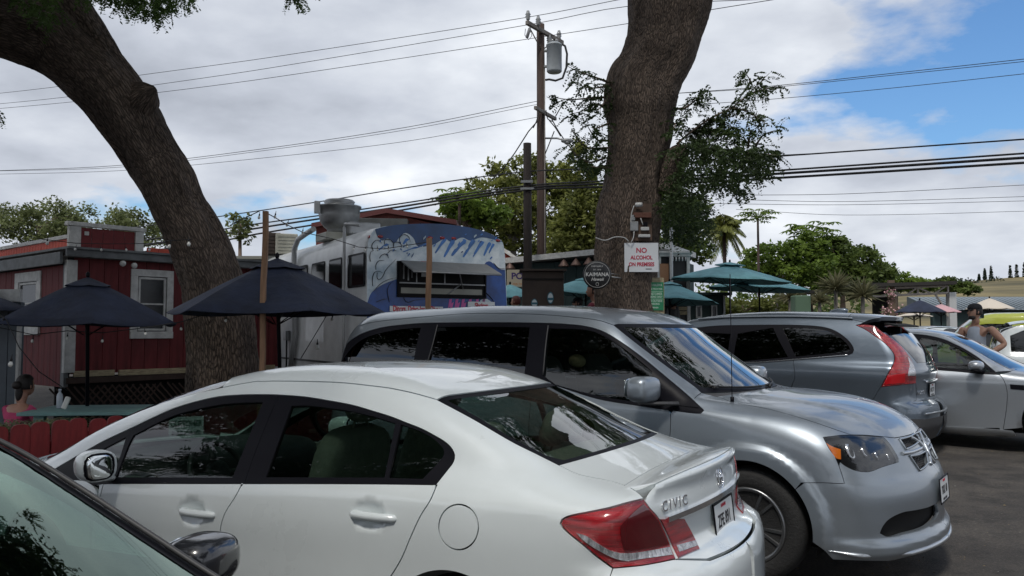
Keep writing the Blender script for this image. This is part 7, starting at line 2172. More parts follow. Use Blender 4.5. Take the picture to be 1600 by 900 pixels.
 b=MB();q=T(1486.5,457);q2=T(1486.5,500);b.box(((q.x+q2.x)/2,0,(q.z+0)/2),(.26,.26,q.z),ch=.01);b.build('post',m_pipe,root)
 b=MB();b.box((T(1393,480).x,0,1.2),(.22,.12,2.4));b.build('post',mat('timber_brown',(.12,.08,.055),.8),root)
 b=MB();t0=T(1330,450);t1=T(1486,445);b.prism([(t0.x,t0.z),(t1.x,t1.z),(t1.x,t1.z+.12),(t0.x,t0.z+.12)],(0,-.4,0),(1,0,0),(0,0,1),(0,1,0),6.0);b.build('roof',mat('roof_dark',(.025,.022,.020),.8),root)
 b=MB();b.box((T(1408,480).x,1.5,1.2),(.75,.1,2.4));b.build('shade_panel',m_dark,root)  # dark sheet standing in for the shade beneath the canopy roof
 for x,y in((1391,459),(1384,486),(1405,495),(1409,488)):
  q=at(x,y,28.5);v=[]
  r2=empty('flower_basket',q,0,{459:'red and white flower basket hanging from the truss canopy',486:'pink flower pot low beside the canopy post',495:'red flower cluster by the white far car',488:'pale pink flower cluster near the navy far parasol'}[y],'flowers')
  rr=random.Random(x)
  for nm,m,n_ in(('petals',mat('petal_pink',(.55,.16,.18),.6,var=.4,vscale=30,color2=(.7,.5,.5)),60),('leaves',mat('leaf_green_a',(.05,.09,.02),.6),40)):
   vv=[];ff=[]
   for k in range(n_):
    c0=Vector((rr.gauss(0,.09),rr.gauss(0,.09),rr.gauss(0,.11)));e1=Vector((rr.uniform(-1,1),rr.uniform(-1,1),rr.uniform(-1,1))).normalized()*.035;e2=e1.cross(Vector((rr.uniform(-1,1),1,rr.uniform(-1,1)))).normalized()*.03
    n0=len(vv);vv+=[c0-e1,c0+e2,c0+e1,c0-e2];ff.append((n0,n0+1,n0+2,n0+3))
   b=MB();b.add(vv,ff);o=b.build(nm,m,r2);o['kind']='stuff'
  b=MB();b.lathe((0,0,-.22),[(.06,0),(.11,.14),(.12,.16)],10);b.build('pot',mat('timber_brown',(.12,.08,.055),.8),r2)
  # grey roofed building and far things
 Yr=34;a=at(1462,462,Yr);c_=at(1680,456,Yr);e_=at(1462,486,Yr)
 root=empty('grey_roof_building',(a.x,a.y,1.1),0,'long low building with a blue grey metal roof at the far right','building')
 w=c_.x-a.x;zt=a.z-1.1;ze=e_.z-1.1+.05
 b=MB();b.prism([(0,ze),(2.4,zt+.05),(2.5,zt+.05),(2.5,ze)],(0,0,0),(0,1,0),(0,0,1),(1,0,0),w)
 b.build('roof',mat('metal_roof',(.16,.19,.21),.5,var=.08),root)
 for k in range(26):
  b=MB();b.box((0,0,0),(.03,2.5,.03));o=b.build('roof_seam',mat('metal_roof'),root);o.location=(.2+k*w/26,1.2,(ze+zt)/2+.04);o.rotation_euler=(math.atan2(zt-ze,2.4),0,0)
 b=MB();b.box((w/2,.4,ze/2),(w,.2,ze));b.build('wall',m_dkgreen,root)
build_back()
parasol('umbrella',1140,415,18.0,1.33,.33,.75,m_teal,'largest teal umbrella, standing in front of its teal neighbours','umbrella',ribs=8,rot=.25,tilt=(.02,.05),sag=.02)
parasol('umbrella',1186,431,20.0,1.25,.33,.85,m_teal,'teal umbrella reaching furthest right, partly behind the largest teal one','umbrella',ribs=8,rot=.1,tilt=(.0,.05),sag=.02)
parasol('umbrella',1046,444,17.0,1.02,.36,.70,m_teal,'teal umbrella low behind the man in grey','umbrella',ribs=8,rot=.0,tilt=(-.04,.04),sag=.02)
parasol('umbrella',797,447,17.5,.62,.25,.75,m_teal,'teal umbrella between the food truck and the brown stand','umbrella',ribs=8,rot=.4,sag=.02)
parasol('umbrella',915,437,17.0,.85,.32,.70,m_teal,'teal umbrella between the brown stand and the middle trunk','umbrella',ribs=8,rot=.2,tilt=(0,.1),sag=.02)
parasol('umbrella',1437,471,25.0,.72,.32,1.0,m_navy,'far navy umbrella under the truss canopy','umbrella',ribs=8,rot=.2)
parasol('umbrella',1470,477,27.0,.60,.22,1.0,mat('pink_canvas',(.50,.30,.32),.8),'pale pink umbrella behind the far navy one','umbrella',ribs=8,rot=.2)
parasol('umbrella',1546,468,25.0,.66,.28,1.0,mat('beige_canvas',(.56,.50,.42),.8),'beige umbrella behind the man in the tank top','umbrella',ribs=8,rot=.2)
parasol('umbrella',1428,489,26.0,.55,.10,1.0,mat('beige_canvas',(.56,.50,.42),.8),'low beige umbrella behind the far navy one','umbrella',ribs=8,rot=.5)
# trees
def leaf_mat(name,color=(.1,.1,.05),var=.45,c2=None,trans=.35):
 if name in _M:return _M[name]
 m=mat(name,color,.55,var=var,vscale=1.7,color2=c2 or tuple(min(1,q*1.9)for q in color),spec=.35)
 nt=m.node_tree;N=nt.nodes;L=nt.links
 b=N['Principled BSDF'];out=[n for n in N if n.type=='OUTPUT_MATERIAL'][0]
 t=N.new('ShaderNodeBsdfTranslucent');mx=N.new('ShaderNodeMixShader');mx.inputs[0].default_value=trans
 src=b.inputs['Base Color'].links[0].from_socket
 L.new(src,t.inputs[0]);L.new(b.outputs[0],mx.inputs[1]);L.new(t.outputs[0],mx.inputs[2]);L.new(mx.outputs[0],out.inputs[0])
 return m
def bark_mat():
 if 'bark' in _M:return _M['bark']
 m=mat('bark',(.052,.036,.027),.93)
 nt=m.node_tree;N=nt.nodes;L=nt.links;b=N['Principled BSDF']
 uv=N.new('ShaderNodeUVMap')
 def mp(sx,sy):
  q=N.new('ShaderNodeMapping');q.inputs['Scale'].default_value=(sx,sy,1);L.new(uv.outputs[0],q.inputs[0]);return q.outputs[0]
 def nz(v,sc,det=6,r=.6):
  q=N.new('ShaderNodeTexNoise');q.inputs['Scale'].default_value=sc;q.inputs['Detail'].default_value=det;q.inputs['Roughness'].default_value=r;L.new(v,q.inputs['Vector']);return q
 warp=nz(mp(2,2),3.0)
 ad=N.new('ShaderNodeMix');ad.data_type='RGBA';ad.blend_type='ADD';ad.inputs[0].default_value=.8
 L.new(mp(30,8),ad.inputs[6]);L.new(warp.outputs['Color'],ad.inputs[7])
 vo=N.new('ShaderNodeTexVoronoi');vo.feature='DISTANCE_TO_EDGE';vo.inputs['Scale'].default_value=1.0;L.new(ad.outputs[2],vo.inputs['Vector'])
 cr=N.new('ShaderNodeValToRGB');cr.color_ramp.elements[0].position=.0;cr.color_ramp.elements[1].position=.22;cr.color_ramp.elements[0].color=(0,0,0,1);L.new(vo.outputs['Distance'],cr.inputs[0])
 big=nz(mp(1,.5),3.2,5);fine=nz(mp(6,2),9,8,.7)
 c1=N.new('ShaderNodeValToRGB');e=c1.color_ramp.elements;e[0].position=.36;e[1].position=.62;e[0].color=(.060,.042,.032,1);e[1].color=(.27,.205,.16,1)
 mxx=N.new('ShaderNodeMath');mxx.operation='MULTIPLY_ADD';L.new(fine.outputs['Fac'],mxx.inputs[0]);mxx.inputs[1].default_value=.55
 h=N.new('ShaderNodeMath');h.operation='MULTIPLY';L.new(big.outputs['Fac'],h.inputs[0]);h.inputs[1].default_value=.45;L.new(h.outputs[0],mxx.inputs[2]);L.new(mxx.outputs[0],c1.inputs[0])
 m2=N.new('ShaderNodeMix');m2.data_type='RGBA';m2.blend_type='MULTIPLY';m2.inputs[0].default_value=.62;L.new(c1.outputs[0],m2.inputs[6]);L.new(cr.outputs[0],m2.inputs[7]);L.new(m2.outputs[2],b.inputs['Base Color'])
 hh=N.new('ShaderNodeMath');hh.operation='MULTIPLY_ADD';L.new(cr.outputs[0],hh.inputs[0]);hh.inputs[1].default_value=.8;L.new(fine.outputs['Fac'],hh.inputs[2])
 bp=N.new('ShaderNodeBump');bp.inputs['Strength'].default_value=1.0;bp.inputs['Distance'].default_value=.03;L.new(hh.outputs[0],bp.inputs['Height']);L.new(bp.outputs[0],b.inputs['Normal'])
 return m
m_bark=bark_mat()
m_leafdark=leaf_mat('leaf_monkeypod',(.036,.058,.018),trans=.35)
m_leafA=leaf_mat('leaf_olive',(.11,.14,.032),trans=.5,c2=(.30,.32,.085))
m_leafB=leaf_mat('leaf_bright',(.085,.16,.026),trans=.5,c2=(.24,.34,.06))
m_leafC=leaf_mat('leaf_deep',(.05,.095,.022),trans=.45,c2=(.17,.23,.055))
m_leafD=leaf_mat('leaf_greygreen',(.12,.155,.055),trans=.5,c2=(.27,.31,.13))
def vnoise(P,s,seed=0):
 """smooth value noise, P (n,3)"""
 Q=P*s+seed*17.3
 i=np.floor(Q).astype(int);f=Q-i;f=f*f*(3-2*f)
 def h(a):
  n=(a[...,0]*73856093)^(a[...,1]*19349663)^(a[...,2]*83492791)
  n=(n^(n>>13))*1274126177
  return((n&0x7fffffff)%10007)/10007.0
 r=0
 for dx in(0,1):
  for dy in(0,1):
   for dz in(0,1):
    w=np.where(dx,f[:,0],1-f[:,0])*np.where(dy,f[:,1],1-f[:,1])*np.where(dz,f[:,2],1-f[:,2])
    r=r+w*h(i+np.array([dx,dy,dz]))
 return r
def limb(root,name,pts,step=.05,n=72,amp=.035,m=None,seed=1,origin=None):
 """pts: (x, y, z, r) world; bark with deep vertical ridges"""
 P=np.array(pts,float)
 d=np.r_[0,np.cumsum(np.linalg.norm(np.diff(P[:,:3],axis=0),axis=1))]
 k=max(4,int(d[-1]/step));s=np.linspace(0,d[-1],k)
 Q=np.stack([pchip(d,P[:,j],s)for j in range(4)],1)
 T=np.gradient(Q[:,:3],axis=0);T/=np.linalg.norm(T,axis=1,keepdims=True)
 a=np.cross(T,[0,1,0.0]);a/=np.linalg.norm(a,axis=1,keepdims=True);b=np.cross(T,a)
 th=np.linspace(0,2*PI,n,endpoint=False)
 C_,S_=np.cos(th),np.sin(th)
 V=Q[:,None,:3]+Q[:,None,3:]*(a[:,None]*C_[None,:,None]+b[:,None]*S_[None,:,None])
 nr=(a[:,None]*C_[None,:,None]+b[:,None]*S_[None,:,None]).reshape(-1,3)
 Vf=V.reshape(-1,3)
 # noise stretched along the limb
 U=np.stack([np.repeat(s,n)*1.0,np.tile(C_,k)*2.0,np.tile(S_,k)*2.0],1)
 rr=np.repeat(Q[:,3],n)
 r1=1-np.abs(vnoise(U*[1.6,4.5,4.5],1.0,seed)*2-1)
 r2=1-np.abs(vnoise(U*[4.0,10,10],1.0,seed+3)*2-1)
 r3=vnoise(U*[1.2,1.2,1.2],1.0,seed+5)
 r4=vnoise(U*[14,22,22],1.0,seed+7)
 disp=amp*(.9*r1+.55*r2+.35*r4-.9)+(r3-.5)*.20*rr
 Vf=Vf+nr*disp[:,None]
 o=np.array(origin if origin is not None else(0,0,0))
 f=[]
 for i in range(k-1):
  for j in range(n):f.append((i*n+j,i*n+(j+1)%n,(i+1)*n+(j+1)%n,(i+1)*n+j))
 me=mesh_np(name,Vf-o,f)
 uvl=me.uv_layers.new(name='UVMap')
 vi=np.empty(len(me.loops),int);me.loops.foreach_get('vertex_index',vi)
 jj=vi%n;ii=vi//n
 u=jj/n;pj=jj.reshape(-1,4);wrap=(pj.max(1)-pj.min(1))>n/2
 u=(u.reshape(-1,4)+np.where(wrap[:,None]&(pj<n/2),1.0,0)).ravel()
 uvl.data.foreach_set('uv',np.stack([u*2*PI*P[:,3].max(),s[ii]],1).ravel())
 return link(name,me,root,m or m_bark)
def traced_limb(root,name,pts,**k):
 """pts: (px, py, r_px, Y)"""
 out=[]
 for x,y,r,Y in pts:
  p=at(x,y,Y);out.append((p.x,p.y,p.z,r*Y/FPX))
 return limb(root,name,out,**k)
def leaves_mesh(name,C0,size,m,root=None,origin=(0,0,0),seed=0,aspect=.45,droop=.3,kind='stuff',fan=1):
 """one leaf quad at each centre"""
 rg=np.random.RandomState(seed)
 n=len(C0)
 d=rg.normal(size=(n,3));d[:,2]=d[:,2]*.6-droop;d/=np.linalg.norm(d,axis=1,keepdims=True)
 e=np.cross(d,rg.normal(size=(n,3)));e/=np.linalg.norm(e,axis=1,keepdims=True)+1e-9
 s=size*rg.uniform(.6,1.35,n)[:,None]
 a=C0-d*s*.5;b=C0+e*s*aspect*.5;c=C0+d*s*.5;q=C0-e*s*aspect*.5
 V=np.stack([a,b,c,q],1).reshape(-1,3)-np.array(origin)
 F=np.arange(n*4).reshape(-1,4)
 me=bpy.data.meshes.new(name)
 me.vertices.add(n*4);me.vertices.foreach_set('co',V.ravel())
 me.loops.add(n*4);me.loops.foreach_set('vertex_index',F.ravel().astype(np.int32))
 me.polygons.add(n);me.polygons.foreach_set('loop_start',np.arange(0,n*4,4,dtype=np.int32))
 me.update(calc_edges=True)
 o=link(name,me,root,m)
 if kind:o['kind']=kind
 return o
def fronds(P,D,L_,npairs,ls,rg):
 """compound leaves: centres of leaflets along short drooping stalks. P, D (n,3)"""
 n=len(P)
 t=np.linspace(.15,1,npairs)
 D=D/np.linalg.norm(D,axis=1,keepdims=True)
 side=np.cross(D,[0,0,1.0])+rg.normal(size=(n,3))*.25;side/=np.linalg.norm(side,axis=1,keepdims=True)+1e-9
 Ln=L_*rg.uniform(.6,1.2,n)
 mid=P[:,None]+D[:,None]*(Ln[:,None]*t[None])[...,None]
 mid[...,2]-=(Ln[:,None]*t[None]**2)*.35
 out=[]
 for s_ in(1,-1):out.append(mid+side[:,None]*s_*ls*.6)
 return np.concatenate(out,1).reshape(-1,3)
def twig(root,name,pts,r0,r1,Y,m=None,origin=(0,0,0),dy=0.0):
 q=smooth_line(pts,False,8)
 P=[at(x,y,Y+dy*i/len(q))-Vector(origin)for i,(x,y)in enumerate(q)]
 b=MB();b.tube(P,list(np.linspace(r0,r1,len(P))),6);return b.build(name,m or m_bark,root),np.array([tuple(p)for p in P])+np.array(origin)
def poly_px(poly,n,Y,dY,rg):
 poly=np.array(poly,float);mn,mx=poly.min(0),poly.max(0)
 out=[]
 while len(out)<n:
  p=rg.uniform(mn,mx,(n,2));p=p[in_poly(poly,p)];out+=list(p)
 out=np.array(out[:n]);yy=Y+rg.uniform(-dY,dY,n)
 d=ray(out[:,0],out[:,1])
 return np.array([0,0,CAMZ])+d*(yy/d[:,1])[:,None]
 # left tree
def build_left_tree():
 base=at(350,600,10.0)
 o=(base.x,10.0,0)
 root=empty('monkeypod_tree',o,0,'thick leaning tree on the left with rough bark, arching out of the picture','tree','big shade trees')
 traced_limb(root,'trunk',[(352,735,60,10),(351,660,55,10),(351,600,53,10),(348,540,52,10),(343,490,51,10),(332,440,43.6,10),(318,400,42.8,10),(302,365,41.9,9.95),(278,325,39.5,9.9),(261,285,41.1,9.85),(240,250,40.2,9.8),(222,220,41.1,9.7),(203,188,45.3,9.6),(180,155,48.8,9.5),(148,120,51.9,9.4),(108,85,49.1,9.25),(60,55,50,9.05),(0,38,48,8.8),(-80,20,45,8.5),(-200,-30,40,8.2),(-380,-120,32,8)],origin=o,amp=.030,seed=2)
 traced_limb(root,'limb',[(190,160,26,9.55),(165,115,34,9.45),(137,70,36,9.4),(108,25,37,9.35),(88,-10,36,9.3),(60,-80,33,9.2),(40,-200,28,9.0),(60,-380,20,8.8)],origin=o,amp=.028,seed=5)
 traced_limb(root,'burl',[(196,185,32,9.6),(216,162,31,9.5),(229,148,23,9.42),(238,141,12,9.40),(243,138,3,9.4)],origin=o,amp=.02,seed=8,n=40)
 return root,o
LT,LTo=build_left_tree()
def build_mid_tree():
 o=(at(980,500,14.5).x,14.5,.35)
 root=empty('monkeypod_tree',o,0,'thick upright trunk in the middle with signs fixed to its bark','tree','big shade trees')
 traced_limb(root,'trunk',[(983,580,62,14.5),(981,520,52,14.5),(979,440,47,14.5),(980,380,47,14.5),(983,330,48,14.5),(990,280,44,14.5),(998,235,46,14.5),(1001,195,47,14.5),(1000,165,53,14.5),(1004,140,54,14.5),(1016,115,51,14.5),(1031,80,55,14.5),(1040,40,60,14.5),(1047,0,65,14.5),(1052,-50,68,14.5),(1030,-120,50,14.4),(1000,-220,42,14.2),(960,-380,32,14)],origin=o,amp=.050,seed=11)
 traced_limb(root,'limb',[(1065,-20,50,14.5),(1095,-90,45,14.3),(1150,-180,38,14.0),(1230,-300,30,13.5)],origin=o,amp=.035,seed=14)
 traced_limb(root,'limb',[(1035,300,22,14.45),(1046,268,22,14.4),(1058,246,17,14.3),(1066,236,12,14.25),(1070,232,4,14.25)],origin=o,amp=.03,seed=15,n=40)
 rg=np.random.RandomState(5)
 Z3=lambda L_:[(x/2.648+840,y/2.648+80)for x,y in L_]
 Cs=[]
 lines=[([(575,385),(640,330),(720,275),(800,235),(870,180),(900,150),(960,90)],60),([(640,330),(700,335),(760,330),(830,350)],60),([(720,275),(770,300),(820,320)],45),([(800,235),(870,250),(930,290),(960,310)],34),([(570,240),(610,235),(650,205),(700,165)],34),([(870,180),(930,160),(985,145)],18),([(870,150),(880,120),(860,90)],14),([(580,390),(700,400),(850,420),(1000,430)],110),([(900,400),(930,350),(990,325)],8),([(870,400),(880,330),(870,300)],6),([(600,300),(570,300),(560,330)],20),([(300,130),(270,120),(230,105),(170,85),(120,60)],20),([(300,135),(260,150),(200,150),(150,130)],24),([(290,190),(210,195),(130,200),(60,190)],22),([(285,230),(230,220),(180,250),(130,260)],24),([(290,200),(260,230),(240,260)],10),([(290,300),(240,320),(220,315)],10),([(290,400),(210,400),(170,370),(140,320)],24),([(280,440),(220,460),(170,440),(120,380)],24),([(290,370),(250,370),(200,300)],14),([(285,480),(240,480),(180,470)],30)]
 for pl,n in lines:
  pl=Z3(pl)
  _,P=twig(root,'branch',pl,.022,.004,14.2 if pl[0][0]>1000 else 14.3,origin=o,dy=-.5)
  k=rg.randint(int(len(P)*.12),len(P),n);A=P[k]+rg.normal(size=(n,3))*.03
  D=rg.normal(size=(n,3))*[1,1,.5]+[0,0,-.35]
  Cs.append(fronds(A,D,.26,8,.045,rg))
 dense=Z3([(560,390),(650,345),(760,380),(880,375),(960,405),(990,435),(955,470),(950,515),(905,525),(890,560),(850,580),(780,585),(700,560),(650,600),(600,660),(540,690),(515,640),(530,560),(570,480)])
 A=poly_px(dense,580,14.0,1.1,rg);D=rg.normal(size=(len(A),3))*[1,1,.5]+[0,0,-.4]
 Cs.append(fronds(A,D,.28,9,.05,rg))
 d2=Z3([(520,620),(640,600),(700,620),(720,700),(700,800),(660,790),(600,760),(520,780),(505,700)])
 A=poly_px(d2,170,15.5,.8,rg);D=rg.normal(size=(len(A),3))*[1,1,.5]+[0,0,-.4]
 Cs.append(fronds(A,D,.28,9,.05,rg))
 leaves_mesh('leaves',np.vstack(Cs),.062,m_leafdark,root,o,3,aspect=.5)
 return root,o
MT,MTo=build_mid_tree()
def canopy(root,o,blobs,n,size,m,seed,rgn=None):
 """leafy crown overhead: compound leaves in clumps; kept out of the strip of sky the photo shows free"""
 rg=np.random.RandomState(seed)
 w=np.array([b_[3]*b_[4]for b_ in blobs]);w=w/w.sum()
 k=rg.choice(len(blobs),n,p=w)
 B_=np.array(blobs)
 cl=rg.normal(size=(len(blobs)*26,3))
 P=[]
 for i,b_ in enumerate(blobs):
  m_=(k==i).sum()
  c=rg.normal(size=(24,3));c/=np.linalg.norm(c,axis=1,keepdims=True);c*=rg.uniform(.35,1,(24,1))
  q=c[rg.randint(0,24,m_)]+rg.normal(size=(m_,3))*.16
  P.append(np.array(b_[:3])+q*[b_[3],b_[3],b_[4]])
 P=np.vstack(P)
 lim=CAMZ+.45+P[:,1]*.43
 inside=(P[:,1]>.5)&(np.abs(P[:,0])<.72*P[:,1]+.8)
 P=P[~(inside&(P[:,2]<lim))]
 P=P[P[:,2]>3.0]
 D=rg.normal(size=(len(P),3))*[1,1,.4]+[0,0,-.25]
 C0=fronds(P,D,.34,7,.07,rg)
 return leaves_mesh('leaves',C0,size,m,root,o,seed+1,aspect=.5)
def build_canopies():
 canopy(LT,LTo,[(-4.5,8.5,8.2,3.6,1.5),(-7.5,6.5,7.0,3.2,1.4),(-2.0,5.5,6.9,2.8,1.1),(-5.0,2.0,6.6,3.2,1.3),(-1.5,10.5,9.5,2.8,1.3),(-8.5,11,8.5,3.0,1.6),(-10,3,7.2,3.4,1.9),(-12.5,7,8.5,3.6,2.2),(-9,-.5,7.5,3.2,1.8),(-8.5,5.5,10,3.4,1.8),(-14,2,8,3.4,2.2)],17000,.14,m_leafdark,21)
 canopy(MT,MTo,[(2.5,14,11.5,4.0,1.6),(6.5,13,11.0,3.4,1.4),(-1.5,13.5,11.5,3.4,1.5),(4.5,9.0,9.4,3.0,1.1),(3,18,13.0,4.0,1.6)],7200,.12,m_leafdark,31)
 # hanging leaves that reach into the top of the picture
 rg=np.random.RandomState(9)
 A=np.vstack([poly_px([(118,-14),(150,-6),(175,6),(205,12),(235,22),(262,26),(282,12),(300,-2),(300,-30),(120,-30)],300,8.6,.5,rg),poly_px([(440,-20),(450,-2),(462,4),(475,-4),(490,-20)],26,8.3,.3,rg),poly_px([(14,-8),(30,4),(45,12),(62,30),(84,38),(92,10),(85,-20),(14,-20)],90,8.4,.35,rg),poly_px([(-20,165),(-12,176),(-4,180),(0,172),(-6,160)],8,8.3,.1,rg)])
 D=rg.normal(size=(len(A),3))*[1,1,.5]+[0,0,-.5]
 leaves_mesh('leaves',fronds(A,D,.17,9,.028,rg),.042,leaf_mat('leaf_near',(.065,.11,.03),trans=.5),LT,LTo,77,aspect=.42)
 # a shade tree behind the camera: reflected in the car windows
 for i,(bx,by)in enumerate(((-5.5,-7.5),(6.5,-6.0))):
  o=(bx,by,0)
  r=empty('shade_tree',o,0,('shade tree standing behind the camera to the left','shade tree standing behind the camera to the right')[i],'tree')
  limb(r,'trunk',[(bx,by,-.2,.5),(bx+.1,by,1.5,.42),(bx+.5,by+.2,3.2,.36),(bx+1.2,by+.5,5.0,.28),(bx+2.0,by+.8,6.5,.18)],origin=o,step=.12,n=24,amp=.03)
  canopy(r,o,[(bx+1,by+1,6.6,3.6,1.6),(bx-1.5,by-.5,6.2,3.4,1.6),(bx+3,by-1.5,6.5,3.2,1.5),(bx-.5,by+4,7.4,3.6,1.5)],6500,.19,m_leafdark,50+i)
build_canopies()
# background trees
def bg_tree(name,label,blobs,Y,n,size,m,trunk=None,seed=0,group=None,tm=None):
 """blobs: (px, py, rx_px, ry_px[, dY]); leaves gather in clumps"""
 rg=np.random.RandomState(seed)
 s=Y/FPX
 cs=[(at(b_[0],b_[1],Y+(b_[4]if len(b_)>4 else 0)),b_[2]*s,b_[3]*s)for b_ in blobs]
 c0=cs[0][0];o=(c0.x,Y,float(ground_z(c0.x,Y)))
 root=empty(name,o,0,label,'tree',group)
 P=[]
 A=np.array([a*b_ for _,a,b_ in cs]);A=A/A.sum()
 for(c,a,b_),w in zip(cs,A):
  nn=int(n*w)
  nc=max(10,int(26*(w*len(cs))**.5))
  q=rg.normal(size=(nc,3));q/=np.linalg.norm(q,axis=1,keepdims=True);q*=rg.uniform(.45,1,(nc,1))**.6
  r_=q[rg.randint(0,nc,nn)]+rg.normal(size=(nn,3))*.17
  P.append(np.array(c)+r_*[a,a*.8,b_])
 leaves_mesh('crown',np.vstack(P),size,m,root,o,seed+1,aspect=.55,droop=.1)
 tr_=trunk or[(blobs[0][0],505,4),(blobs[0][0],blobs[0][1],2.5)]
 def mk(pts,nm):
  out=[]
  for x,y,r in pts:p=at(x,y,Y);out.append(Vector((p.x-o[0],p.y-o[1],p.z-o[2])))
  b=MB();b.tube(out,[q[2]*s for q in pts],8);b.build(nm,tm or m_bark,root)
 mk(tr_,'trunk')
 tx,ty=tr_[-1][0],tr_[-1][1]
 for(px,py,*_r)in blobs[:8]:
  mk([(tx,ty+8,tr_[-1][2]*.8),((tx+px)/2,(ty+py)/2-3,tr_[-1][2]*.55),(px,py,tr_[-1][2]*.2)],'limb')
 return root
def build_bg():
 bg_tree('background_tree','airy light green tree above the red parapet at far left',[(60,350,70,34),(115,338,34,26),(20,345,40,26),(90,365,60,20)],30,9500,.12,m_leafD,seed=1,group='trees beyond the stalls')
 bg_tree('background_tree','airy tree between the raised red parapet and the left trunk',[(200,352,40,26),(225,368,40,22),(175,350,22,16)],28,4200,.115,m_leafD,seed=2,group='trees beyond the stalls')
 bg_tree('background_tree','sparse thin tree just right of the left trunk',[(375,352,22,22),(385,370,16,12)],24,420,.14,m_leafD,seed=3,group='trees beyond the stalls')
 bg_tree('background_tree','tall olive tree with open crown behind the two poles',[(812,268,48,28),(775,300,55,22),(855,275,45,24),(800,330,70,30),(860,325,60,34),(760,345,40,20),(840,370,60,30),(800,370,30,20),(895,300,34,30)],40,12500,.24,m_leafA,trunk=[(800,505,6),(805,420,5),(800,370,4)],seed=4,group='trees beyond the stalls',tm=m_arm)
 bg_tree('background_tree','bright green bushy tree just above the truck roof',[(722,325,34,20),(700,312,16,9),(745,318,26,15),(735,340,40,14),(765,335,30,16)],27,3600,.19,m_leafB,trunk=[(735,505,4),(735,400,3),(728,350,3)],seed=5,group='trees beyond the stalls')
 bg_tree('background_tree','dense green tree behind the stall roof, left of the middle trunk',[(900,345,45,40),(880,375,55,26),(925,320,30,34),(915,380,40,22),(905,260,26,34)],30,8200,.18,m_leafA,trunk=[(912,505,5),(908,380,4),(905,350,3)],seed=6,group='trees beyond the stalls',tm=m_arm)
 bg_tree('background_tree','dark tree filling the gap right of the middle trunk',[(1060,350,40,30),(1055,385,45,24),(1085,330,26,22),(1090,390,26,20),(1045,310,22,26)],27,5400,.17,m_leafC,trunk=[(1070,505,5),(1066,400,4)],seed=7,group='trees beyond the stalls')
 bg_tree('background_tree','broad leafy tree above the teal umbrellas',[(1200,405,40,20),(1180,425,34,16),(1240,395,34,18),(1225,430,40,22),(1265,380,26,16),(1270,420,40,26)],36,7000,.21,m_leafB,trunk=[(1215,505,4),(1215,430,3)],seed=8,group='trees beyond the stalls',tm=m_arm)
 bg_tree('background_tree','rounded dark green tree right of the teal umbrellas',[(1315,400,46,28),(1290,420,40,26),(1345,418,42,26),(1300,385,30,14),(1370,430,30,18),(1330,440,60,22)],38,9500,.21,m_leafC,seed=9,trunk=[(1318,505,5),(1316,440,3)],group='trees beyond the stalls')
 bg_tree('background_tree','low bright green tree tapering towards the truss canopy',[(1400,440,34,14),(1430,446,34,10),(1455,448,26,9),(1380,438,20,14)],44,6500,.16,m_leafB,seed=10,group='trees beyond the stalls')
 bg_tree('background_tree','small round tree between the truss canopy and the golden hill',[(1482,444,18,11),(1500,450,20,9),(1516,452,14,8)],42,4200,.15,m_leafC,seed=11,group='trees beyond the stalls')
 bg_tree('background_tree','low shrubs under the teal umbrellas',[(1160,480,40,14),(1215,478,34,16),(1120,482,20,10)],26,1700,.16,m_leafA,seed=12,group='trees beyond the stalls')
 # low dark hedge closing the view behind the stalls
 rg=np.random.RandomState(3)
 P=np.stack([rg.uniform(-30,20,17000),rg.uniform(46,52,17000),.8+rg.beta(1.3,2.0,17000)*4.2],1)
 o=leaves_mesh('hedge',P,.35,m_leafC,None,(0,0,0),5,aspect=.6);tag(o,'distant belt of low bushes behind the stalls','bushes',kind='stuff')
 # coconut palm
 def palm(px,py,Y,r_px,trunk_px,label,n=36,seed=0,tm=6):
  rg=random.Random(seed);s=Y/FPX;c=at(px,py,Y);g=float(ground_z(c.x,Y))
  root=empty('palm_tree',(c.x,Y,g),0,label,'palm tree',None)
  b=MB();b.tube([(at(trunk_px,500,Y).x-c.x,0,0),(at(trunk_px,430,Y).x-c.x,0,(c.z-g)*.5),(0,0,c.z-g)],[.20,.15,.12],8);b.build('trunk',m_pole,root)
  for k in range(n):
   a=2*PI*k/n+rg.uniform(-.15,.15);el=rg.uniform(-.8,1.3);L_=r_px*s*rg.uniform(.9,1.15)
   v=[];f=[]
   sp=[]
   for i in range(9):
    t=i/8
    rr=L_*t*math.cos(el)*(1-.12*t);zz=L_*(math.sin(el)*t-.6*t*t)
    sp.append(Vector((rr*math.cos(a),rr*math.sin(a),zz+c.z-g)))
   for i in range(1,9):
    for sub in(0,.33,.66):
     p=sp[i-1].lerp(sp[i],sub);t=(i-1+sub)/8
     d=(sp[i]-sp[i-1]).normalized();sd_=d.cross(Vector((0,0,1))).normalized()
     ll=L_*.34*math.sin(PI*min(1,.15+t*.82))**.7
     for q in(1,-1):
      e=(sd_*q*.75+d*.55+Vector((0,0,-.55-.3*rg.random()))).normalized()*ll
      n0=len(v);v+=[p,p+e*.5+d*.07,p+e,p+e*.5-d*.07];f.append((n0,n0+1,n0+2,n0+3))
   b=MB();b.add(v,f);b.tube(sp,.02,4);b.build('frond',m_leafA,root)
 palm(1131,352,62,43,1133,'coconut palm standing against the sky right of the middle trunk',seed=2)
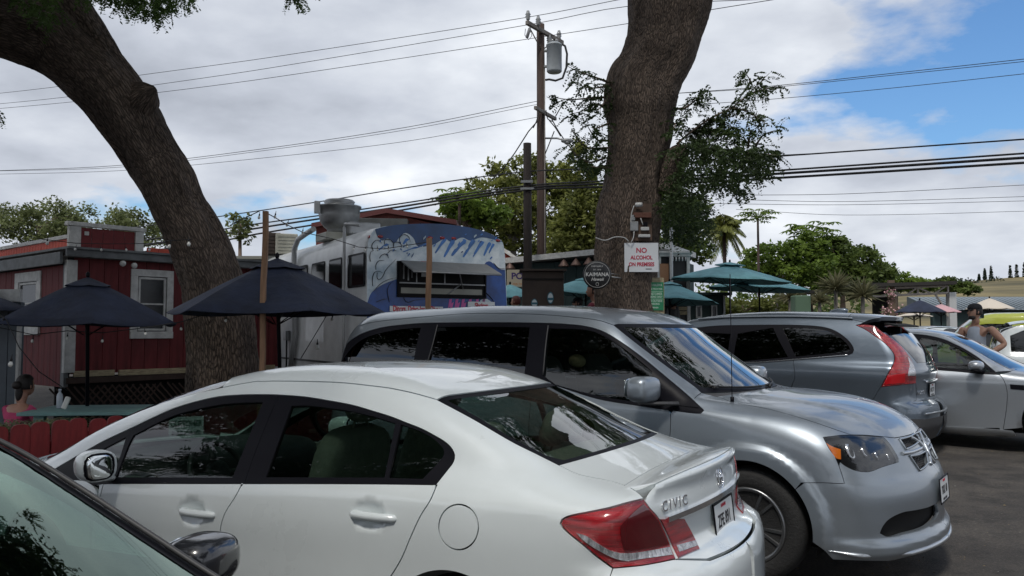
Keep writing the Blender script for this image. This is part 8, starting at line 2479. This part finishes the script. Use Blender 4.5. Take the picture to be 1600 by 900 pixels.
 # papaya-like tree: bare stem and star shaped leaves
 def papaya(px,py,Y,w,label,stem_y,seed):
  rg=random.Random(seed);s=Y/FPX;c=at(px,py,Y);g=float(ground_z(c.x,Y))
  root=empty('papaya_tree',(c.x,Y,g),0,label,'papaya tree','papaya trees beyond the stalls')
  b=MB();b.tube([(0,0,0),(0,0,c.z-g-.05)],[.07,.045],8);b.build('trunk',m_pole,root)
  for k in range(30):
   a=2*PI*k/15*1.0+rg.uniform(-.2,.2);R_=w*s*rg.uniform(.45,1.0);zz=(c.z-g)+rg.uniform(-.35,.55)*w*s*.6
   tip=Vector((R_*math.cos(a),R_*math.sin(a),zz))
   b=MB();b.tube([(0,0,c.z-g-.1),tip*.5+Vector((0,0,(c.z-g)*.5+.08)),tip],.012,4)
   nl=9;lr=w*s*.34
   v=[tip];f=[]
   for j in range(nl):
    b0=2*PI*j/nl+rg.uniform(-.1,.1)
    p1=tip+Vector((math.cos(b0)*lr,math.sin(b0)*lr,-lr*.35));p2=tip+Vector((math.cos(b0+.28)*lr*.5,math.sin(b0+.28)*lr*.5,-.02));p0=tip+Vector((math.cos(b0-.28)*lr*.5,math.sin(b0-.28)*lr*.5,-.02))
    n0=len(v);v+=[p0,p1,p2];f+=[(0,n0,n0+1),(0,n0+1,n0+2)]
   b.add(v,f);b.build('leaf',m_leafB,root)
 papaya(1184,338,34,30,'papaya tree with thin bare stem standing left above the teal umbrellas',385,1)
 papaya(1266,362,37,40,'papaya tree rising over the leafy trees right of the palm',400,2)
 papaya(718,312,26,42,'papaya tree with wide leaves above the food truck roof',400,4)
 # spiky dracaenas
 for i,(px,py,r,Y)in enumerate(((1232,465,30,23),(1303,452,40,22),(1345,462,38,21.5),(1278,470,22,24))):
  rg=random.Random(20+i);s=Y/FPX;c=at(px,py,Y);g=float(ground_z(c.x,Y))
  root=empty('spiky_plant',(c.x,Y,g),0,['spiky plant by the teal umbrella, furthest left of the group','tallest spiky plant, behind the SUV roof aerial','broad spiky plant beside the truss canopy','small spiky plant between its two taller neighbours'][i],'plant',None)
  b=MB();b.tube([(0,0,0),(.05,0,c.z-g)],[.07,.05],8);b.build('stem',m_arm,root)
  v=[];f=[]
  for k in range(150):
   th=rg.uniform(0,2*PI);el=math.asin(rg.uniform(-.35,1));L_=r*s*rg.uniform(.7,1.05)
   d=Vector((math.cos(th)*math.cos(el),math.sin(th)*math.cos(el),math.sin(el)));e=d.cross(Vector((rg.uniform(-1,1),rg.uniform(-1,1),.3))).normalized()*.022
   p=Vector((.05,0,c.z-g));m_=p+d*L_*.55;q=p+d*L_+Vector((0,0,-.10*L_))
   n0=len(v);v+=[p-e*.6,p+e*.6,m_+e,m_-e,q];f+=[(n0,n0+1,n0+2,n0+3),(n0+3,n0+2,n0+4)]
  b=MB();b.add(v,f);o=b.build('leaves',leaf_mat('leaf_spike',(.10,.12,.05),c2=(.24,.22,.12)),root);o['kind']='stuff'
  # green box
 q=at(1251,478,22.5);o=MB();o.box((0,0,0),(.42,.4,.55),ch=.02);o=o.build('green_box',mat('box_green',(.12,.20,.13),.6),None);o.location=q;tag(o,'pale green utility box between the spiky plants','box')
build_bg()
# hill with its pines
def build_hill():
 xs=np.linspace(40,520,70);ys=np.linspace(170,520,46)
 X,Y=np.meshgrid(xs,ys)
 px=800+FPX*X/Y
 top=np.interp(px,[1250,1380,1440,1500,1600,1800,2200],[468,448,439,437.5,434,430,440])
 crest=(HORY-top)/FPX*400+CAMZ
 t=np.clip((Y-170)/230,0,1);t2=np.clip((520-Y)/120,0,1)
 P=np.stack([X.ravel(),Y.ravel(),X.ravel()*0],1)
 Z=1.4+(crest-1.4)*(t**1.1)*(t2*.25+.75)+(vnoise(P,.02,3).reshape(X.shape)-.5)*2.5*t
 nx=len(xs);f=[(j*nx+i,j*nx+i+1,(j+1)*nx+i+1,(j+1)*nx+i)for j in range(len(ys)-1)for i in range(nx-1)]
 me=mesh_np('hill',np.stack([X.ravel(),Y.ravel(),Z.ravel()],1),f)
 o=link('hill',me,None,mat('dry_grass',(.12,.105,.045),.95,var=.45,vscale=.03,color2=(.25,.20,.09),stretch=(.4,1,1)))
 tag(o,kind='structure')
 rg=random.Random(4)
 zh=lambda px_:(HORY-float(np.interp(px_,[1250,1380,1440,1500,1600,1800,2200],[468,448,439,437.5,434,430,440])))
 labs={1530:'small dark pine left of the hilltop pines',1539:'slender pine first of the pair left on the hilltop',1549:'tallest slender pine left of centre on the hilltop',1579:'slender pine alone before the tallest pair on the hill',1589:'tall dense pine near the right edge of the hill',1601:'dark pine cut by the right picture edge on the hill'}
 for px,h in((1530,10),(1539,19),(1549,22),(1579,23),(1589,26),(1601,28)):
  Y=395;c=at(px,440-.01,Y);s=Y/FPX;H=h*s;g=(HORY-438)/FPX*Y+CAMZ
  root=empty('hill_pine',(c.x,Y,g),0,labs[px],'pine tree','pines on the hill')
  b=MB();b.tube([(0,0,-2),(0,0,H)],[.35,.05],6);b.build('trunk',m_bark,root)
  r_=np.random.RandomState(px);n=500;z=r_.beta(1.1,1.3,n)*H;w=(1-z/H)*H*.11+.35;a=r_.uniform(0,2*PI,n);rr=w*np.sqrt(r_.uniform(.1,1,n))
  leaves_mesh('crown',np.stack([rr*np.cos(a),rr*np.sin(a),z+np.sin(z*2.2)*.3],1),.75,leaf_mat('leaf_pine',(.018,.030,.018)),root,(0,0,0),px,aspect=.5)
 n=900;r_=np.random.RandomState(8)
 px=r_.uniform(1470,1640,n);y0=r_.uniform(380,410,n);x=(px-800)/FPX*y0
 z=(HORY-439)/FPX*y0+CAMZ-1.0+r_.beta(1,3,n)*3.0*(np.sin(px*.13)*.5+.8)
 o=leaves_mesh('hill_bushes',np.stack([x,y0,z],1),1.3,leaf_mat('leaf_pine'),None,(0,0,0),3,aspect=.6);tag(o,'dark line of bushes along the crest of the golden hill','bushes',kind='stuff')
build_hill()
# people
def skin_body(name,root,J,m,sub=2):
 """J: list of (parent index or None, (x, y, z), rx, ry); grows one continuous surface"""
 me=bpy.data.meshes.new(name)
 me.from_pydata([j[1]for j in J],[(j[0],i)for i,j in enumerate(J)if j[0]is not None],[])
 o=bpy.data.objects.new(name,me);C.objects.link(o)
 md=o.modifiers.new('skin','SKIN');md.use_smooth_shade=True;md.branch_smoothing=.6
 sl=me.skin_vertices[0].data
 for i,j in enumerate(J):
  sl[i].radius=(j[2],j[3]);sl[i].use_root=(j[0]is None)
 s=o.modifiers.new('sub','SUBSURF');s.levels=sub;s.render_levels=sub
 bpy.context.view_layer.update()
 m2=bpy.data.meshes.new_from_object(o.evaluated_get(bpy.context.evaluated_depsgraph_get()))
 C.objects.unlink(o);bpy.data.objects.remove(o)
 m2.materials.clear();m2.materials.append(m);m2.name=name
 m2.polygons.foreach_set('use_smooth',[True]*len(m2.polygons))
 r=bpy.data.objects.new(name,m2);C.objects.link(r);r.parent=root
 return r
def hand(J,wi,w,d,side):
 """palm, four fingers and a thumb from wrist joint wi at w pointing along d; side = thumb side vector"""
 w,d,side=Vector(w),Vector(d).normalized(),Vector(side).normalized();n=d.cross(side).normalized()
 pi=len(J);J.append((wi,tuple(w+d*.045),.030,.018))
 for k,(o_,L_)in enumerate(((.026,.075),(.009,.085),(-.009,.078),(-.025,.062))):
  b=w+d*.088+side*o_
  a=len(J);J.append((pi,tuple(b),.0105,.0095));J.append((a,tuple(b+d*L_*.5+n*.008),.0092,.0088));J.append((a+1,tuple(b+d*L_*.9+n*.026),.0075,.0072))
 a=len(J);J.append((pi,tuple(w+d*.035+side*.036),.012,.011));J.append((a,tuple(w+d*.070+side*.056+n*.008),.0098,.0092));J.append((a+1,tuple(w+d*.095+side*.058+n*.018),.008,.0078))
def head(root,c,yaw,m_s,hair=None,cap=None,s=1.0,bun=False,glasses=False,pitch=0.0,beard=False):
 M=Matrix.Translation(c)@Matrix.Rotation(yaw,4,'Z')@Matrix.Rotation(pitch,4,'Y')@Matrix.Scale(s,4)
 v,f=blob(.094,.074,.115,2.15,32,24)
 out=[]
 for p in v:
  x,y,z=p
  if z<0:x+=.010*(-z/.115);y*=1-.22*(-z/.115)**1.5
  if x>.03 and z<-.05:x+=.008
  if x>.055:x-=.010*math.exp(-((z-.012)/.018)**2)*(1 if abs(y)>.012 else .2)
  if x>.05 and abs(y)<.02 and-.045<z<.022:x+=.030*(1-abs(y)/.02)*(1-abs((z+.022)/.045))
  out.append(M@Vector((x,y,z)))
 b=MB();b.add(out,f,True)
 for s_ in(1,-1):b.add(*blob(.016,.008,.030,2.2,12,8,M=M@Matrix.Translation((-.004,s_*.076,-.006))@Matrix.Rotation(s_*-.3,4,'Z')),smooth=True)
 h=b.build('head',m_s,root)
 b=MB()
 for s_ in(1,-1):b.add(*blob(.006,.011,.006,2,10,6,M=M@Matrix.Translation((.080,s_*.030,.012))),smooth=True)
 b.build('eyes',m_ink,h)
 b=MB();b.add(*blob(.005,.022,.006,2,10,6,M=M@Matrix.Translation((.094,0,-.058))),smooth=True);b.build('mouth',mat('lips',(.25,.07,.06),.5),h)
 if hair:
  v,f=blob(.102,.084,.118,2.2,28,18)
  vv=[]
  for p in v:
   x,y,z=p
   if x>.03 and z<.06:x=min(x,.03)
   z=max(z,-.06 if not bun else-.05)
   vv.append(M@Vector((x-.008,y,z+.010)))
  b=MB();b.add(vv,f,True)
  if bun:b.add(*blob(.05,.05,.045,2.2,18,12,M=M@Matrix.Translation((-.115,0,.01))),smooth=True);b.add(*blob(.035,.04,.10,2.2,14,10,M=M@Matrix.Translation((-.085,0,-.07))),smooth=True)
  b.build('hair',hair,h)
 if cap:
  v,f=blob(.104,.086,.085,2.3,28,16)
  vv=[M@Vector((p.x-.004,p.y,max(p.z,-.004)+.042))for p in v]
  b=MB();b.add(vv,f,True);b.build('cap',cap,h)
  n=14;vv=[];ff=[]
  for i in range(n+1):
   a=-PI/2*.92+PI*.92*i/n
   for r1,z in((.0,.040),(1.0,.030)):
    vv.append(M@Vector((.055+(.012+r1*.085)*math.cos(a),(.062+r1*.012)*math.sin(a),z-.012*r1*abs(math.sin(a)))))
  for i in range(n):ff.append((2*i,2*i+1,2*i+3,2*i+2))
  b=MB();b.add(vv,ff,True);o=b.build('cap_peak',cap,h);q=o.modifiers.new('s','SOLIDIFY');q.thickness=.005
 if glasses:
  b=MB()
  for s_ in(1,-1):b.add(*blob(.004,.020,.014,3,12,8,M=M@Matrix.Translation((.094,s_*.028,.010))),smooth=True);b.tube([M@Vector((.092,s_*.045,.014)),M@Vector((0,s_*.082,.012))],.0025,4)
  b.build('sunglasses',m_lamp_black,h)
 if beard:
  v,f=blob(.050,.060,.035,2.2,18,10,M=M@Matrix.Translation((.048,0,-.088)));b=MB();b.add(v,f,True);b.build('beard',hair or m_hair,h)
 return h
def person(label,loc,yaw,H=1.75,skin=None,top=None,top_m=None,sleeves=1,pants_m=None,arms=None,head_yaw=0.0,hair=None,cap=None,bun=False,glasses=False,group=None,seated=False,beard=False,bulk=1.0,lean=0.0,hpitch=0.0):
 """stands facing +x of its own frame; yaw turns it"""
 root=empty('person',loc,yaw,label,'person',group)
 skin=skin or m_skin;k=H/1.75;w=bulk
 V=lambda x,y,z:((x+lean*max(0,z-.95))*k,y*k,z*k)
 zo=-.42 if seated else 0.0
 J=[(None,V(0,0,.98+zo),.15*w,.115*w),(0,V(.0,0,1.12+zo),.135*w,.10*w),(1,V(.01,0,1.28+zo),.150*w,.105*w),(2,V(0,0,1.40+zo),.145*w,.095*w),(3,V(-.005,0,1.475+zo),.065,.06),(4,V(.01,0,1.56+zo),.056,.056),(5,V(.025,0,1.62+zo),.05,.05)]
 arms=arms or{1:[(.03,.21,1.13),(.10,.20,.90)],-1:[(.03,-.21,1.13),(.10,-.20,.90)]}
 arm_j={}
 for s_ in(1,-1):
  a=len(J)
  J.append((3,V(0,s_*.175*w,1.425+zo),.062*w,.062*w))
  e,h_=arms[s_]
  sh=Vector((0,s_*.175*w,1.425));ev=Vector(e);hv=Vector(h_)
  mid=(sh+ev)/2
  J.append((a,V(mid.x,mid.y,mid.z+zo),.058*w,.055*w));J.append((a+1,V(e[0],e[1],e[2]+zo),.045*w,.044*w))
  m2=(ev+hv)/2
  J.append((a+2,V(m2.x,m2.y,m2.z+zo),.044*w,.041*w));J.append((a+3,V(h_[0],h_[1],h_[2]+zo),.026,.022))
  arm_j[s_]=(a,sh,ev,hv)
  hand(J,a+4,V(h_[0],h_[1],h_[2]+zo),(hv-ev),Vector((.8,-s_*.3,.2)))
 for s_ in(1,-1):
  a=len(J)
  if seated:
   P=[(.03,s_*.10,.93,.098,.095),(.24,s_*.11,.90,.085,.082),(.44,s_*.12,.88,.062,.060),(.46,s_*.12,.68,.055,.052),(.46,s_*.12,.50,.038,.036),(.58,s_*.13,.455,.038,.028)]
  else:
   P=[(.0,s_*.095,.90,.098,.095),(.01,s_*.10,.70,.080,.078),(.02,s_*.10,.50,.058,.058),(.005,s_*.105,.32,.054,.054),(0,s_*.105,.10,.036,.038),(.12,s_*.12,.035,.038,.028)]
  for i,(x,y,z,r1,r2)in enumerate(P):J.append(((0 if i==0 else a+i-1),V(x,y,z+zo),r1,r2))
 skin_body('body',root,J,skin)
 # clothes follow the same skeleton, a little larger
 if top_m:
  e=.014
  T=[(None,V(0,0,.96+zo),.155*w+e,.118*w+e),(0,V(0,0,1.12+zo),.140*w+e,.104*w+e),(1,V(.01,0,1.28+zo),.152*w+e,.108*w+e),(2,V(0,0,1.395+zo),.135*w+e,.094*w+e),(3,V(-.004,0,1.445+zo),.075,.068)]
  if sleeves:
   for s_ in(1,-1):
    a=len(T);_,sh,ev,hv=arm_j[s_]
    T.append((3,V(sh.x,sh.y,sh.z+zo),.066*w+e,.064*w+e));mid=(sh+ev)/2 if sleeves==1 else(sh+ev)/2
    T.append((a,V(mid.x,mid.y,mid.z+zo),.058*w+e,.056*w+e))
    if sleeves==2:
     T.append((a+1,V(ev.x,ev.y,ev.z+zo),.048+e,.046+e));q=ev.lerp(hv,.88);T.append((a+2,V(q.x,q.y,q.z+zo),.032+e,.030+e))
  skin_body('shirt',root,T,top_m)
 if pants_m:
  e=.012;T=[(None,V(0,0,1.0+zo),.150*w+e,.112*w+e)]
  for s_ in(1,-1):
   a=len(T)
   P=([(.03,s_*.10,.93,.10,.097),(.24,s_*.11,.90,.088,.086),(.42,s_*.12,.88,.07,.068)]if seated else[(.0,s_*.095,.90,.10,.097),(.01,s_*.10,.70,.085,.083),(.02,s_*.10,.52,.075,.073)])
   for i,(x,y,z,r1,r2)in enumerate(P):T.append(((0 if i==0 else a+i-1),V(x,y,z+zo),r1+e,r2+e))
  skin_body('shorts',root,T,pants_m)
 hd=head(root,Vector(V(.035,0,1.668+zo)),head_yaw,skin,hair=hair,cap=cap,s=k*1.02,bun=bun,glasses=glasses,beard=beard,pitch=hpitch)
 return root
def build_people():
 cap_b=mat('cap_black',(.010,.010,.012),.8)
 tank=mat('tank_grey',(.36,.40,.46),.85,var=.08,vscale=8,bump=.3,bscale=12)
 # man in the tank top: head looks left in the picture, right hand on the hip
 q=at(1528,600,13.2)
 r=person('man in a grey tank top and black cap looking left, beside the silver saloon',(q.x,13.2,.20),rad(215),1.80,skin=mat('skin_tan',(.44,.25,.175),.5,var=.12,vscale=7),top_m=tank,sleeves=0,pants_m=mat('shorts_dark',(.03,.035,.05),.8),head_yaw=rad(-32),hair=m_hair,cap=cap_b,bulk=1.13,beard=True,arms={1:[(-.08,.38,1.17),(.10,.22,1.02)],-1:[(.02,-.26,1.14),(.10,-.24,.90)]})
 # woman in pink seated at the table, seen from behind
 q=at(30,640,8.7)
 person('woman in a pink shirt with dark tied hair seated at the teal table',(q.x,8.7,-.12),rad(68),1.62,top_m=mat('shirt_pink',(.42,.045,.13),.85,var=.12,vscale=8,bump=.3,bscale=12),sleeves=1,pants_m=mat('shorts_dark'),hair=m_hair,bun=True,seated=True,head_yaw=.1,lean=.12,arms={1:[(.22,.24,1.12),(.46,.16,1.20)],-1:[(.20,-.26,1.12),(.46,-.16,1.22)]},bulk=1.08)
 b=MB();s=at(30,640,8.7);b.box((s.x,8.7,.44),(.46,.46,.04),ch=.01);b.tube([(s.x-.18,8.5,0),(s.x-.18,8.5,.42)],.02,6);b.tube([(s.x+.18,8.9,0),(s.x+.18,8.9,.42)],.02,6);b.tube([(s.x+.18,8.5,0),(s.x+.18,8.5,.42)],.02,6);b.tube([(s.x-.18,8.9,0),(s.x-.18,8.9,.42)],.02,6)
 tag(b.build('stool',m_teal_table,None),'teal stool under the woman in pink','stool')
 # man in grey with a black hat by the green sign
 q=at(1050,470,18.0)
 person('man in a grey hooded top and black cap behind the green sign',(q.x+.02,18.0,.75),rad(-15),1.80,top_m=mat('hoodie_grey',(.085,.085,.09),.9,bump=.3,bscale=14),sleeves=2,pants_m=mat('shorts_dark'),hair=m_hair,cap=cap_b,glasses=True,bulk=1.1)
 b=MB()
 # man with cap and sunglasses by the stand
 q=at(905,480,16.6)
 person('person in a dark cap and sunglasses facing left between stand and trunk',(q.x,16.6,.62),rad(185),1.62,top_m=mat('hoodie_grey'),sleeves=1,pants_m=mat('shorts_dark'),hair=m_hair,cap=cap_b,glasses=True)
 q=at(927,470,16.0)
 person('person in a maroon shirt partly hidden behind the middle trunk',(q.x,16.0,.68),rad(200),1.78,top_m=mat('shirt_maroon',(.16,.012,.028),.85),sleeves=2,pants_m=mat('shorts_dark'),hair=m_hair,bulk=1.05)
 q=at(808,480,16.8)
 person('person with reddish hair between the food truck and the brown stand',(q.x,16.8,.62),rad(150),1.66,top_m=mat('shirt_maroon'),sleeves=1,pants_m=mat('shorts_dark'),hair=mat('hair_red',(.09,.018,.012),.6),bulk=.98)
build_people()
# distant vehicles
def simple_car(name,label,cat,loc,yaw,L_,Wd,top,paint,belt,sill=.25,group=None,glass_m=None,wheel_x=None,wr=.33,roof_y=.62,side_cuts=(),bow=.15):
 """a smaller, farther car: same surface-cutting as the near ones with fewer panels. x forward from the rear axle"""
 root=empty(name,loc,0,label,cat,group);root.rotation_euler=(0,0,yaw)
 hw=Wd/2
 Z=[.12,.25,.5,.75,belt-.08,belt,belt+.05,belt+.35,2.1]
 sec=[hw*q for q in(.92,.97,.99,1.0,.99,.965,.93,.80,.60)]
 if roof_y>.7:sec=[hw*q for q in(.92,.97,.99,1.0,.99,.98,.96,.90,.72)]
 xr,xf=top[0][0],top[-1][0]
 B=Body([(xr-.2,top[0][1]-.2)]+top+[(xf+.2,top[-1][1]-.2)],[(xr,[q*.94 for q in sec]),(xr+.5,sec),(xf-.8,sec),(xf,[q*.93 for q in sec])],Z,[(.1,xf-.08),(.5,xf),(.8,xf-.03),(1.2,xf-.2),(2,xf-.5)],[(.1,xr+.08),(.5,xr),(1.0,xr+.03),(2,xr+.2)],bow=bow,crown=.05,k_end=.2,bow_f=.25,bow_r=.15,xmid=(xr+xf)/2)
 c=Car(B,root,name)
 wx=wheel_x or(0,2.7)
 zb=belt
 return c,root,B
def build_far_cars():
# yellow-green panel van
 q=at(1476,505,20.0)
 top=[(-1.0,1.95),(-.9,2.0),(0,2.03),(2.4,2.02),(2.75,1.96),(3.1,1.72),(3.55,1.30),(3.7,1.14),(4.2,1.02),(4.35,.8)]
 m_y=mat('van_yellow_green',(.42,.46,.04),.35,coat=1.0)
 yw=rad(150)
 c,root,B=simple_car('parked_van','yellow green van with purple round logos behind the man in the tank top','van',(q.x+3.15,18.6,.02),yw,5,1.95,top,m_y,1.12,roof_y=.8)
 s=c.side
 for sg in(1,):
  w1=s([(2.05,1.14),(3.30,1.16),(3.05,1.45),(2.75,1.72),(2.05,1.75)])
  c.panel('body_side',[s([(-.98,.3),(-.38,.3)]),s([(.38*math.cos(a),.34+.38*math.sin(a))for a in np.linspace(PI,0,12)]),s([(.38,.3),(2.6,.3)]),s([(3.0+.38*math.cos(a),.34+.38*math.sin(a))for a in np.linspace(PI,0,12)]),s([(4.1,.4),(4.25,.8),(3.9,1.06),(3.62,1.16),(3.1,1.66),(2.7,1.88),(0,1.95),(-.9,1.92),(-.98,1.2)])],(0,-1,-.2),m_y,holes=[[w1]],res=.09)
  c.panel('window_pane',[w1],(0,-1,-.2),g_tint,res=.12,off=-.006,rim=0)
 tp=c.topp
 rl=tp([(-.85,.80),(0,.80),(2.6,.78)]);wl=tp([(2.65,.76),(3.1,.80),(3.62,.82)])
 c.panel('roof',[rl,mirror_pts(rl)],(0,0,-1),m_y,res=.1,mirror=False)
 c.panel('windscreen',[wl,mirror_pts(wl)],(-.5,0,-.86),g_wind,res=.1,mirror=False)
 c.panel('bonnet',[tp([(3.68,.8),(4.1,.72)]),mirror_pts(tp([(3.68,.8),(4.1,.72)]))],(0,0,-1),m_y,res=.1,mirror=False)
 c.panel('front_face',[c.frontp([(-.7,.3),(.7,.3),(.7,.9),(-.7,.9)],.1)],(-1,0,0),m_y,res=.1,mirror=False)
 c.panel('rear_face',[c.rearp([(-.8,.3),(.8,.3),(.78,1.85),(-.78,1.85)],.1)],(1,0,0),m_y,res=.12,mirror=False)
 # purple round mark near the roof
 P=s([(1.2,1.62),(1.25,1.62)])[0]
 mpu=mat('logo_purple',(.08,.04,.20),.4,coat=.5)
 for off,pts,m_,nm in((.004,[(1.15+.42*math.cos(a),1.62+.26*math.sin(a))for a in np.linspace(0,2*PI,24)],mpu,'logo_disc'),):
  c.panel(nm,[s(pts)],(0,-1,-.2),m_,res=.06,off=off,rim=0,gap=0)
 ring=s([(1.12+.16*math.cos(a),1.62+.16*math.sin(a))for a in np.linspace(0,2*PI,22)]);b=MB();b.tube(ring+B.normal(ring)*.008,.022,5);b.build('logo_ring',m_pipe,root)
 ring=s([(.82+.05*math.cos(a),1.60+.11*math.sin(a))for a in np.linspace(-1.8,1.8,12)]);b=MB();b.tube(ring+B.normal(ring)*.008,.018,5);b.build('logo_letter',m_pipe,root)
 for x in(0,3.0):
  for sg in(1,-1):wheel(root,'wheel',x,sg*.80,.34,.2,.21,5,m_tyre,m_rim,m_disc,sg,style='one')
  # white SUV behind the man
 q=at(1600,530,16.2)
 top=[(-.95,1.05),(-.85,1.35),(-.6,1.64),(-.2,1.70),(1.2,1.72),(1.8,1.64),(2.5,1.22),(2.75,1.10),(3.5,1.0),(3.65,.7)]
 c,root,B=simple_car('parked_suv','white SUV with dark windows at the right edge, behind the man in the tank top','SUV',(q.x+.30,16.2,.12),rad(-26),4.6,1.86,top,m_white_paint,1.02)
 s=lambda p,st=.03:c.side(p,-1,st)
 w1=s([(-.55,1.10),(2.05,1.06),(1.75,1.35),(1.4,1.52),(-.2,1.53),(-.55,1.40)])
 c.panel('body_side',[s([(-.9,.3),(-.36,.3)]),s([(.38*math.cos(a),.34+.38*math.sin(a))for a in np.linspace(PI,0,12)]),s([(.38,.28),(2.2,.28)]),s([(2.7+.38*math.cos(a),.34+.38*math.sin(a))for a in np.linspace(PI,0,12)]),s([(3.3,.35),(3.45,.8),(2.8,1.04),(2.5,1.10),(1.75,1.55),(1.1,1.62),(-.3,1.60),(-.7,1.45),(-.88,1.1)])],(0,1,-.2),m_white_paint,holes=[[w1]],res=.08)
 c.panel('window_pane',[w1],(0,1,-.2),g_tint,res=.1,off=-.006,rim=0)
 tp=c.topp;rl=tp([(-.55,.62),(0,.64),(1.7,.62)]);wl=tp([(1.75,.62),(2.55,.76)])
 c.panel('roof',[rl,mirror_pts(rl)],(0,0,-1),m_white_paint,res=.08,mirror=False)
 c.panel('windscreen',[wl,mirror_pts(wl)],(-.5,0,-.86),g_wind,res=.1,mirror=False)
 c.panel('bonnet',[tp([(2.6,.76),(3.4,.7)]),mirror_pts(tp([(2.6,.76),(3.4,.7)]))],(0,0,-1),m_white_paint,res=.1,mirror=False)
 c.panel('front_face',[c.frontp([(-.7,.3),(.7,.3),(.7,.85),(-.7,.85)],.1)],(-1,0,0),m_white_paint,res=.1,mirror=False)
 c.panel('rear_face',[c.rearp([(-.7,.3),(.7,.3),(.68,1.0),(-.68,1.0)],.1)],(1,0,0),m_white_paint,res=.12,mirror=False)
 c.panel('rear_glass',[c.rearp([(-.62,1.08),(.62,1.08),(.56,1.5),(-.56,1.5)],.1)],(1,0,0),g_tint,res=.12,mirror=False)
 for x in(0,2.7):
  for sg in(1,-1):wheel(root,'wheel',x,sg*.78,.34,.2,.21,5,m_tyre,m_rim,m_disc,sg,style='one')
  # white hatchback far off
 q=at(1437,508,23.5)
 top=[(-.8,1.0),(-.6,1.25),(-.1,1.43),(.8,1.49),(1.5,1.42),(2.2,1.05),(2.4,.98),(3.2,.86),(3.35,.6)]
 c,root,B=simple_car('parked_car','white hatchback far off between the SUV and the yellow van','car',(q.x+.8,23.6,.27),rad(200),4.2,1.76,top,m_white_paint,.95)
 s=c.side
 w1=s([(-.35,1.0),(.85,.98),(.85,1.36),(.2,1.36),(-.2,1.2)]);w2=s([(.93,.98),(1.95,.96),(1.5,1.28),(1.2,1.35),(.93,1.36)])
 c.panel('body_side',[s([(-.72,.3),(-.36,.3)]),s([(.36*math.cos(a),.32+.36*math.sin(a))for a in np.linspace(PI,0,12)]),s([(.36,.26),(2.0,.26)]),s([(2.5+.36*math.cos(a),.32+.36*math.sin(a))for a in np.linspace(PI,0,12)]),s([(3.0,.35),(3.1,.7),(2.4,.94),(2.2,1.0),(1.5,1.36),(.9,1.43),(0,1.38),(-.5,1.18),(-.7,.98)])],(0,-1,-.2),m_white_paint,holes=[[w1],[w2]],res=.08)
 for w in(w1,w2):c.panel('window_pane',[w],(0,-1,-.2),g_tint,res=.1,off=-.006,rim=0)
 tp=c.topp;rl=tp([(-.1,.62),(.6,.62),(1.45,.6)]);wl=tp([(1.5,.6),(2.25,.74)])
 c.panel('roof',[rl,mirror_pts(rl)],(0,0,-1),m_white_paint,res=.08,mirror=False)
 c.panel('windscreen',[wl,mirror_pts(wl)],(-.5,0,-.86),g_wind,res=.1,mirror=False)
 c.panel('bonnet',[tp([(2.3,.74),(3.0,.68)]),mirror_pts(tp([(2.3,.74),(3.0,.68)]))],(0,0,-1),m_white_paint,res=.1,mirror=False)
 for x in(0,2.5):
  for sg in(1,-1):wheel(root,'wheel',x,sg*.74,.32,.2,.2,5,m_tyre,m_rim,m_disc,sg,style='one')
build_far_cars()
